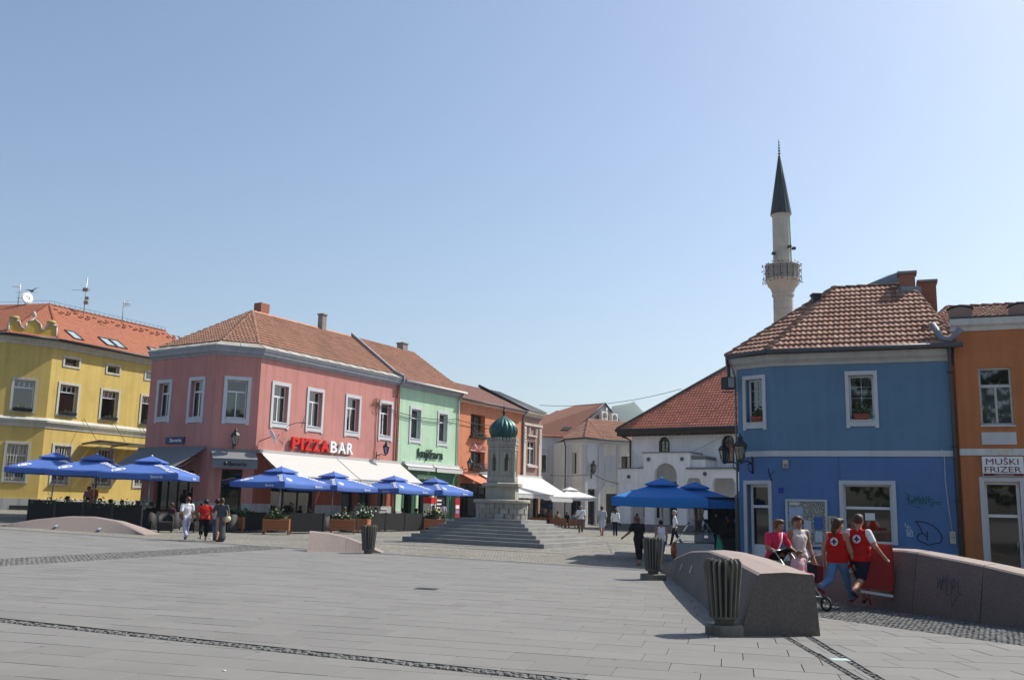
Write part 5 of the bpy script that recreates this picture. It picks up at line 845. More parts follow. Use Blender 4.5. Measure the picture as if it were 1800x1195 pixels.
# ------------------------------------------------------------------ cream corner house and white house at the back
c0, c1, c2, c3 = (5.32, 90.2), (6.85, 88.0), (8.36, 89.2), (11.43, 91.0); fA, fB, fC = Fr(c0, c1), Fr(c1, c2), Fr(c2, c3)
H = thing('cream_house', 'cream chamfered corner house with tile roof at the end of the square', 'house', (*c1, gz(*c1)))
wall(H, fA, 0, 7.9, [(.85, 1.55, 4.9, 6.9), (.5, 2.2, .4, 3.2)], CREAM); wall(H, fB, 0, 7.9, [(.45, 1.5, .3, 3.6)], GREYPL, name='corner_wall'); wall(H, fC, 0, 7.9, [(2.4, 3.3, 4.6, 6.7), (.7, 3.2, .4, 3.2)], CREAM, name='side_wall')
window(H, fA, .85, 1.55, 4.9, 6.9, trans=0, vert=(), surr=.1, trim=CREAM, foot=.1, head=.12, feet=False); window(H, fC, 2.4, 3.3, 4.6, 6.7, trans=0, vert=(), surr=.1, trim=CREAM, foot=.1, head=.12, feet=False, frame=DWOOD); door(H, fB, .45, 1.5, .3, 3.6, mat('grey door frame', (.4, .4, .4), .5), trans=.28)
for h in ((.5, 2.2, .4, 3.2),): window(H, fA, *h, trans=.3, vert=(.5,), surr=0, frame=DWOOD, glass=GLASSD, sill=False)
window(H, fC, .7, 3.2, .4, 3.2, trans=.3, vert=(.33, .66), surr=0, frame=DWOOD, glass=GLASSD, sill=False)
for fr, xs_ in ((fA, (.0, .5, 2.3)), (fB, (.0, 1.65)), (fC, (.0, 1.9))):
    for x in xs_: q = MB(fr); q.box(x+.02, x+.3, -.02, .07, 0, 7.6); q.build('pilaster', TRIM, H)
q = MB(fC); n = 12; q.add([(1.12+math.cos(math.pi*k/n)*.6, .03, 6.3+math.sin(math.pi*k/n)*.5) for k in range(n+1)]+[(.52, .03, 4.4), (1.72, .03, 4.4)], [tuple(range(n+1))+(n+1, n+2)]); q.build('stucco_panel', TRIM, H); q = MB(fC); q.box(.4, 1.85, -.02, .04, 3.9, 4.3); q.build('stucco_panel', TRIM, H)
cp, cf = cornice(H, [fA, fB, fC], 7.75, [(-.05, 0), (.05, 0), (.12, .15), (.25, .22), (.27, .4), (-.05, .4)], TRIM); ee = [Vector((p[0]+o.x*.4, p[1]+o.y*.4, 8.16)) for p, o in zip(cp, cf)]; CA = Vector((7.5, 92.0, 10.2))
CR = Vector((11.5, 94.8, 9.85)); ee[3] = Vector((12.2, 91.1, 8.16))
roof_plane(H, [ee[0], ee[1], CA], TILEP, .24, .36, .05, .05); roof_plane(H, [ee[1], ee[2], CA], TILEP, .24, .36, .05, .05); roof_plane(H, [ee[2], ee[3], CR, CA], TILEP, .24, .36, .05, .05)
for p in ee[1:3]: ridge(H, p, CA, TILEP, .16, .4)
m = MB(); m.slab([tuple(CA), tuple(CR), (9.5, 98, 8.1), (4.5, 95, 8.1)], .06); m.slab([tuple(CA), (4.5, 95, 8.1), tuple(ee[0])], .06); m.build('rear_roof', TILEP, H); gutter(H, [tuple(p-Vector((0, 0, .05))) for p in ee], .08, [(5.1, 90.3, 8.0), (5.22, 90.2, 7.4), (5.22, 90.2, .3)]); back_walls(H, [c3, (9.5, 97.5), (4.3, 94.6), c0], 0, 8, CREAM)
lantern('hanging iron lantern on the cream corner house', fB, .8, 4.9, .35, 1.6)
sgn = thing('bank_sign', 'small blue lettered sign reading BH on the cream house', 'sign', fC(2.6, 0, 4.0)); q = MB(fC); q.box(2.2, 3.15, .02, .08, 3.75, 4.35); q.build('board', SIGNW, sgn); text(sgn, 'lettering', 'BH', onwall(fC, 2.5, 3.9, .082), .5, .32, mat('blue print', (.02, .06, .4), .5), .01, .02, .2); q = MB(fC); q.box(2.22, 2.3, .081, .09, 3.77, 4.33); q.build('stripe', bpy.data.materials['blue print'], sgn)
W0, W1 = (.5, 95.0), (5.95, 95.0); wF = Fr(W0, W1); H = thing('white_house', 'white rear house with red roof skylights and grey gable', 'house', (*W1, gz(*W1)))
wall(H, wF, 0, 8.75, [(2.15, 3.1, 5.2, 6.9), (4.35, 5.25, 5.2, 6.9), (1.8, 5.2, .4, 3.0)], plaster('rear white plaster', (.58, .58, .58)));
for a in ((2.15, 3.1), (4.35, 5.25)): window(H, wF, *a, 5.2, 6.9, trans=.3, vert=(.5,), surr=.08, trim=GREYPL, foot=.1, head=.1, feet=False, frame=DWOOD); q = MB(wF); q.box(a[0]-.15, a[1]+.15, -.02, .12, 7.5, 7.65); q.build('window_hood', GREYPL, H)
window(H, wF, 1.8, 5.2, .4, 3.0, trans=.3, vert=(.5,), surr=0, frame=DWOOD, glass=GLASSD, sill=False); q = MB(wF); q.box(1.6, 5.4, -.02, .1, 3.05, 3.9); q.build('shop_fascia', mat('brown fascia', (.22, .07, .045), .6), H)
E1 = Vector((5.8, 94.75, 8.75)); RA = Vector((9.75, 99.0, 12.62)); RB = Vector((6.9, 102.0, 12.62)); E0 = Vector((3.0, 97.7, 8.75)); E00 = Vector((.3, 94.9, 8.75)); RC = Vector((5.2, 104, 12.2))
roof_plane(H, [E00, E1, RA, RB], TILEM, .26, .34, .02, .012); roof_plane(H, [Vector((-1.5, 96, 8.7)), E00, RB, RC], TILED, .3, .36, .05, .04)
G2 = Vector((13.6, 103.2, 8.75)); m = MB(); m.poly([tuple(E1+Vector((.2, .25, -9))), tuple(G2+Vector((0, 0, -9))), tuple(G2), tuple(RA-Vector((0, 0, .05))), tuple(E1+Vector((.2, .25, 0)))]); m.build('gable_wall', mat('grey gable sheet', (.16, .16, .16), .8), H, recalc=False); m = MB(); m.slab([tuple(RA), tuple(G2), (10.7, 106.5, 8.7), tuple(RB)], .08); m.build('rear_roof', TILEM, H); m = MB(); m.tube([tuple(E1), tuple(RA), tuple(G2)], .1, 5); m.build('verge_board', IRON, H)
for f in (.22, .4):
    for s in (0, .14): c = E1.lerp(E00, f*.9).lerp(RA.lerp(RB, f), .2+s*1.1); ux = (E00-E1).normalized(); vx = (RA-E1).normalized(); nx = ux.cross(vx).normalized(); nx = nx if nx.z > 0 else -nx; m = MB(); m.fr = lambda a, d, z: tuple(c+ux*a+vx*d+nx*z); m.box(-.4, .4, -.32, .32, .02, .12); m.build('skylight', IRON, H)
gd = (G2-E1); gd.z = 0; gd.normalize(); gF2 = Fr((E1.x+.2, E1.y+.25), (G2.x, G2.y))
for k, (a, z, lb) in enumerate(((4.35, 10.72, 'left white air conditioner unit on the grey gable'), (6.05, 10.65, 'right white air conditioner unit on the grey gable'))):
    r = thing('air_conditioner', lb, 'air conditioner', gF2(a, .2, z), 0, 'gable air conditioners'); q = MB(gF2); q.box(a, a+1.05, .15, .5, z, z+.95); q.build('case', mat('ac white', (.62, .6, .55), .6), r); q = MB(); q.lathe([(.34, 0), (.34, .02), (.28, .02), (.28, .01), (.1, .015), (.1, .03)], (0, 0), 16); q.v = [gF2(a+.5+v[0], .5+v[2], z+.47+v[1]) for v in q.v]; q.build('fan_grille', mat('fan grey', (.13, .13, .13), .6), r); q = MB(gF2); q.box(a+.05, a+1.0, .0, .5, z-.06, z-.005); q.build('bracket', IRON, r)
q = MB(gF2); q.box(5.65, 5.9, .02, .06, 11.8, 12.15); q.build('gable_vent', SIGNW, H)
# ------------------------------------------------------------------ distant hill
m = MB(); nx_, ny_ = 60, 24; vs = []
for j in range(ny_+1):
    for i in range(nx_+1):
        x = -700+2400*i/nx_; y = 1700+1100*j/ny_; h = 212*math.exp(-((x-245)/95)**2-((y-2050)/260)**2)+120*math.exp(-((x-700)/420)**2-((y-2300)/350)**2)+60*math.exp(-((x+300)/400)**2-((y-2300)/300)**2); h += 9*math.sin(x*.045+y*.01)*math.sin(y*.02)+5*math.sin(x*.11)*min(1, h/60); vs.append((x, y, max(h, -5)))
m.add(vs, [(j*(nx_+1)+i, j*(nx_+1)+i+1, (j+1)*(nx_+1)+i+1, (j+1)*(nx_+1)+i) for j in range(ny_) for i in range(nx_)], smooth=True); tag(m.build('hill', mat('wooded hill', (.06, .09, .045), .95, var=.4, scale=.02, bump=1, bs=.08)), kind='structure')
# ------------------------------------------------------------------ fountain
STEPM = mat('grey stone step', (.40, .40, .385), .85, var=.12, scale=2.5, cols=[(.20, .20, .195), (.25, .25, .24), (.225, .225, .215)], bump=.2, bs=50); ASH = mat('pale ashlar', (.4, .385, .345), .9, var=.22, scale=3, cols=[(.22, .215, .19), (.36, .35, .315), (.28, .27, .24), (.40, .385, .355)], bump=.5, bs=25, dirt=(.16, .15, .13), dirt_amt=.6, dscale=2.2)
FST = plaster('dressed fountain stone', (.36, .34, .295), bump=.2, streak=.25, dirt=(.24, .225, .2), dirt_amt=.45, dscale=1.5); COPPER = mat('green copper', (.032, .105, .095), .42, var=.4, scale=2.5, metal=.4, dirt=(.015, .03, .03), dirt_amt=.7, dscale=3, stretch=(1, 1, .3))
FC = Vector((-.30, 44.7)); E1v = Vector((.38, .925)); E2v = Vector((-.925, .38)); FZ = gz(FC.x, FC.y)
def tiltz(x, z): return z-.018*(x-FC.x)
FT = thing('fountain', 'stone fountain with green copper onion dome on stepped base', 'fountain', (FC.x, FC.y, FZ))
def fp(a, b, z): p = FC+E1v*a+E2v*b; return (p.x, p.y, tiltz(p.x, z))
for k in range(7):
    s = 3.3-.283*k; z0 = FZ-.1 if k == 0 else FZ+.02+.15*k; z1 = FZ+.02+.15*(k+1); m = MB(); m.fr = fp; i_ = .012; w_ = .3
    m.box(-s+w_*.9, s-w_*.9, -s+w_*.9, s-w_*.9, z0-.05, z1-.004); st = m.build('step', STEPM, FT)
    n = 6 if s > 2.2 else 4
    for side in range(4):
        for j in range(n):
            a, b = -s+2*s*j/n+.003, -s+2*s*(j+1)/n-.003
            if side in (1, 3): a, b = max(a, -s+w_+.003), min(b, s-w_-.003)
            if b-a < .05: continue
            m = MB(); m.fr = fp; r4 = [(a, b, -s, -s+w_), (-s, -s+w_, a, b), (a, b, s-w_, s), (s-w_, s, a, b)][side]; m.bev(*r4, z0, z1, .008); m.build('step_block', STEPM, st)
PZ = FZ+1.07; cx, cy = FC
for c in range(3):
    n = 17; z0 = PZ+c*.235; z1 = z0+.228
    for k in range(n):
        t0 = (k+.5*(c % 2))*math.tau/n+random.uniform(-.02, .02)+.01; t1 = (k+1+.5*(c % 2))*math.tau/n-.01; e = random.uniform(-.015, .02); m = MB(); R0, R1_ = 1.0, 1.19+e
        m.add([(cx+r*math.cos(t), cy+r*math.sin(t), z) for z in (z0, z1) for r, t in ((R0, t0), (R1_-.02, t0), (R1_, t0+.02), (R1_, (t0+t1)/2), (R1_, t1-.02), (R1_-.02, t1), (R0, t1))], [tuple(range(6, -1, -1)), tuple(range(7, 14))]+[(i, (i+1) % 7, 7+(i+1) % 7, 7+i) for i in range(7)]); m.build('stone_block', ASH, FT)
m = MB(); m.lathe([(1.0, PZ), (1.13, PZ+.03), (1.13, PZ+.68), (1.0, PZ+.7)], (cx, cy), 24); m.build('basin_core', BED, FT)
n = 12
for k in range(n): 
    t0, t1 = k*math.tau/n+.006, (k+1)*math.tau/n-.006; m = MB(); pr = [(.85, .705), (1.24, .705), (1.3, .74), (1.31, .82), (1.27, .87), (.85, .875)]; q = 4; vs = [(cx+r*math.cos(t0+(t1-t0)*j/q), cy+r*math.sin(t0+(t1-t0)*j/q), PZ+z) for j in range(q+1) for r, z in pr]; m.add(vs, [(j*6+i, j*6+(i+1) % 6, j*6+6+(i+1) % 6, j*6+6+i) for j in range(q) for i in range(6)]+[tuple(range(6)), tuple(range(q*6+5, q*6-1, -1))]); m.build('rim_stone', FST, FT)
HR = math.radians(18); hexp = lambda r, z, k: (cx+r*math.cos(HR+k*math.tau/6), cy+r*math.sin(HR+k*math.tau/6), z)
def hexring(prof, name, m_=FST): m = MB(); m.lathe([(r, PZ+z) for r, z in prof], (cx, cy), 6, rot=HR, smooth=False); return m.build(name, m_, FT)
hexring([(.3, .6), (.8, .6), (.8, 1.42), (.84, 1.44)], 'pedestal'); hexring([(.8, 1.44), (.98, 1.46), (.98, 1.58), (.9, 1.62)], 'ledge'); hexring([(.74, 1.625), (.76, 1.70), (.74, 1.9), (.70, 1.92)], 'column_foot')
for k in range(6):
    p, q = hexp(.70, 0, k), hexp(.70, 0, k+1); f = Fr(p, q) if (Vector((q[1]-p[1], p[0]-q[0])).dot(Vector((p[0]-cx, p[1]-cy))) > 0) else Fr(q, p)
    L_ = f.L; z0, z1, zs, zt = PZ+1.921, PZ+3.22, PZ+2.75, PZ+3.0; h0, h1, hz = L_*.33, L_*.67, PZ+2.15
    m = MB(f); m.box(.0, h0, -.1, 0, z0, z1); m.box(h1, L_, -.1, 0, z0, z1); m.box(h0, h1, -.098, -.002, z0, hz); m.box(h0, h1, -.098, -.002, zt, z1)
    m.box(.0, .1, .0, .035, z0, z1); m.box(L_-.1, L_, .0, .035, z0, z1); m.box(.1, L_-.1, .0, .03, z1-.12, z1); m.build('niche_panel', FST, FT)
    q_ = MB(f); c_ = L_/2; w_ = (h1-h0)/2; zs = zt-.3
    for s in (-1, 1): q_.add([(c_+s*w_, d, z) for d in (0, -.1) for z in (zs, zt)]+[(c_+s*w_*x, d, z) for d in (0, -.1) for x, z in ((.82, zs+.06), (.45, zs+.1), (.62, zs+.17), (.35, zs+.2), (.0, zt))], [(0, 4, 5, 6, 7, 8, 1), (2, 3, 13, 12, 11, 10, 9), (4, 9, 10, 5), (5, 10, 11, 6), (6, 11, 12, 7), (7, 12, 13, 8)])
    q_.build('trefoil_head', FST, FT)
    m = MB(f); L2 = L_*1.14; [m.box(-.05+L2*j/5+.02, -.05+L2*(j+.72)/5+.02, -.12, .085, PZ+3.5, PZ+3.63) for j in range(5)]
    for j in range(5): x = MB(f); x0 = -.05+L2*j/5+.02; x1 = -.05+L2*(j+.72)/5+.02; x.box(x0, x1, -.12, .085, PZ+3.501, PZ+3.64); x.add([(x0, .085, PZ+3.64), (x1, .085, PZ+3.64), ((x0+x1)/2, .085, PZ+3.69), (x0, -.12, PZ+3.64), (x1, -.12, PZ+3.64), ((x0+x1)/2, -.12, PZ+3.69)], [(0, 1, 2), (5, 4, 3), (1, 4, 5, 2), (0, 2, 5, 3)]); x.build('crenel', FST, FT)
hexring([(.70, 3.221), (.74, 3.25), (.74, 3.33), (.78, 3.35), (.78, 3.5), (.5, 3.502)], 'cornice')
prof = [(.50, 3.51), (.53, 3.6), (.60, 3.75), (.67, 3.92), (.68, 4.05), (.64, 4.2), (.53, 4.36), (.38, 4.5), (.22, 4.6), (.1, 4.67), (.05, 4.72)]
m = MB(); m.lathe([(r, PZ+z) for r, z in prof], (cx, cy), 112, fn=lambda t, z: .9+.1*abs(math.sin(8*t))**.7); dm = m.build('onion_dome', COPPER, FT); m = MB(); m.lathe([(.05, PZ+4.7), (.035, PZ+4.8), (.07, PZ+4.86), (.07, PZ+4.92), (.03, PZ+4.97), (.025, PZ+5.05), (.045, PZ+5.08), (.02, PZ+5.12), (.012, PZ+5.4)], (cx, cy), 10); m.build('finial', IRON, FT)
# paler paving bands around the fountain
for s, w_ in ((4.35, .4), (6.3, .35)):
    for side in range(4):
        m = MB(); n = 12
        for j in range(n):
            a, b = -s+2*s*j/n+.01, -s+2*s*(j+1)/n-.01; r4 = [(a, b, -s, -s+w_), (-s, -s+w_, a, b), (a, b, s-w_, s), (s-w_, s, a, b)][side]
            P = [FC+E1v*x+E2v*y for x, y in ((r4[0], r4[2]), (r4[1], r4[2]), (r4[1], r4[3]), (r4[0], r4[3]))]
            if side in (1, 3) and (j == 0 or j == n-1): continue
            m.add([(p.x, p.y, gz(p.x, p.y)+.012) for p in P]+[(p.x, p.y, gz(p.x, p.y)-.05) for p in P], [(0, 1, 2, 3)]+[(i, (i+1) % 4, 4+(i+1) % 4, 4+i) for i in range(4)])
        m.build('paving_band', KERBM, bpy.data.objects['cobbled_square'], kind='stuff')
# ------------------------------------------------------------------ parasols
UB = mat('blue parasol cloth', (.08, .165, .475), .8, var=.1, scale=1.2, bump=.5, bs=5); UBL = mat('bright blue parasol cloth', (.03, .2, .55), .8, var=.08, bump=.5, bs=5); UW = mat('white parasol cloth', (.74, .74, .725), .85, var=.03); PRINT = mat('white cloth print', (.72, .75, .8), .8); POLE = mat('parasol pole', (.45, .46, .47), .4, metal=.5)
for mm in (UB, UBL, UW, AWC, AWG, AWW):                     # cloth lets a little light through
    nt = mm.node_tree; p = nt.nodes['Principled BSDF']; o = nt.nodes['Material Output']; tr = nn(nt, 'ShaderNodeBsdfTranslucent'); x = nn(nt, 'ShaderNodeMixShader'); x.inputs[0].default_value = .14; nt.links.new(p.outputs[0], x.inputs[1]); nt.links.new(tr.outputs[0], x.inputs[2]); nt.links.new(x.outputs[0], o.inputs[0]); nt.links.new(p.inputs['Base Color'].links[0].from_socket, tr.inputs[0])
def make_parasol(s, zt, ze, val, cloth, letter=True, vent=True, name='parasol', h2=.12):
    r = thing(name, '', 'parasol'); hs = s/2; vr = .2
    m = MB(); m.bev(-.4, .4, -.4, .4, 0, .07, .02); m.lathe([(.06, .07), (.06, .25), (.03, .26)], (0, 0), 10); m.build('base', mat('parasol foot', (.2, .2, .2), .7), r); m = MB(); m.tube([(0, 0, .07), (0, 0, zt-.05)], .032, 10); m.build('pole', POLE, r)
    zv = zt-(zt-ze)*vr-.02
    def surf(k, u, t):                                      # k panel, u across -1..1, t 0 apex..1 edge
        a = k*math.pi/2; x, y = u*hs*t, hs*t; sag = -.05*math.sin(t*math.pi)*(1-u*u)-.03*(1-u*u)*t*t; edge = .05*(1-u*u)*max(0, t-.7)
        c, s_ = math.cos(a), math.sin(a); return Vector((x*c-(y-edge)*s_, x*s_+(y-edge)*c, zt-.03-(zt-ze)*t+sag))
    for k in range(4):
        m = MB(); n, q = 10, 8; vs = [tuple(surf(k, -1+2*i/n, .07+.93*j/q)) for j in range(q+1) for i in range(n+1)]
        wave = [.02*math.sin(i*2.2+k) for i in range(n+1)]
        for jj in (1, 2):
            for i in range(n+1): p = surf(k, -1+2*i/n, 1); d = Vector((p.x, p.y, 0)).normalized(); vs.append(tuple(p-Vector((0, 0, val*jj/2))+d*wave[i]*(jj/2)))
        m.add(vs, [(j*(n+1)+i, j*(n+1)+i+1, (j+1)*(n+1)+i+1, (j+1)*(n+1)+i) for j in range(q+2) for i in range(n)], smooth=True); m.build('canopy_panel', cloth, r, recalc=False)
        for u in (-1, 0): m = MB(); m.tube([tuple(surf(k, u, .05)-Vector((0, 0, .03))), tuple(surf(k, u, .5)-Vector((0, 0, .03))), tuple(surf(k, u, .97)-Vector((0, 0, .03)))], .012, 5); m.build('rib', POLE, r)
        m = MB(); m.tube([(0, 0, zt-.95), tuple(surf(k, -1, .5)-Vector((0, 0, .05)))], .01, 5); m.build('strut', POLE, r)
        if letter:
            a = k*math.pi/2
            def side(x, y, t, k=k): p = surf(k, -.62+x, 1); d = Vector((-math.sin(k*math.pi/2), math.cos(k*math.pi/2), 0)); return tuple(p+d*(.03+t)+Vector((0, 0, -val*.78+y)))
            text(r, 'lettering', 'Bavaria', lambda x, y, t, k=k: side((.52-x)/hs, y, t), .52, val*.5, PRINT, .003, .01)
            # word running down beside the hip, and a crest near the other hip
            def hip(x, y, t, k=k): tt = .40+x*.54/1.5; return tuple(surf(k, -.95+y*.95/(hs*tt), tt)+Vector((0, 0, .018+t)))
            text(r, 'lettering', 'Bavaria', lambda x, y, t, k=k: hip(x, y, t), 1.5, .34, PRINT, .003, .02)
            m = MB(); cr = [(.0, -.42), (.16, -.17), (.2, .28), (.07, .42), (-.07, .42), (-.2, .28), (-.16, -.17)]; cri = [(x*.72, y*.72) for x, y in cr]
            P3 = lambda x, y: tuple(surf(k, .72+x*.8, .80-y*.32)+Vector((0, 0, .02)))
            n = len(cr); m.add([P3(*c) for c in cr]+[P3(*c) for c in cri], [(i, (i+1) % n, n+(i+1) % n, n+i) for i in range(n)]); m.add([P3(x*.45, y*.5) for x, y in cr], [tuple(range(n))]); m.build('crest', PRINT, r, recalc=False)
    if vent:
        m = MB(); n = 4; zz = zt+h2; vs = [(0, 0, zz)]; w_ = hs*.34; zb = zt-(zt-ze)*.34+.09
        for k in range(4): a = k*math.pi/2+math.pi/4; vs += [(math.cos(a)*w_*1.414, math.sin(a)*w_*1.414, zb), (math.cos(a)*w_*1.43, math.sin(a)*w_*1.43, zb-.06)]
        m.add(vs, [(0, 1+2*k, 1+2*((k+1) % 4)) for k in range(4)]+[(1+2*k, 2+2*k, 2+2*((k+1) % 4), 1+2*((k+1) % 4)) for k in range(4)]); m.build('vent_cap', cloth, r, recalc=False); m = MB(); m.ball((0, 0, zz), (.05, .05, .05), 6); m.build('knob', PRINT, r)
    return r
pa = math.atan2(DF[1], DF[0]); U0 = make_parasol(3.45, 3.08, 2.42, .24, UB)
for i, (x, y, dz, rz, lb) in enumerate(((-23.5, 50.2, 0, 1.75, 'leftmost blue Bavaria parasol in front of the yellow house'), (-20.8, 48.9, 0, 1.7, 'second blue Bavaria parasol from the left on the dark terrace'), (-17.3, 46.9, 0, 1.62, 'blue Bavaria parasol above the white trousered walker'), (-11.35, 48.4, 0, pa+.04, 'nearest blue Bavaria parasol under the PIZZABAR letters'), (-9.6, 53.2, -.05, pa, 'middle blue Bavaria parasol before the cream awning'), (-6.85, 58.0, -.05, pa-.03, 'blue Bavaria parasol before the right end of the pink house'), (-4.6, 60.8, -.05, pa, 'rightmost blue Bavaria parasol before the green bookshop'))):
    o = U0 if i == 0 else dup(U0); o.location = (x, y, gz(x, y)+dz); o.rotation_euler = (0, 0, rz); o.scale = (1.07,)*3 if i < 3 else (1,)*3; tag(o, lb, 'parasol', 'blue Bavaria parasols')
U1 = make_parasol(3.3, 2.78, 2.2, .3, UBL, letter=False); U1.location = (5.55, 35.2, gz(5.5, 35)); U1.rotation_euler = (0, 0, -.22); tag(U1, 'front bright blue parasol beside the blue house', 'parasol', 'bright blue parasols')
o = dup(U1, (7.45, 39.0, gz(7.4, 39)), -.15, 'rear bright blue parasol half hidden behind the front one')
U2 = make_parasol(3.4, 3.2, 2.5, .3, UW, letter=False); U2.location = (5.3, 84.5, gz(5.3, 84)-.0); U2.rotation_euler = (0, 0, .4); tag(U2, 'white parasol peeping out behind the big white café awning', 'parasol')
# ------------------------------------------------------------------ terrace furniture
WICK = mat('black wicker', (.012, .011, .011), .6, var=.3, scale=30, bump=.6, bs=90); CUSH = mat('dark cushion', (.03, .028, .03), .9); SCR = mat('black screen cloth', (.011, .011, .012), .85); WOOD = mat('orange stained wood', (.36, .125, .045), .6, var=.25, scale=4, stretch=(1, 1, 6)); LEAFM = mat('leaf green', (.05, .09, .025), .7, var=.3, cols=[(.025, .05, .015), (.06, .105, .03), (.04, .075, .02), (.09, .13, .045)])
TOPM = mat('table top', (.1, .09, .085), .4)
def make_chair():
    r = thing('wicker_chair', '', 'chair'); m = MB()
    n = 14; vs = []
    for k in range(n+1):
        t = -.15+(math.pi+.3)*k/n; h = .62+.22*max(0, math.sin(t))**.7; x, y = .33*math.cos(t), .30*math.sin(t)+.0
        for rr, z in ((1, .06), (1.05, h), (.84, h), (.8, .42)): vs.append((x*rr, y*rr, z))
    m.add(vs, [(k*4+j, k*4+4+j, k*4+5+j, k*4+1+j) for k in range(n) for j in range(3)]+[(0, 1, 2, 3), (n*4+3, n*4+2, n*4+1, n*4)], smooth=True); m.build('shell', WICK, r); m = MB(); m.bev(-.29, .29, -.28, .24, .1, .40, .02); m.build('seat_base', WICK, r); m = MB(); m.bev(-.26, .26, -.27, .22, .402, .48, .03); m.build('cushion', CUSH, r)
    for x in (-.26, .26):
        for y in (-.24, .2): m = MB(); m.box(x-.02, x+.02, y-.02, y+.02, 0, .1); m.build('leg', IRON, r)
    return r
def make_table():
    r = thing('terrace_table', '', 'table'); m = MB(); m.bev(-.36, .36, -.36, .36, .70, .74, .01); m.build('tabletop', TOPM, r); m = MB(); m.tube([(0, 0, .04), (0, 0, .7)], .04, 8); m.build('pedestal', IRON, r); m = MB(); m.bev(-.25, .25, -.25, .25, 0, .04, .015); m.build('foot', IRON, r); return r
C0, T0 = make_chair(), make_table(); first = {'c': True, 't': True}
def put(kind, x, y, rz, label, group):
    p = C0 if kind == 'c' else T0
    if first[kind]: o = p; first[kind] = False
    else: o = dup(p)
    o.location = (x, y, gz(x, y)); o.rotation_euler = (0, 0, rz); tag(o, label, 'chair' if kind == 'c' else 'table', group); return o
ORD = ['first', 'second', 'third', 'fourth', 'fifth']
def row(fr_, n, d0, tag_, grp):
    for k in range(n):
        t = (k+.5)/n; cxy = Vector(fr_(fr_.L*t, d0, 0)[:2]); a = math.atan2(fr_.u.y, fr_.u.x)
        put('t', cxy.x, cxy.y, a, f'dark square terrace table {tag_}' if n == 1 else f'{ORD[k]} dark square table from the left {tag_}', grp+' tables')
        tn = 'the table' if n == 1 else f'the {ORD[k]} table'
        for s, rr in ((1, a-math.pi/2), (-1, a+math.pi/2)): p = cxy+fr_.u*.72*s; put('c', p.x, p.y, rr+random.uniform(-.2, .2), f'black wicker chair {"right" if s > 0 else "left"} of {tn} {tag_}', grp+' chairs')
        p = cxy+fr_.n*.74; put('c', p.x, p.y, a+math.pi+random.uniform(-.2, .2), f'black wicker chair in front of {tn} {tag_}', grp+' chairs')
LT = Fr((-23.4, 49.2), (-15.6, 45.8)); row(LT, 4, -.3, 'under the three left Bavaria parasols', 'left terrace'); LT2 = Fr((-14.6, 45.4), (-12.6, 47.3)); row(LT2, 1, .2, 'before the pink corner door', 'corner terrace')
RT = Fr((-11.6, 50.6), (-5.6, 61.0)); row(RT, 5, .9, 'under the right row of Bavaria parasols', 'right terrace')
SF = Fr((-22.9, 46.6), (-16.4, 43.9)); SC_ = [thing('terrace_screen', '', 'screen')]
def screen(label, x, y, rz, w_, h):
    r = thing('terrace_screen', label, 'screen', (x, y, gz(x, y)), 0, 'black terrace screens'); m = MB(); c, s = math.cos(rz), math.sin(rz); m.fr = lambda a, d, z: (x+a*c-d*s, y+a*s+d*c, gz(x, y)+z); m.box(-w_/2+.03, w_/2-.03, -.012, .012, .08, h); m.build('cloth', SCR, r)
    for a in (-w_/2, w_/2-.05): m = MB(); m.fr = lambda q, d, z: (x+q*c-d*s, y+q*s+d*c, gz(x, y)+z); m.box(a, a+.05, -.03, .03, 0, h+.03); m.build('post', IRON, r)
    m = MB(); m.fr = lambda q, d, z: (x+q*c-d*s, y+q*s+d*c, gz(x, y)+z); m.box(-w_/2, w_/2, -.2, .2, 0, .04); m.build('foot', IRON, r); return r
bpy.data.objects.remove(SC_[0]); an = math.atan2(SF.u.y, SF.u.x)
pos = ['at the left end of the left terrace', 'second from the left on the left terrace', 'in the middle of the left terrace', 'at the right end of the left terrace behind the granite dome']
for k in range(4): p = SF(SF.L*(k+.5)/4, 0, 0); screen('low black fabric screen '+pos[k], p[0], p[1], an, SF.L/4-.04, 1.12)
RS = Fr((-9.5, 49.3), (-3.7, 59.4)); an = math.atan2(RS.u.y, RS.u.x)
for k, (a, lb) in enumerate(((2.6, 'left of the end-on planter by the fountain steps'), (4.6, 'behind the far concrete bin'), (6.4, 'below the rightmost Bavaria parasols'), (8.2, 'touching the fountain steps at their left'))): p = RS(a, 0, 0); screen('low black fabric screen '+lb, p[0], p[1], an, 1.75, 1.0)
p = Fr((-12.3, 45.9), (-9.3, 49.0)); screen('low black fabric screen behind the front wooden planter', -9.75, 47.6, .75, 1.9, .98); screen('low black fabric screen left of the front wooden planter', -12.0, 47.2, .75, 1.5, .95)
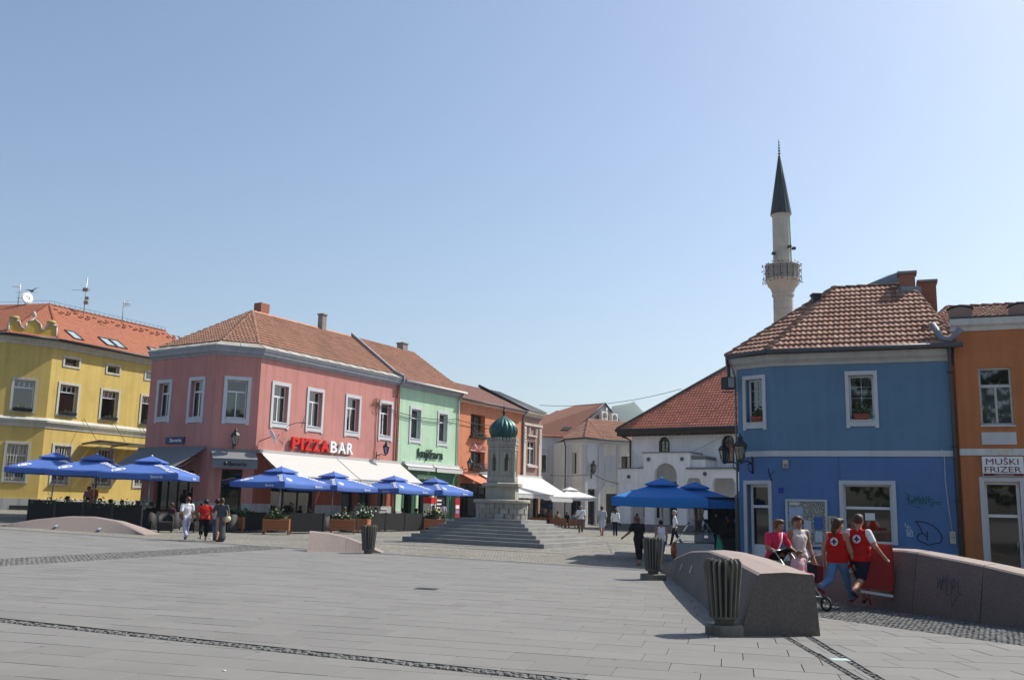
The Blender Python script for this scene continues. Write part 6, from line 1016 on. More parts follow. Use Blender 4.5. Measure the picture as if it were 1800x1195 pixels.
def leaves(name, label, c, rad, n, size, m_, cat='plant', flowers=None, parent=None, up=.6):
    r = thing(name, label, cat, c) if parent is None else parent; q = MB(); rng = random.Random(int(c[0]*100+c[1]*10))
    for k in range(n):
        a, b, e = rng.gauss(0, .45), rng.gauss(0, .45), abs(rng.gauss(0, .5)); p = Vector((c[0]+rad[0]*a, c[1]+rad[1]*b, c[2]+rad[2]*e)); d = Vector((rng.uniform(-1, 1), rng.uniform(-1, 1), rng.uniform(-.3, 1)*up+.3)).normalized(); s = d.cross(Vector((rng.uniform(-1, 1), rng.uniform(-1, 1), rng.uniform(-1, 1)))).normalized(); l = size*rng.uniform(.6, 1.4)
        q.add([tuple(p), tuple(p+d*l*.5+s*l*.22), tuple(p+d*l), tuple(p+d*l*.5-s*l*.22)], [(0, 1, 2, 3)])
    q.build('foliage', m_, r, kind='stuff', recalc=False)
    q = MB(); [q.tube([(c[0]+rng.uniform(-.3, .3)*rad[0], c[1]+rng.uniform(-.3, .3)*rad[1], c[2]-.05), (c[0]+rng.uniform(-.5, .5)*rad[0], c[1]+rng.uniform(-.5, .5)*rad[1], c[2]+rad[2]*.7)], .008, 4) for k in range(7)]; q.build('stems', LEAFM, r, kind='stuff')
    if flowers:
        q = MB()
        for k in range(flowers[1]): q.ball((c[0]+rng.gauss(0, .45)*rad[0], c[1]+rng.gauss(0, .45)*rad[1], c[2]+rad[2]*rng.uniform(.3, 1.0)), size*.35, 5)
        q.build('blossoms', flowers[0], r, kind='stuff')
    return r
def planter(label, plabel, x, y, rz, w_=1.2, dpt=.5, h=.72, flowers=None, n=260, ph=.35):
    z = gz(x, y); r = thing('wooden_planter', label, 'planter', (x, y, z), 0, 'wooden planters'); c, s = math.cos(rz), math.sin(rz); F_ = lambda a, d, zz: (x+a*c-d*s, y+a*s+d*c, z+zz)
    for a in (-w_/2, w_/2-.07):
        for d in (-dpt/2, dpt/2-.07): m = MB(); m.fr = F_; m.bev(a, a+.07, d, d+.07, 0, h, .01); m.build('post', WOOD, r)
    for k in range(4):
        z0 = .18+k*.132
        for d in (-dpt/2+.01, dpt/2-.045): m = MB(); m.fr = F_; m.bev(-w_/2+.072, w_/2-.072, d, d+.03, z0, z0+.118, .006); m.build('slat', WOOD, r)
        for a in (-w_/2+.015, w_/2-.045): m = MB(); m.fr = F_; m.bev(a, a+.03, -dpt/2+.072, dpt/2-.072, z0, z0+.118, .006); m.build('slat', WOOD, r)
    m = MB(); m.fr = F_; m.box(-w_/2+.05, w_/2-.05, -dpt/2+.05, dpt/2-.05, .2, h-.06); m.build('soil', BED, r)
    leaves('potted_plants', plabel, (x, y, z+h-.05), (w_*.45 if abs(c) > .5 else dpt, dpt*.5 if abs(c) > .5 else w_*.4, ph), n, .16, LEAFM, flowers=flowers); return r
FW = mat('white blossom', (.7, .7, .62), .8); FY = mat('yellow blossom', (.6, .45, .08), .8); FP = mat('pink blossom', (.55, .12, .2), .8); FV = mat('violet blossom', (.16, .08, .22), .8)
planter('orange slatted planter in front of the nearest right parasol', 'dark green plants in the front orange planter', -10.72, 45.4, .1); planter('orange slatted planter seen end-on behind the grey dressed walker', 'dark plants in the end-on planter by the corner door', -12.75, 47.0, 1.5); planter('orange slatted planter behind the short granite wall', 'low plants with white flowers behind the short granite wall', -8.3, 49.2, .12, flowers=(FW, 12)); planter('orange slatted planter seen end-on behind the far bin', 'tall white flowering plants above the far bin', -7.5, 51.2, 1.55, flowers=(FW, 26), ph=.6, n=340); planter('orange slatted planter half hidden by the fountain steps', 'bushy yellow green plants left of the fountain', -4.35, 57.5, .2, flowers=(FY, 14), ph=.6, n=380)
for k, (x, lb) in enumerate(((2.35, 'left brown planter before the white awning café'), (3.9, 'middle brown planter before the white awning café'), (5.3, 'right brown planter before the white awning café'))): planter('low slatted '+lb, 'low greenery in the '+lb, x, 75.8, .05, 1.25, .5, .6, n=60, ph=.15)
# window boxes
TERB = mat('terracotta plastic', (.30, .06, .035), .6)
def winbox(label, plabel, fr, a0, a1, z, d0, d1, bm_, fl, n=240, ph=.35, hang=False):
    r = thing('flower_box', label, 'flower box', fr((a0+a1)/2, (d0+d1)/2, z), 0, 'window flower boxes'); m = MB(fr); t = .03; m.add([(a0+t, d0, z), (a1-t, d0, z), (a1-t, d1-t, z), (a0+t, d1-t, z), (a0, d0, z+.2), (a1, d0, z+.2), (a1, d1, z+.2), (a0, d1, z+.2)], [(0, 3, 2, 1), (4, 5, 6, 7), (0, 1, 5, 4), (1, 2, 6, 5), (2, 3, 7, 6), (3, 0, 4, 7)]); m.build('trough', bm_, r); c = fr((a0+a1)/2, (d0+d1)/2, z+.15); w_ = (a1-a0)*.45; leaves('box_plants', plabel, c, (max(.12, abs(fr.u.x)*w_), max(.12, abs(fr.u.y)*w_), ph), n, .12, LEAFM, flowers=fl)
winbox('terracotta flower box in the left window of the blue house', 'leafy plant in the left blue house window', bC, .5, .95, 4.83, -.17, .0, TERB, None, 120, .28); winbox('terracotta flower box in the front window of the blue house', 'leafy plant in the front blue house window', bM, 2.66, 3.14, 4.85, -.16, .02, TERB, None, 120, .3)
for a0, a1, z, lb in ((1.55, 3.85, 6.72, 'upper left'), (5.85, 8.1, 6.72, 'upper right'), (1.65, 3.95, 4.35, 'lower left'), (5.85, 8.05, 4.35, 'lower right')): winbox(f'dark flower box under the {lb} window of the orange house', f'violet flowers in the {lb} window box', oF, a0, a1, z, .02, .3, DWOOD, (FV, 30), 300, .4)
for fr, (a0, a1, z), lb in ((yR, (.85, 2.15, 7.0), 'first lit'), (yR, (4.2, 5.5, 7.0), 'second lit'), (yC, (.75, 1.9, 7.0), 'shaded corner'), (yR, (7.65, 8.9, 7.0), 'third lit')): winbox(f'dark flower box on the {lb} window of the yellow house', f'small plants in the {lb} yellow window box', fr, a0, a1, z-.02, .02, .2, IRON, None, 50, .12)
# ------------------------------------------------------------------ people
SKIN = mat('skin', (.42, .22, .14), .55, var=.06, scale=6, spec=.3); SKIN2 = mat('tanned skin', (.33, .165, .10), .55, var=.06, scale=6, spec=.3)
def cloth(name, col, var=.08, **k): return mat(name, col, .9, var=var, scale=k.pop('scale', 5), spec=.15, bump=1.0, bs=k.pop('bs', 9), **k)
def surface_nets(vals, o, h):
    s = vals < 0; nx, ny, nz = s.shape; cnt = np.zeros((nx-1, ny-1, nz-1)); acc = np.zeros((nx-1, ny-1, nz-1, 3))
    for ax in range(3):
        lo = [slice(None)]*3; hi = [slice(None)]*3; lo[ax] = slice(0, -1); hi[ax] = slice(1, None); a, b = vals[tuple(lo)], vals[tuple(hi)]; cr = (a < 0) != (b < 0); t = np.where(cr, a/np.where(cr, a-b, 1), 0)
        oth = [i for i in range(3) if i != ax]
        for d0 in (0, 1):
            for d1 in (0, 1):
                sl = [slice(None)]*3; sl[oth[0]] = slice(d0, -1 if d0 == 0 else None); sl[oth[1]] = slice(d1, -1 if d1 == 0 else None); c = cr[tuple(sl)]; cnt += c
                acc[..., ax] += np.where(c, t[tuple(sl)], 0); acc[..., oth[0]] += c*d0; acc[..., oth[1]] += c*d1
    act = cnt > 0; idx = -np.ones(act.shape, int); idx[act] = np.arange(act.sum()); ijk = np.argwhere(act); V = (ijk+acc[act]/cnt[act][:, None])*h+o; F = []
    for ax in range(3):
        lo = [slice(1, -1)]*3; hi = [slice(1, -1)]*3; lo[ax] = slice(0, -1); hi[ax] = slice(1, None); a, b = s[tuple(lo)], s[tuple(hi)]; u, v = [(1, 2), (2, 0), (0, 1)][ax]
        for up in (True, False):
            P = np.argwhere((a != b) & (a == up))
            if not len(P): continue
            base = P.copy(); base[:, u] += 1; base[:, v] += 1
            def at(du, dv): q = base.copy(); q[:, u] -= du; q[:, v] -= dv; return idx[q[:, 0], q[:, 1], q[:, 2]]
            Q = np.stack([at(1, 1), at(0, 1), at(0, 0), at(1, 0)], 1); F.append(Q if up else Q[:, ::-1])
    return V, np.concatenate(F)
def sdf_mesh(name, prims, mats, h, k=.02, parent=None, loc=(0, 0, 0), hem=None):
    """prims: (kind, a, b, ra, rb, flat, mat) tapered capsules 'c' or ellipsoids 'e' (a centre, b radii)"""
    lo = np.full(3, 9.); hi = np.full(3, -9.)
    for p in prims:
        a, b = np.array(p[1], float), np.array(p[2], float)
        if p[0] == 'c': r = max(p[3], p[4]); lo = np.minimum(lo, np.minimum(a, b)-r*1.05); hi = np.maximum(hi, np.maximum(a, b)+r*1.05)
        else: lo = np.minimum(lo, a-b.max()); hi = np.maximum(hi, a+b.max())
    lo -= 2.5*h; hi += 2.5*h; n = np.ceil((hi-lo)/h).astype(int)+1; ax = [lo[i]+h*np.arange(n[i]) for i in range(3)]; D = np.full(n, 9., np.float32)
    def dist(p, X, Y, Z):
        a, b = np.array(p[1], float), np.array(p[2], float)
        if p[0] == 'c':
            d = b-a; L2 = max(d@d, 1e-9); f = p[5]; t = np.clip(((X-a[0])*d[0]+(Y-a[1])*d[1]+(Z-a[2])*d[2])/L2, 0, 1); dx = X-a[0]-t*d[0]; dy = (Y-a[1]-t*d[1])/f; dz = Z-a[2]-t*d[2]
            return (np.sqrt(dx*dx+dy*dy+dz*dz)-(p[3]+(p[4]-p[3])*t))*min(1, f*1.15)
        q = np.sqrt(((X-a[0])/b[0])**2+((Y-a[1])/b[1])**2+((Z-a[2])/b[2])**2); return (q-1)*b.min()
    for p in prims:
        a, b = np.array(p[1], float), np.array(p[2], float); r = (max(p[3], p[4])+.08) if p[0] == 'c' else b.max()+.08
        l0 = (np.minimum(a, b) if p[0] == 'c' else a)-r; h0 = (np.maximum(a, b) if p[0] == 'c' else a)+r; i0 = np.clip(((l0-lo)/h).astype(int), 0, n-1); i1 = np.clip(((h0-lo)/h).astype(int)+2, 1, n); sl = tuple(slice(i0[i], i1[i]) for i in range(3))
        X, Y, Z = np.meshgrid(*[ax[i][sl[i]] for i in range(3)], indexing='ij', sparse=True); d = dist(p, X, Y, Z); e = D[sl]; kk = k; hh = np.clip(.5+.5*(e-d)/kk, 0, 1); D[sl] = np.where(e > 5, d, e*(1-hh)+d*hh-kk*hh*(1-hh))
    V, F = surface_nets(D, lo, h); C_ = V[F].mean(1); best = np.full(len(F), 9.); mi = np.zeros(len(F), int)
    for p in prims:
        d = dist(p, C_[:, 0], C_[:, 1], C_[:, 2]); bt = d < best; best = np.where(bt, d, best); mi = np.where(bt, p[6], mi)
    if hem: z_, r_ = C_[:, 2], np.abs(C_[:, 0]); mi = np.where((mi == 2) & (z_ > hem[0]), 1, np.where((mi == 1) & (z_ < hem[0]) & (r_ < hem[1]), 2, mi))
    me = bpy.data.meshes.new(name); me.from_pydata(V.tolist(), [], F.tolist())
    for m_ in mats: me.materials.append(m_)
    me.polygons.foreach_set('material_index', mi.tolist()); me.polygons.foreach_set('use_smooth', [True]*len(F)); me.update()
    o = bpy.data.objects.new(name, me); COL.objects.link(o); o.parent = parent; o.location = loc; return o
HAIRB = mat('brown hair', (.055, .028, .015), .6, var=.3, scale=30, stretch=(1, 1, .2)); HAIRD = mat('dark hair', (.014, .010, .008), .55, var=.3, scale=30); HAIRG = mat('grey hair', (.28, .27, .25), .7, var=.2, scale=30); HAIRR = mat('auburn hair', (.11, .042, .02), .6, var=.3, scale=30, stretch=(1, 1, .2)); HAIRL = mat('light brown hair', (.15, .085, .045), .6, var=.3, scale=30)
EYE = mat('eye', (.02, .015, .012), .3); LIP = mat('lip', (.34, .11, .09), .5)
def V3(*a): return np.array(a, float)
def person(label, loc, yaw, H, shirt, pants, shoes, hair, skin=SKIN, walk=.0, sleeve=.5, leg='trousers', arms=None, lean=0., seated=False, res=.02, hairstyle='short', build=1., head=(0, 0), fingers=False, extra=None, smat=None, face=True, name='person', skirt=None, group=None, tuck=False, hem=.515):
    """local frame: facing +y; mats: 0 skin 1 shirt 2 trousers 3 shoes. arms: ((elbow, hand), (elbow, hand)) offsets from shoulders left, right in fractions of H"""
    P = []; b = build; c = lambda a, bb, ra, rb, f=1, m=0: P.append(('c', np.array(a)*H, np.array(bb)*H, ra*H, rb*H, f, m)); e = lambda a, r, m=0: P.append(('e', np.array(a)*H, np.array(r)*H, 0, 0, 1, m))
    ln = lambda y, z: (y+(z-.53)*math.sin(lean), .53+(z-.53)*math.cos(lean)) if z > .53 else (y, z)
    def T(x, y, z): y2, z2 = ln(y, z); return V3(x, y2, z2)
    bz = 0.
    if seated: bz = -.26
    pv = V3(0, 0, .53)
    # torso
    c(T(-.035*b, 0, .535), T(.035*b, 0, .535), .066*b, .066*b, .8, 2); c(T(-.03*b, 0, .585), T(.03*b, 0, .585), .066*b, .066*b, .72, 1 if not tuck else 2); c(T(0, 0, .60), T(0, .0, .70), .078*b, .086*b, .66, 1); c(T(-.042*b, 0, .735), T(.042*b, 0, .735), .064*b, .064*b, .8, 1); c(T(-.075*b, -.005, .80), T(.075*b, -.005, .80), .035*b, .035*b, .95, 1); c(T(0, 0, .70), T(0, 0, .79), .085*b, .06*b, .66, 1)
    if not tuck: c(T(-.035*b, 0, .53), T(.035*b, 0, .53), .07*b, .07*b, .8, 1)
    c(T(0, -.005, .81), T(0, .008, .875), .031, .028, 1, 0)
    hy, hx = head; hc = T(hx*.03, .012+hy*.03, .925)
    e(hc, (.046, .056, .066), 0); e(hc+V3(0, .014, -.03), (.034, .04, .04), 0)
    yw = hx*.9; hd = lambda x, y, z: hc+V3(x*math.cos(yw)+y*math.sin(yw), -x*math.sin(yw)+y*math.cos(yw), z)
    if face: e(hd(0, .058, -.008), (.007, .012, .012), 0); e(hd(-.046, 0, -.005), (.007, .012, .018), 0); e(hd(.046, 0, -.005), (.007, .012, .018), 0)
    # legs
    for s, side in ((-1, 0), (1, 1)):
        hp = V3(.045*b*s, 0, .52)
        if seated: kn = hp+V3(.03*s, .235, .005); an = kn+V3(0, -.01+.05*side, -.235)
        else:
            ph = walk*s; kb = max(0, -ph)*1.3+abs(walk)*.15; kn = hp+V3(0, math.sin(ph)*.245, -math.cos(ph)*.245); an = kn+V3(0, math.sin(ph-kb)*.24, -math.cos(ph-kb)*.24)
        lm = {'trousers': (2, 2), 'shorts': (2, 0), 'skirt': (0, 0), 'capri': (2, 2)}[leg]; wide = 1.12 if leg == 'shorts' else 1
        c(hp, hp*.15+kn*.85 if leg == 'shorts' else kn, .062*b*wide, (.05 if leg == 'shorts' else .04)*b, 1, lm[0])
        if leg == 'shorts': c(kn*.75+hp*.25, kn, .036*b, .033*b, 1, 0)
        if leg == 'capri': c(kn, kn*.45+an*.55, .042*b, .04*b, 1, 2); c(kn*.5+an*.5, an, .03, .02, 1, 0)
        elif leg == 'trousers': c(kn, an+V3(0, 0, .008), .041*b, .034*b, 1, 2); c(an, an+V3(0, 0, .03), .022, .022, 1, 0)
        else: c(kn, kn*.55+an*.45, .033*b, .034*b, 1, 0); c(kn*.55+an*.45, an, .034*b, .019*b, 1, 0)
        pit = 0 if seated else min(.6, max(-.5, (math.sin(walk*s) if walk else 0)))*.7; fd = V3(0, math.cos(pit), math.sin(pit) if s*walk > 0 else -abs(math.sin(pit))*1.3); c(an+V3(0, -.02, -.018), an+fd*.09+V3(.006*s, 0, -.022), .021, .017, 1, 3)
    if skirt: c(T(0, 0, .56), (0, 0, .53-skirt*.6), .075*b, .095*b, .85, 2); c((0, 0, .53-skirt*.5), (0, 0, .53-skirt), .09*b, .12*b, .85, 2)
    # arms
    A = arms or (((-.03, -.02-walk*.08, -.17), (-.035, .03-walk*.2, -.33)), ((.03, -.02+walk*.08, -.17), (.035, .03+walk*.2, -.33)))
    for s, ((eo), (ho)) in ((-1, A[0]), (1, A[1])):
        sh = T(.105*b*s, -.005, .805); el = sh+np.array(eo); ha = sh+np.array(ho); d = (ha-el)/np.linalg.norm(ha-el)
        m1 = (4 if smat else 1) if sleeve > 0 else 0; c(sh, sh*(1-min(1, sleeve*1.6))+el*min(1, sleeve*1.6) if sleeve > 0 else sh*.8+el*.2, .036*b, .034*b, 1, m1); c(sh, el, .029*b, .025*b, 1, 1 if sleeve >= .75 else 0); c(el, ha, .025*b, .0165*b, 1, 1 if sleeve >= 1 else 0)
        u = np.cross(d, V3(1, 0, 0)); u = u/np.linalg.norm(u) if np.linalg.norm(u) > .1 else V3(0, 1, 0); w_ = np.cross(d, u)
        c(ha, ha+d*.028, .016, .019, 1, 0)
        if fingers:
            for k in range(4): f0 = ha+d*.035+u*(k-1.5)*.0095; c(f0, f0+d*.024-w_*.004*s, .0058, .0054, 1, 0); c(f0+d*.024-w_*.004*s, f0+d*(.038+.004*(k in (1, 2)))-w_*.014*s, .0054, .0046, 1, 0)
            c(ha+d*.012+u*.014, ha+d*.034+u*.028, .0066, .0056, 1, 0)
        else: c(ha+d*.03, ha+d*.055, .0165, .009, 1, 0)
    if extra: extra(c, e, T, H)
    dz = bz*H
    P = [(p[0], p[1]+V3(0, 0, dz), p[2]+(V3(0, 0, dz) if p[0] == 'c' else 0), *p[3:]) for p in P]
    o = sdf_mesh(name, P, [skin, shirt, pants, shoes]+([smat] if smat else []), res, .022 if res < .016 else .03, loc=loc, hem=None if (seated or skirt) else (hem*H, .13*H)); o.rotation_euler = (0, 0, yaw); tag(o, label, 'person', group)
    hp_ = []; h = lambda a, r: hp_.append(('e', (hd(*a))*H+V3(0, 0, dz), np.array(r)*H, 0, 0, 1, 0)); hcap = lambda a, b2, ra, rb: hp_.append(('c', hd(*a)*H+V3(0, 0, dz), hd(*b2)*H+V3(0, 0, dz), ra*H, rb*H, 1, 0))
    if hairstyle != 'bald':
        h((0, -.014, .018), (.055, .057, .062)); h((0, .022, .043), (.051, .044, .034)); 
        if hairstyle in ('short', 'bob', 'pony', 'bun', 'long'): h((0, -.03, -.018), (.044, .034, .038))
        if hairstyle in ('bob', 'long', 'short', 'bun'): h((-.045, -.008, .006), (.016, .036, .046)); h((.045, -.008, .006), (.016, .036, .046))
        if hairstyle == 'pony': hcap((0, -.055, .01), (.0, -.075, -.06), .022, .026); hcap((0, -.075, -.06), (.005, -.06, -.125), .026, .012)
        if hairstyle == 'bun': h((0, -.062, .02), (.028, .026, .028))
        if hairstyle == 'long': hcap((0, -.04, -.02), (0, -.05, -.11), .04, .03)
        ho = sdf_mesh('hair', hp_, [hair], res, .012, parent=o)
    if face and res < .016:
        m = MB(); [m.ball(tuple(hd(s*.017, .0545, .004)*H+V3(0, 0, dz)), (.006*H, .003*H, .0035*H), 6) for s in (-1, 1)]; x = m.build('eyes', EYE); x.parent = o; m = MB(); m.ball(tuple(hd(0, .055, -.035)*H+V3(0, 0, dz)), (.015*H, .004*H, .004*H), 8); x = m.build('mouth', LIP); x.parent = o
    return o
def child(m, name, mats, o): x = m.build(name, mats); x.parent = o; return x
REDV = cloth('red vest', (.50, .012, .012), bs=10); WHT = cloth('white cotton', (.72, .72, .73)); PINKT = cloth('hot pink shirt', (.62, .03, .10)); DENIM = cloth('blue denim', (.11, .22, .40), .35, scale=4); NAVY = cloth('navy cloth', (.012, .016, .03)); BLK = cloth('black cloth', (.012, .012, .013)); LILAC = cloth('lilac linen', (.42, .42, .56)); REDT = cloth('red shirt', (.46, .025, .02)); CHAR = cloth('charcoal cloth', (.07, .075, .085)); KHAKI = cloth('brown trousers', (.14, .105, .075)); LGREY = cloth('grey shirt', (.36, .38, .42)); PALEG = cloth('pale shorts', (.42, .44, .48)); ORNG = cloth('orange dress', (.62, .10, .02)); PINKD = cloth('dusty pink dress', (.5, .25, .28)); BLUESH = cloth('blue shorts', (.015, .12, .38)); BEIGET = cloth('beige trousers', (.5, .46, .38)); SHOE = mat('dark shoe', (.02, .02, .022), .6); REDSH = mat('red canvas shoe', (.3, .02, .03), .7); SANDAL = mat('brown sandal', (.16, .09, .05), .7)
FLOR = cloth('floral top', (.62, .64, .60), .04, dirt=(.55, .12, .26), dirt_amt=.9, dscale=11)
G_ = lambda x, y: (x, y, gz(x, y))
SUNA = 0
# four people in the foreground
pw = person('woman in hot pink shirt pushing the pushchair', G_(5.22, 19.3), math.radians(-155), 1.63, PINKT, BEIGET, SANDAL, HAIRR, SKIN2, walk=.25, sleeve=.42, arms=(((-.055, .06, -.15), (-.015, .2, -.19)), ((.05, .05, -.15), (.0, .19, -.2))), lean=.2, res=.0125, build=1.08, head=(.4, -.25), fingers=True, hairstyle='short')
m = MB(); q = [(-.10, .1, 1.36), (-.03, .155, 1.2), (.06, .17, 1.05), (.15, .14, .9)]; m.tube([(a, b+.06, z) for a, b, z in q], .014, 5); child(m, 'bag_strap', WHT, pw)
fw = person('woman in sleeveless floral top carrying a red bag', G_(5.80, 19.55), math.radians(-158), 1.70, FLOR, BEIGET, SANDAL, HAIRB, SKIN2, walk=.22, sleeve=0, arms=(((-.045, .0, -.17), (-.05, .07, -.315)), ((.03, .0, -.17), (.03, .06, -.32))), res=.0125, build=1.08, head=(.2, .75), fingers=True, hairstyle='bun')
m = MB(); m.tube([(-.115*1.7+.02, .12, .81+.0), (-.1, .13, .80)], .02, 6); child(m, 'bracelet', WHT, fw)
def vest(c, e, T, H):
    c(T(-.05, 0, .545), T(.05, 0, .545), .076, .076, .85, 1); c(T(-.05, 0, .62), T(.05, 0, .62), .075, .073, .8, 1); c(T(-.055, 0, .71), T(.055, 0, .71), .072, .07, .8, 1)
rw = person('young woman in red cross vest and jeans walking away', G_(6.33, 18.85), math.radians(-44), 1.68, REDV, DENIM, REDSH, HAIRB, SKIN, walk=.52, hem=.50, sleeve=0, res=.0125, hairstyle='pony', extra=vest, fingers=True, head=(.2, .5), arms=(((-.05, -.02, -.17), (-.06, .02, -.32)), ((.045, .03, -.17), (.05, .09, -.315))))
rm = person('young man in red cross vest and dark shorts carrying the board', G_(6.72, 18.75), math.radians(-40), 1.77, REDV, NAVY, SHOE, HAIRB, SKIN, walk=-.48, hem=.50, sleeve=.36, smat=WHT, leg='shorts', res=.0125, hairstyle='crop', extra=vest, fingers=True, head=(.2, -.2), arms=(((-.04, -.01, -.17), (-.03, .07, -.3)), ((.085, -.03, -.15), (.135, .06, -.25))))
NAVYP = mat('dark blue cross', (.02, .03, .16), .7)
for o, H_, y_ in ((rw, 1.68, -.124), (rm, 1.77, -.131)):
    z = .735*H_; x0 = .01; m = MB(); n = 22; yb = lambda x, zz: y_-.004+.5*x*x+(.03*(zz-z) if zz > z else -.02*(zz-z))
    m.add([(x0, yb(0, z)-.012, z)]+[(x0+.078*math.cos(k*math.tau/n), yb(.078*math.cos(k*math.tau/n), z+.078*math.sin(k*math.tau/n))-.012, z+.078*math.sin(k*math.tau/n)) for k in range(n)], [(0, 1+k, 1+(k+1) % n) for k in range(n)]); child(m, 'round_emblem', WHT, o)
    m = MB(); [m.box(x0+a, x0+b_, yb(0, z)-.024, yb(0, z)-.014, z+c_, z+d_) for a, b_, c_, d_ in ((-.05, .05, -.016, .016), (-.016, .016, .0165, .05), (-.016, .016, -.05, -.0165))]; child(m, 'cross', NAVYP, o)
    m = MB(); m.tube([(-.13, y_+.02, .60*H_), (0, y_-.012, .595*H_), (.13, y_+.02, .60*H_)], .004, 4); child(m, 'pocket_seam', CHAR, o)
# red folding board carried by the man
bd = thing('folding_board', 'red folding display board carried under the man\'s arm', 'display board', (7.05, 18.85, gz(7, 18.8)+.3)); c_, s_ = math.cos(-.25), math.sin(-.25)
def bf(a, d, z): a2 = a*math.cos(.12)+z*math.sin(.12); z2 = -a*math.sin(.12)+z*math.cos(.12); return (6.95+a2*c_-d*s_, 18.72+a2*s_+d*c_, gz(7, 18.8)+.28+z2)
REDB = mat('red board', (.34, .012, .012), .5, var=.1); m = MB(); m.fr = bf; m.add([(-.28, d, .08) for d in (-.02, .03)]+[(.34, d, .12) for d in (-.02, .03)]+[(.22, d, .95) for d in (-.02, .03)]+[(-.1, d, .93) for d in (-.02, .03)], [(0, 2, 4, 6), (7, 5, 3, 1), (0, 1, 3, 2), (2, 3, 5, 4), (4, 5, 7, 6), (6, 7, 1, 0)]); m.build('panel', REDB, bd)
m = MB(); m.fr = bf; m.add([(-.22, d, .1) for d in (.06, .1)]+[(.40, d, .12) for d in (.06, .1)]+[(.26, d, .97) for d in (.06, .1)]+[(-.06, d, .95) for d in (.06, .1)], [(0, 2, 4, 6), (7, 5, 3, 1), (0, 1, 3, 2), (2, 3, 5, 4), (4, 5, 7, 6), (6, 7, 1, 0)]); m.build('panel', REDB, bd); m = MB(); m.fr = bf; m.box(-.24, .34, -.03, -.01, .0, .05); m.build('white_bar', WHT, bd)
for a in (-.12, .3, .37): m = MB(); m.fr = bf; m.tube([(a, .02, .1), (a+.08, .03, -.2)], .018, 5); m.build('leg', REDB, bd)
# hand bag, bundle
hb = thing('handbag', 'red and black handbag hanging from the floral woman\'s hand', 'handbag', (6.05, 19.2, .5)); m = MB(); m.fr = lambda a, d, z: (6.04+a*.9+d*.3, 19.25-a*.3+d*.9, gz(6, 19)+.42+z); m.add([(-.13, -.06, 0), (.13, -.06, 0), (.13, .06, 0), (-.13, .06, 0), (-.17, -.03, .36), (.15, -.03, .33), (.15, .03, .33), (-.17, .03, .36)], [(0, 3, 2, 1), (4, 5, 6, 7), (0, 1, 5, 4), (1, 2, 6, 5), (2, 3, 7, 6), (3, 0, 4, 7)]); m.build('bag_body', mat('red leather', (.2, .012, .02), .5), hb); m = MB(); m.fr = lambda a, d, z: (6.04+a*.9+d*.3, 19.25-a*.3+d*.9, gz(6, 19)+.42+z); m.add([(-.15, -.075, .1), (.0, -.075, .06), (.02, -.05, .34), (-.18, -.05, .37)], [(0, 1, 2, 3)]); m.build('flap', SHOE, hb)
m = MB(); m.fr = lambda a, d, z: (6.04+a*.9+d*.3, 19.25-a*.3+d*.9, gz(6, 19)+.42+z); m.tube([(-.13, 0, .33), (-.08, 0, .5), (0, 0, .57), (.07, 0, .5), (.12, 0, .32)], .01, 5); m.build('strap', mat('red leather strap', (.2, .012, .02), .5), hb)
bn = thing('flag_bundle', 'crumpled red and white bundle in the young woman\'s hand', 'bundle', (6.62, 18.95, .75)); rg = random.Random(3)
for k in range(9): m = MB(); m.ball((6.60+rg.uniform(-.07, .07), 18.86+rg.uniform(-.05, .05), gz(6.6, 18.9)+.72+rg.uniform(-.09, .09)), (rg.uniform(.03, .06), .04, rg.uniform(.03, .06)), 7); m.build('fold', REDT if k % 3 else WHT, bn)
# pushchair with child
PU = thing('pushchair', 'black pushchair with a small child in front of the pink shirted woman', 'pushchair', (5.5, 18.2, gz(5.5, 18.2))); ph = math.radians(-62)
def pf(a, d, z): return (5.44+a*math.cos(ph)-d*math.sin(ph), 18.3+a*math.sin(ph)+d*math.cos(ph), gz(5.5, 18.2)+z)
WHEEL = mat('rubber', (.015, .015, .015), .7)
for a, d in ((.42, -.2), (.42, .2), (-.3, -.24), (-.3, .24)):
    c0 = Vector(pf(a, d, .13)); ax_ = (Vector(pf(a, d+1, .13))-c0).normalized(); sx = (Vector(pf(a+1, d, .13))-c0).normalized(); m = MB(); n = 18; vs = []
    for k in range(n):
        t = k*math.tau/n
        for rr, dd in ((.13, -.015), (.13, .015), (.10, .018), (.10, -.018)): vs.append(tuple(c0+(sx*math.cos(t)+Vector((0, 0, 1))*math.sin(t))*rr+ax_*dd))
    m.add(vs, [(k*4+j, ((k+1) % n)*4+j, ((k+1) % n)*4+(j+1) % 4, k*4+(j+1) % 4) for k in range(n) for j in range(4)], smooth=True); wl = m.build('wheel', WHEEL, PU); m = MB(); [m.tube([tuple(c0), tuple(c0+(sx*math.cos(t)+Vector((0, 0, 1))*math.sin(t))*.1)], .008, 4) for t in [k*math.tau/6 for k in range(6)]]; m.build('spokes', STEEL, wl)
m = MB(); m.fr = pf
for d in (-.2, .2): m.tube([(.42, d, .13), (-.05, d, .62), (-.42, d*.9, 1.0), (-.5, d*.9, 1.03)], .014, 6); m.tube([(-.3, d*1.15, .13), (.12, d, .55)], .013, 6)
m.tube([(-.5, -.18, 1.03), (-.52, 0, 1.04), (-.5, .18, 1.03)], .018, 6); m.tube([(.3, -.2, .25), (.3, .2, .25)], .012, 6); m.build('frame', STEEL, PU)
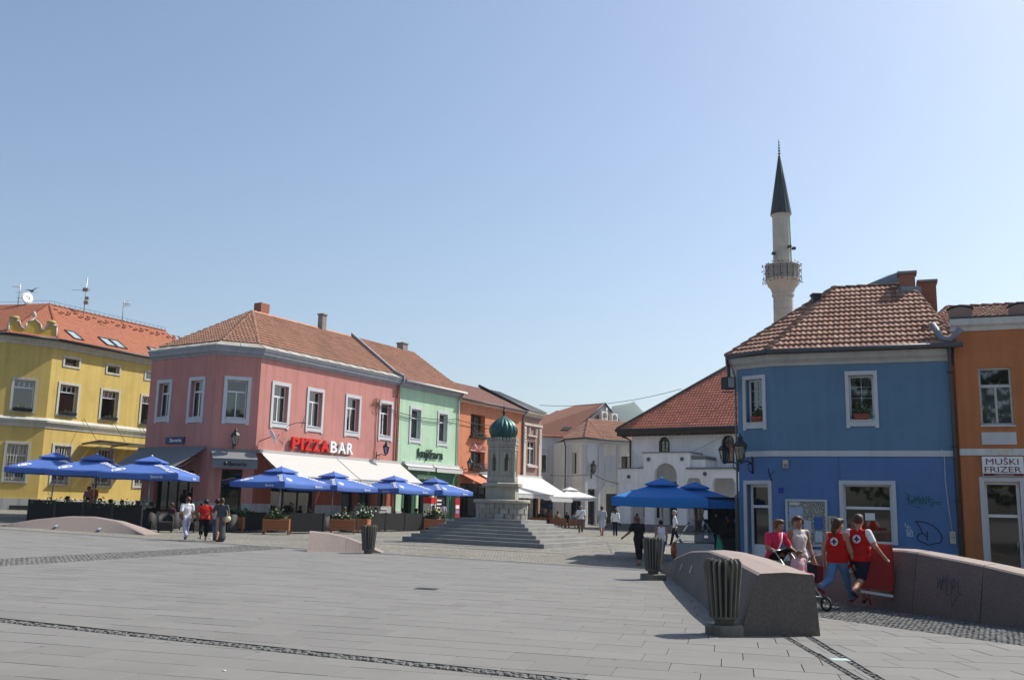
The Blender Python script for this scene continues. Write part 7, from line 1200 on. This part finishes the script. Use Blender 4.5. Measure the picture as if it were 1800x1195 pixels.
m = MB(); m.fr = pf; m.add([(.25, -.18, .42), (.25, .18, .42), (-.1, .19, .40), (-.1, -.19, .40), (-.28, .19, .86), (-.28, -.19, .86)], [(0, 1, 2, 3), (3, 2, 4, 5)]); m.add([(.25, -.18, .38), (.25, .18, .38), (-.12, .19, .36), (-.12, -.19, .36), (-.31, .19, .86), (-.31, -.19, .86)], [(3, 2, 1, 0), (5, 4, 2, 3)]); m.build('seat', BLK, PU)
m = MB(); m.fr = pf; vs = []; n = 8
for k in range(n+1):
    t = math.radians(92+70*k/n)
    for d in (-.21, -.19, 0, .19, .21): vs.append((-.3+.38*math.cos(t)+.02, d, .74+(.36-.06*abs(d)/.2)*math.sin(t)))
m.add(vs, [(k*5+j, k*5+5+j, k*5+6+j, k*5+1+j) for k in range(n) for j in range(4)], smooth=True); m.build('hood', BLK, PU, recalc=False)
kd = person('small child in pink sitting in the pushchair', (pf(-.02, 0, 0)[0], pf(-.02, 0, 0)[1], gz(5.5, 18.2)+.36), ph-math.pi/2, .95, cloth('pale pink top', (.6, .38, .42)), cloth('pink leggings', (.5, .18, .25)), REDSH, HAIRL, SKIN, seated=True, sleeve=1, res=.012, build=1.25, head=(.3, .0))
# walkers on the left
wl_ = person('woman in white top and lilac trousers walking across the cobbles', G_(-12.2, 37.15), math.radians(35), 1.64, WHT, LILAC, SANDAL, HAIRR, SKIN, walk=.3, sleeve=.45, res=.016, build=1.08, head=(0, .5)); m = MB(); m.ball((-.2, -.02, .95), (.09, .16, .2), 10); child(m, 'shoulder_bag', KHAKI, wl_)
wr = person('stooping woman in red shirt and black capri trousers', G_(-11.55, 37.25), math.radians(15), 1.58, REDT, BLK, SANDAL, HAIRD, SKIN2, walk=.3, sleeve=.45, leg='capri', res=.016, build=1.2, lean=.22, head=(.5, .4)); m = MB(); m.ball((-.22, .02, .92), (.1, .15, .17), 10); child(m, 'shoulder_bag', KHAKI, wr)
wj = person('person in white shirt and jeans hidden between two walkers', G_(-11.2, 37.6), math.radians(0), 1.6, WHT, DENIM, SHOE, HAIRD, SKIN2, walk=-.2, sleeve=.45, res=.02)
wg = person('woman in charcoal dress with cream shoulder bag', G_(-10.9, 37.2), math.radians(10), 1.64, CHAR, CHAR, SANDAL, HAIRB, SKIN2, walk=.2, sleeve=.5, leg='skirt', skirt=.42, res=.016, build=1.12, head=(0, -.4), arms=(((-.09, .05, -.14), (-.19, .09, -.19)), ((.04, -.01, -.17), (.05, .06, -.31)))); CREAMB = mat('cream leather', (.62, .58, .42), .5); m = MB(); m.ball((.2, .02, .86), (.16, .12, .13), 12); m.tube([(.12, .0, 1.32), (.22, -.1, 1.1), (.22, -.08, .92)], .014, 5); m.tube([(.12, .02, 1.32), (.2, .13, 1.1), (.2, .1, .92)], .014, 5); child(m, 'shoulder_bag', CREAMB, wg)
person('woman in orange dress beside the yellow wall', (-21.9, 51.5, gz(-21.9, 51.5)+.15), 2.6, 1.75, ORNG, ORNG, SANDAL, HAIRB, SKIN, leg='skirt', skirt=.38, res=.025, build=1.05, hairstyle='short'); person('woman in dusty pink dress beside the yellow wall', (-22.35, 51.9, gz(-22.3, 51.9)+.12), -2.2, 1.64, PINKD, PINKD, SANDAL, HAIRR, SKIN, leg='skirt', skirt=.36, res=.025)
# middle distance
mw = person('grey haired man in white shirt with strap walking towards us', G_(4.73, 63.5), math.radians(176), 1.74, WHT, KHAKI, SHOE, HAIRG, SKIN2, walk=.2, sleeve=.5, res=.022, build=1.12); m = MB(); m.tube([(-.16, .13, 1.42), (0, .17, 1.2), (.15, .14, 1.0)], .014, 5); child(m, 'strap', SHOE, mw)
person('man in grey shirt and pale shorts walking away', G_(5.62, 58.6), 0.1, 1.77, LGREY, PALEG, SHOE, HAIRD, SKIN2, walk=.22, sleeve=.5, leg='shorts', res=.022, build=1.1, hairstyle='crop'); ww = person('woman in white blouse and navy trousers walking away', G_(6.5, 59.3), -.1, 1.68, WHT, NAVY, SANDAL, HAIRD, SKIN2, walk=.2, sleeve=1, res=.022, hairstyle='long'); m = MB(); m.ball((.3, .1, .72), (.12, .06, .1), 8); child(m, 'handbag', SHOE, ww)
bl = person('stooping woman in black with pushchair behind the second bin', G_(4.15, 31.0), math.radians(20), 1.55, BLK, BLK, SANDAL, HAIRR, SKIN2, walk=.15, sleeve=.4, leg='capri', lean=.22, res=.02, build=1.1, arms=(((-.07, .03, -.15), (-.16, .12, -.25)), ((.04, .05, -.15), (.05, .18, -.2))))
person('girl in white vest and blue shorts behind the second bin', G_(5.05, 32.3), .1, 1.42, WHT, BLUESH, SANDAL, HAIRD, SKIN2, walk=.15, sleeve=0, leg='shorts', res=.02, hairstyle='crop'); person('man in white shirt near the popcorn stand under the blue parasol', G_(8.1, 47.5), 1.4, 1.72, WHT, NAVY, SHOE, HAIRG, SKIN2, walk=.25, sleeve=.6, res=.024)
person('person in striped shirt and navy skirt before the bookshop door', G_(-4.4, 66.0), .5, 1.62, cloth('lilac shirt', (.4, .36, .44)), NAVY, SHOE, HAIRD, SKIN, leg='skirt', skirt=.25, sleeve=.5, res=.026)
SE = [(-20.90, 48.50, 2.2, BLK, 'seated guest in black at the first left terrace table', HAIRD), (-19.50, 47.90, .6, CHAR, 'seated guest in charcoal at the second left terrace table', HAIRD), (-18.80, 47.50, -2.4, cloth('teal shirt', (.03, .09, .10)), 'seated guest in teal beside the second left parasol pole', HAIRB), (-17.10, 46.80, .4, BLK, 'seated guest in black under the third left parasol', HAIRD), (-16.00, 46.50, 2.6, cloth('plum shirt', (.10, .03, .05)), 'seated guest in plum under the third left parasol', HAIRB), (-15.10, 48.20, 1.2, CHAR, 'seated guest in charcoal left of the corner door', HAIRD), (-11.7, 48.8, -1.0, cloth('taupe shirt', (.12, .10, .09)), 'seated guest in taupe right of the corner door', HAIRB), (-8.6, 53.6, .5, cloth('mauve shirt', (.2, .1, .12)), 'seated guest in mauve under the middle parasols', HAIRB), (-6.2, 57.6, 1.0, cloth('slate shirt', (.10, .11, .15)), 'seated guest in slate beside the far parasol pole', HAIRD)]
SE += [(-22.20, 49.10, -1.0, cloth('olive shirt', (.06, .06, .03)), 'seated guest in olive at the far left terrace table', HAIRB), (-20.20, 48.30, 2.8, cloth('white shirt', (.4, .4, .42)), 'seated guest in white at the second left terrace table', HAIRD), (-17.90, 47.20, 2.0, cloth('wine shirt', (.12, .02, .03)), 'seated guest in wine red between the left parasol poles', HAIRD), (-10.6, 52.4, 2.2, CHAR, 'seated guest in charcoal behind the front planter', HAIRD), (-9.2, 54.8, -.8, cloth('khaki shirt', (.14, .12, .07)), 'seated guest in khaki behind the second planter', HAIRB), (-7.6, 56.2, 1.6, BLK, 'seated guest in black behind the far bin', HAIRD), (-5.6, 59.4, -.6, cloth('blue shirt', (.05, .09, .18)), 'seated guest in blue under the rightmost parasol', HAIRD)]
for x, y, rz, sh_, lb, hr in SE: person(lb, G_(x, y), rz, 1.7, sh_, NAVY, SHOE, hr, SKIN2, seated=True, sleeve=.5, res=.03, face=False)
SE2 = [(2.6, 78.6, 3.3, BLK, 'café guest in black seated left under the white awning', HAIRD), (3.35, 78.3, 2.6, cloth('rust shirt', (.3, .1, .06)), 'café guest in rust red seated under the white awning', HAIRR), (4.0, 78.8, 3.6, cloth('tan shirt', (.4, .26, .18)), 'café guest in tan seated under the white awning', HAIRL), (4.7, 78.2, 2.4, NAVY, 'café guest in navy seated right under the white awning', HAIRL), (5.4, 79.2, 3.4, LGREY, 'café guest in grey seated at the end of the white awning', HAIRD), (10.1, 76.5, .5, cloth('yellow shirt', (.45, .4, .06)), 'seated person in yellow before the arcaded building', HAIRD), (9.0, 77.0, .2, CHAR, 'seated person in charcoal before the arcaded building', HAIRD)]
for x, y, rz, sh_, lb, hr in SE2: person(lb, G_(x, y), rz, 1.7, sh_, NAVY, SHOE, hr, SKIN2, seated=True, sleeve=.5, res=.035, face=False)
person('standing person in dark clothes before the cream house', G_(9.3, 79.5), .3, 1.75, BLK, NAVY, SHOE, HAIRD, SKIN2, res=.035, face=False); person('standing person in red and grey before the cream house', G_(8.6, 78.5), -.4, 1.7, cloth('faded red shirt', (.3, .12, .11)), LGREY, SHOE, HAIRD, SKIN2, res=.035, face=False)
# ------------------------------------------------------------------ stalls and small things
GL2 = glass_mat('stall glass', (.8, .85, .83), .12)
vt = thing('glass_stall', 'glass topped popcorn stall with coloured skirt under the blue parasols', 'stall', (6.9, 35.5, gz(7, 35.5))); vz = gz(7, 35.5)
VF = lambda a, d, z: (6.85+a*.96+d*.28, 35.3-a*.28+d*.96, vz+z)
m = MB(); m.fr = VF; m.bev(-.75, .6, -.4, .4, .05, .62, .03); m.build('cabinet', mat('stall panel', (.42, .43, .44), .5, var=.2, scale=2, dirt=(.5, .3, .1), dirt_amt=.7, dscale=2), vt)
m = MB(); m.fr = VF; m.add([(.605, -.4, .08), (.605, .4, .08), (.72, .42, .95), (.72, -.42, .95), (.9, -.4, .5), (.9, .4, .5)], [(0, 1, 2, 3), (0, 3, 4), (1, 5, 2), (3, 2, 5, 4), (0, 4, 5, 1)]); m.build('green_side', mat('mint plastic', (.05, .33, .20), .4), vt); m = MB(); m.fr = VF; m.ball((-.8, -.2, .35), (.16, .25, .32), 12); m.build('red_side', mat('orange red plastic', (.5, .06, .03), .4, dirt=(.5, .3, .05), dirt_amt=.9, dscale=3), vt)
m = MB(); m.fr = VF; A8 = [(-.75, -.38, .68), (.6, -.38, .68), (.6, .38, .68), (-.75, .38, .68), (-.55, -.3, .98), (.55, -.3, .98), (.2, -.15, 1.45), (-.25, -.15, 1.45), (.2, .25, 1.45), (-.25, .25, 1.45), (.55, .38, .98), (-.55, .38, .98)]
m.add(A8, [(0, 1, 5, 4), (4, 5, 6, 7), (5, 10, 8, 6), (4, 7, 9, 11), (1, 2, 10, 5), (0, 4, 11, 3), (6, 8, 9, 7)]); m.build('glass_case', GL2, vt, recalc=False)
m = MB(); m.fr = VF; [m.tube([A8[i], A8[j]], .012, 4) for i, j in ((0, 1), (4, 5), (0, 4), (1, 5), (4, 7), (5, 6), (6, 7), (5, 10), (6, 8))]; m.build('case_frame', STEEL, vt)
st = thing('straw_broom_stand', 'bundle of straw sticks with wooden heads standing behind the glass stall', 'display', VF(.0, .3, .9)); rg = random.Random(5); m = MB()
for k in range(26): a = rg.uniform(-.05, .05); b = rg.uniform(-.05, .05); m.tube([VF(a, .5+b, 1.0), VF(a*4.2, .5+b*3, 2.05+rg.uniform(-.08, .05))], .009, 4)
m.build('sticks', mat('straw', (.42, .27, .10), .8, var=.2), st, kind='stuff'); m = MB(); [m.ball(VF(rg.uniform(-.22, .22), .5+rg.uniform(-.1, .1), 2.05+rg.uniform(-.06, .06)), .05, 6) for k in range(14)]; m.build('heads', mat('pale wood', (.5, .3, .15), .7), st, kind='stuff'); m = MB(); m.tube([VF(0, .5, .6), VF(0, .5, 1.08)], [.16, .2], 10); m.build('holder', mat('cane', (.35, .24, .1), .8), st)
SD = mat('dark souvenir', (.02, .018, .018), .7, var=.4, cols=[(.012, .012, .013), (.03, .02, .018), (.05, .012, .015), (.018, .022, .03)])
sk = thing('souvenir_stall', 'dark souvenir stall hung with goods beside the blue house', 'stall', (9.0, 37.0, gz(9, 37))); F3 = Fr((7.35, 37.6), (9.25, 36.6)); z0 = gz(9, 37)
m = MB(F3); m.box(-.1, 2.2, -1.6, -1.5, z0, z0+2.3); m.build('back_panel', SCR, sk); m = MB(F3); m.box(-.1, 2.2, -1.5, -.05, z0+2.25, z0+2.32); m.build('roof_board', SCR, sk); m = MB(F3); m.bev(-.1, 2.2, -1.0, -.1, z0, z0+.75, .02); m.build('counter', SD, sk)
rg = random.Random(9)
for k in range(34): m = MB(F3); a, z = rg.uniform(0, 2.0), rg.uniform(.8, 2.1); w_, h_ = rg.uniform(.06, .2), rg.uniform(.1, .3); d = rg.uniform(-1.2, -.2); m.bev(a, a+w_, d, d+.08, z0+z, z0+z+h_, .015); m.build('souvenir', SD, sk)
for k in range(8): m = MB(F3); a = rg.uniform(0, 2.1); m.ball((a, -.15, z0+rg.uniform(.9, 1.9)), (.04, .04, .07), 6); m.build('souvenir', mat('bright souvenir', [(.4, .02, .03), (.5, .5, .5), (.05, .15, .4), (.35, .25, .02)][k % 4], .5), sk)
m = MB(F3); m.tube([(-.1, 0, z0), (-.1, 0, z0+2.3)], .04, 6); m.build('post', IRON, sk); m = MB(F3); m.tube([(2.2, 0, z0), (2.2, 0, z0+2.3)], .04, 6); m.build('post', IRON, sk)
bnr = MB(); FB = Fr((8.35, 35.9), (8.85, 35.5)); bn2 = thing('grey_banner', 'grey standing banner with dark print beside the blue house', 'banner', FB(.3, 0, z0)); bnr = MB(FB); bnr.box(0, .62, -.02, .02, z0+.35, z0+2.35); bnr.build('sheet', mat('grey banner cloth', (.2, .2, .2), .9), bn2); bnr = MB(FB); bnr.add([(0, 0, z0+2.36), (.62, 0, z0+2.36), (.62, -.3, z0+2.75), (.2, -.3, z0+2.75)], [(0, 1, 2, 3)]); bnr.build('hood', mat('grey hood cloth', (.24, .24, .24), .9), bn2)
rg = random.Random(2)
for k in range(7): q = MB(FB); a = .2+rg.uniform(0, .12); q.box(a, a+rg.uniform(.08, .2), .021, .025, z0+.6+.22*k, z0+.72+.22*k); q.build('print_mark', SCR, bn2)
# drinks cooler, menu board, posters by the bookshop
ck = thing('drinks_cooler', 'red and white drinks cooler before the bookshop', 'cooler', gF(2.0, 1.2, gz(-5, 65))); zc = gz(-5, 65)
for nm, b, mm in (('cabinet', (2.05, 2.65, .9, 1.5, zc, zc+.3), SIGNRED), ('cabinet_body', (2.05, 2.65, .9, 1.5, zc+.302, zc+1.55), SIGNW), ('header', (2.03, 2.67, .9, 1.53, zc+1.552, zc+1.95), SIGNRED)): m = MB(gF); m.bev(*b, .015); m.build(nm, mm, ck)
m = MB(gF); m.box(2.15, 2.55, 1.502, 1.515, zc+.45, zc+1.45); m.build('glass_door', mat('cooler glass', (.05, .055, .06), .1), ck)
mb_ = thing('menu_board', 'black menu board with white lines before the bookshop', 'menu board', gF(3.9, 1.2, zc)); m = MB(gF); m.box(3.2, 4.3, 1.0, 1.06, zc+.75, zc+1.95); m.build('board', SCR, mb_); m = MB(gF); m.box(3.25, 4.25, .85, 1.1, zc, zc+.748); m.build('stand', mat('pale cabinet', (.5, .5, .47), .6), mb_)
for k in range(4): m = MB(gF); m.box(3.4, 3.95+.15*(k % 2), 1.061, 1.066, zc+1.72-.25*k, zc+1.82-.25*k); m.build('white_line', PAPER, mb_)
def rack(label, fr, a0, a1, d, z, n, seed, name='postcard_rack', base=(.25, .02, .03)):
    r = thing(name, label, 'postcard rack', fr((a0+a1)/2, d, z)); m = MB(fr); m.box(a0, a1, d-.05, d, z, z+1.95); m.build('panel', mat('rack panel', base, .6), r); rg = random.Random(seed)
    for i in range(n):
        for j in range(5):
            if rg.random() < .25: continue
            a = a0+.06+(a1-a0-.1)*i/n; zz = z+.25+.33*j; m = MB(fr); m.box(a, a+(a1-a0)/n*.7, d+.002, d+.015, zz, zz+.24); m.build('card', mat('card', (rg.uniform(.15, .6), rg.uniform(.1, .5), rg.uniform(.1, .5)), .6) if rg.random() < .5 else PAPER, r)
rack('red and white spotted display stand before the green pilaster', gF, 5.0, 5.6, 1.5, zc, 1, 4, base=(.35, .01, .015)); rack('dark red postcard rack under the rusty awning', oF, .9, 2.3, 1.2, gz(-3, 71), 4, 8, base=(.10, .012, .02)); rack('narrow postcard rack beside the dark red rack', oF, 2.5, 3.2, .9, gz(-2.4, 72), 2, 12, base=(.05, .03, .03))
m = MB(oF); m.tube([(.35, 2.5, .3), (.35, 2.5, 4.0)], .06, 8); m.tube([(.35, 2.5, 4.0), (.35, .1, 4.15)], .05, 6); tag(m.build('awning_post', STEEL), 'pale steel post carrying the rusty awning', 'post')
for k, (x, y, lb) in enumerate(((-21.2, 46.0, 'dark plants on top of the left terrace screens'), (-18.9, 45.0, 'pale green plants on top of the middle terrace screens'), (-17.2, 44.3, 'sparse plants at the right end of the left terrace screens'))): leaves('terrace_plants', lb, (x, y, gz(x, y)+.95), (1.2, .5, .32), 90, .14, LEAFM, flowers=(FW, 6) if k == 1 else None)
for k, (x, y, rz, lb) in enumerate(((-15.2, 43.5, .4, 'black wicker chair standing out by the right end of the granite dome'), (-14.2, 44.3, 1.2, 'grey lit wicker chair left of the white trousered walker'), (-13.5, 45.2, -.5, 'black wicker chair behind the walkers'))): put('c', x, y, rz, lb, 'corner terrace chairs')
# tv antennas, dish and bird on the yellow roof
def aerial(label, x, y, z0, z1, arms, name='roof_aerial'):
    r = thing(name, label, 'antenna', (x, y, z0)); m = MB(); m.tube([(x, y, z0), (x+.03, y, z1)], .03, 6); m.build('mast', STEEL, r)
    for z, l, a in arms:
        m = MB(); dx, dy = math.cos(a)*l, math.sin(a)*l; m.tube([(x-dx*.2, y-dy*.2, z), (x+dx, y+dy, z)], .015, 4)
        for k in range(6): t = k/5; px, py = x+dx*t, y+dy*t; m.tube([(px-dy/l*.2, py+dx/l*.2, z), (px+dy/l*.2, py-dx/l*.2, z)], .008, 4)
        m.build('aerial_arm', STEEL, r)
    return r
aerial('aerial with long arms at the far left of the yellow roof', -34.8, 66.3, 14.9, 16.6, ((16.3, -.5, .1), (15.9, 1.4, -.1), (15.5, .7, .5))); a2 = aerial('tall aerial mast with boxes on the yellow roof', -30.9, 68.0, 14.4, 17.6, ((16.5, -.9, .2), (16.6, .3, 1.2)))
m = MB(); m.fr = lambda a, d, z: (-30.9+a, 68+d, z); [(setattr(m, 'v', []), setattr(m, 'f', []), setattr(m, 'm', []), setattr(m, 'sm', []), m.bev(*b, .03), m.build('radio_box', CHIMG, a2)) for b in ((-.02, .28, -.1, .1, 15.5, 15.75), (.02, .3, -.1, .1, 15.85, 16.05), (-.2, .18, -.1, .1, 16.45, 16.7))]; aerial('small aerial with grid panel on the yellow roof', -28.5, 69.0, 14.3, 16.0, ((15.8, .3, .1),)); m = MB(); m.fr = lambda a, d, z: (-28.45+a, 69+d, z)
for k in range(4): m.tube([(.0, 0, 15.6+.12*k), (.45, 0, 15.65+.12*k)], .012, 4); m.tube([(.0+.14*k, 0, 15.6), (.02+.14*k, 0, 16.0)], .012, 4)
child(m, 'grid_panel', STEEL, [o for o in COL.objects if o.name.startswith('roof_aerial')][-1]) if False else m.build('grid_panel', STEEL, [o for o in COL.objects if o.name.startswith('roof_aerial')][-1])
dish('white satellite dish on the ridge of the yellow house', (-34.3, 66.4, 15.5), (.8, -.5, .2), .42, post=(-34.5, 66.6, 14.9))
bd_ = []; bx, by, bz = -25.6, 50., 12.5; prs = [('e', (0, 0, 0), (.16, .06, .055), 0, 0, 1, 0), ('e', (.17, 0, .02), (.055, .045, .045), 0, 0, 1, 0), ('c', (.2, 0, .015), (.25, 0, .0), .015, .006, 1, 0), ('c', (-.13, 0, 0), (-.33, 0, .01), .03, .045, .25, 0)]
bo = sdf_mesh('pigeon', prs, [mat('pigeon grey', (.07, .075, .09), .8, var=.3, scale=12)], .015, .03, loc=(bx, by, bz)); bo.rotation_euler = (.35, .25, -.6); tag(bo, 'grey pigeon flying above the yellow roof', 'bird')
for s in (-1, 1): m = MB(); m.add([(.09, s*.03, .02), (.11, s*.28, .12), (.0, s*.55, .1), (-.08, s*.5, .09), (-.1, s*.25, .08), (-.1, s*.03, .01), (.02, s*.25, .125)], [(0, 1, 6), (1, 2, 6), (2, 3, 6), (3, 4, 6), (4, 5, 6), (5, 0, 6)]); x = m.build('wing', bpy.data.materials['pigeon grey'], recalc=False); x.parent = bo
# overhead cables
CAB = mat('overhead cable', (.03, .03, .032), .7)
def cable(label, p, q, sag, r=.016, n=16):
    P = Vector(p); Q = Vector(q); m = MB(); m.tube([tuple(P.lerp(Q, k/n)-Vector((0, 0, sag*4*(k/n)*(1-k/n)))) for k in range(n+1)], r, 4); tag(m.build('overhead_cable', CAB), label, 'cable')
cable('high cable from the mauve house to the red roofed arcade', (2.4, 80, 10.2), (13.4, 75, 11.2), .5, .02); cable('cable sagging from the pink house across the green wall', pR(10.4, .1, 8.0), gF(6.9, .15, 7.9), .35, .022); cable('lower cable across the green wall', pR(12.2, .1, 7.6), gF(6.8, .12, 7.75), .25, .016); cable('cable from the green wall over the orange house', gF(6.9, .15, 7.9), oF(7.5, .1, 8.3), .3, .022); cable('thick cable before the cream house', (3.6, 84.5, 4.6), (7.6, 87.6, 4.9), .1, .035); cable('cable sagging from the cream corner to the arcade', (7.6, 87.6, 4.9), (11.2, 81, 4.1), .5, .03); cable('cable slanting across the red arcade roof', qF(4.0, 1.2, 8.6), (8.3, 34.8, 6.1), .6, .014)
cable('cable along the front of the white arcaded wall', qF(0, .3, 5.0), qF(8, .3, 7.5), .4, .012)
cb = thing('lamp_post_cable', 'thin pale cord hanging down the pink corner', 'cable', pC(.05, .4, 1.7)); m = MB(pC); m.tube([(.05, .35, 4.2), (.08, .5, 2.6), (.3, .9, 1.9), (.75, 1.0, 1.75)], .014, 4); m.build('cord', mat('pale cord', (.45, .35, .3), .8), cb)
# scrawled tag on the granite wall
ga, gb = Vector((7.63, 17.74)), Vector((7.97, 17.10)); gn = Vector((-.88, -.47)); 
def gw(a, d, z): t = Vector((ga.x, ga.y)).lerp(gb, a); zz = z; return (t.x-gn.x*.24*zz+gn.x*d, t.y-gn.y*.24*zz+gn.y*d, gz(t.x, t.y)+zz)
class _F: pass
strokes('graffiti_tag', 'faint dark tag scrawled on the granite wall', lambda a, d, z: gw(a, d, z), [[(.05, .68), (.1, .5), (.14, .68), (.2, .48), (.24, .72), (.2, .62), (.3, .66)], [(.34, .75), (.36, .42), (.44, .4)], [(.46, .66), (.5, .42)], [(.52, .7), (.58, .62), (.52, .52), (.5, .6), (.52, .7)], [(.66, .66), (.68, .46), (.8, .42)], [(.5, .35), (.56, .22), (.66, .4)]], mat('faded tag', (.05, .05, .08), .8), .02, .05)

# ------------------------------------------------------------------ trees behind the viewer (they darken the near shade and show in the windows)
BARK = mat('bark', (.07, .055, .04), .95, var=.3, scale=6); TLEAF = mat('tree leaf', (.05, .085, .025), .7, var=.3, cols=[(.03, .055, .015), (.06, .10, .03), (.045, .08, .022)])
for k, (x, y, hgt, rad) in enumerate(((-34, -9, 13, 6), (-24, -13, 15, 6.5), (-13.5, -11, 14, 6), (-3.5, -14, 16, 6.5), (6.5, -12, 15, 6), (16, -14, 16, 6.5), (26, -10, 14, 6), (35, -6, 13, 6))):
    t = thing('plane_tree', ['leafy tree far to the left behind the viewer', 'leafy tree left behind the viewer', 'leafy tree to the near left behind the viewer', 'leafy tree straight behind the viewer', 'leafy tree mirrored in the blue house window', 'leafy tree to the right behind the viewer', 'leafy tree far right behind the viewer', 'leafy tree at the right edge behind the viewer'][k], 'tree', (x, y, 0), 0, 'trees behind the viewer'); rg = random.Random(k); m = MB(); m.tube([(x, y, -.2), (x+.1, y, hgt*.3), (x-.1, y+.1, hgt*.7)], [.3, .22, .08], 8)
    for j in range(6): a = j*1.05; m.tube([(x, y, hgt*(.28+.05*j)), (x+math.cos(a)*rad*.6, y+math.sin(a)*rad*.6, hgt*(.5+.05*j))], [.1, .03], 5)
    m.build('trunk', BARK, t); m = MB()
    for j in range(1500):
        u = Vector((rg.gauss(0, 1), rg.gauss(0, 1), rg.gauss(0, 1))).normalized()*rg.uniform(.35, 1)**.5; p = Vector((x+u.x*rad, y+u.y*rad, hgt*.55+u.z*hgt*.42)); d = Vector((rg.uniform(-1, 1), rg.uniform(-1, 1), rg.uniform(-1, 1))).normalized(); s_ = d.orthogonal().normalized(); l = rg.uniform(.5, 1.0)
        m.add([tuple(p-d*l*.5), tuple(p+s_*l*.35), tuple(p+d*l*.5), tuple(p-s_*l*.35)], [(0, 1, 2, 3)])
    m.build('crown', TLEAF, t, recalc=False)

# ------------------------------------------------------------------ the hazy air of a hot day
hz = MB(); hz.box(-1200, 2200, -70, 3300, -8, 232); hz_o = hz.build('haze', []); tag(hz_o, kind='stuff'); hm = bpy.data.materials.new('haze air'); hm.use_nodes = True; nt = hm.node_tree; nt.nodes.clear(); o = nn(nt, 'ShaderNodeOutputMaterial'); pv = nn(nt, 'ShaderNodeVolumePrincipled'); pv.inputs['Color'].default_value = (.72, .84, .95, 1); pv.inputs['Density'].default_value = .0002; pv.inputs['Anisotropy'].default_value = .3; nt.links.new(pv.outputs[0], o.inputs['Volume']); hz_o.data.materials.clear(); hz_o.data.materials.append(hm)
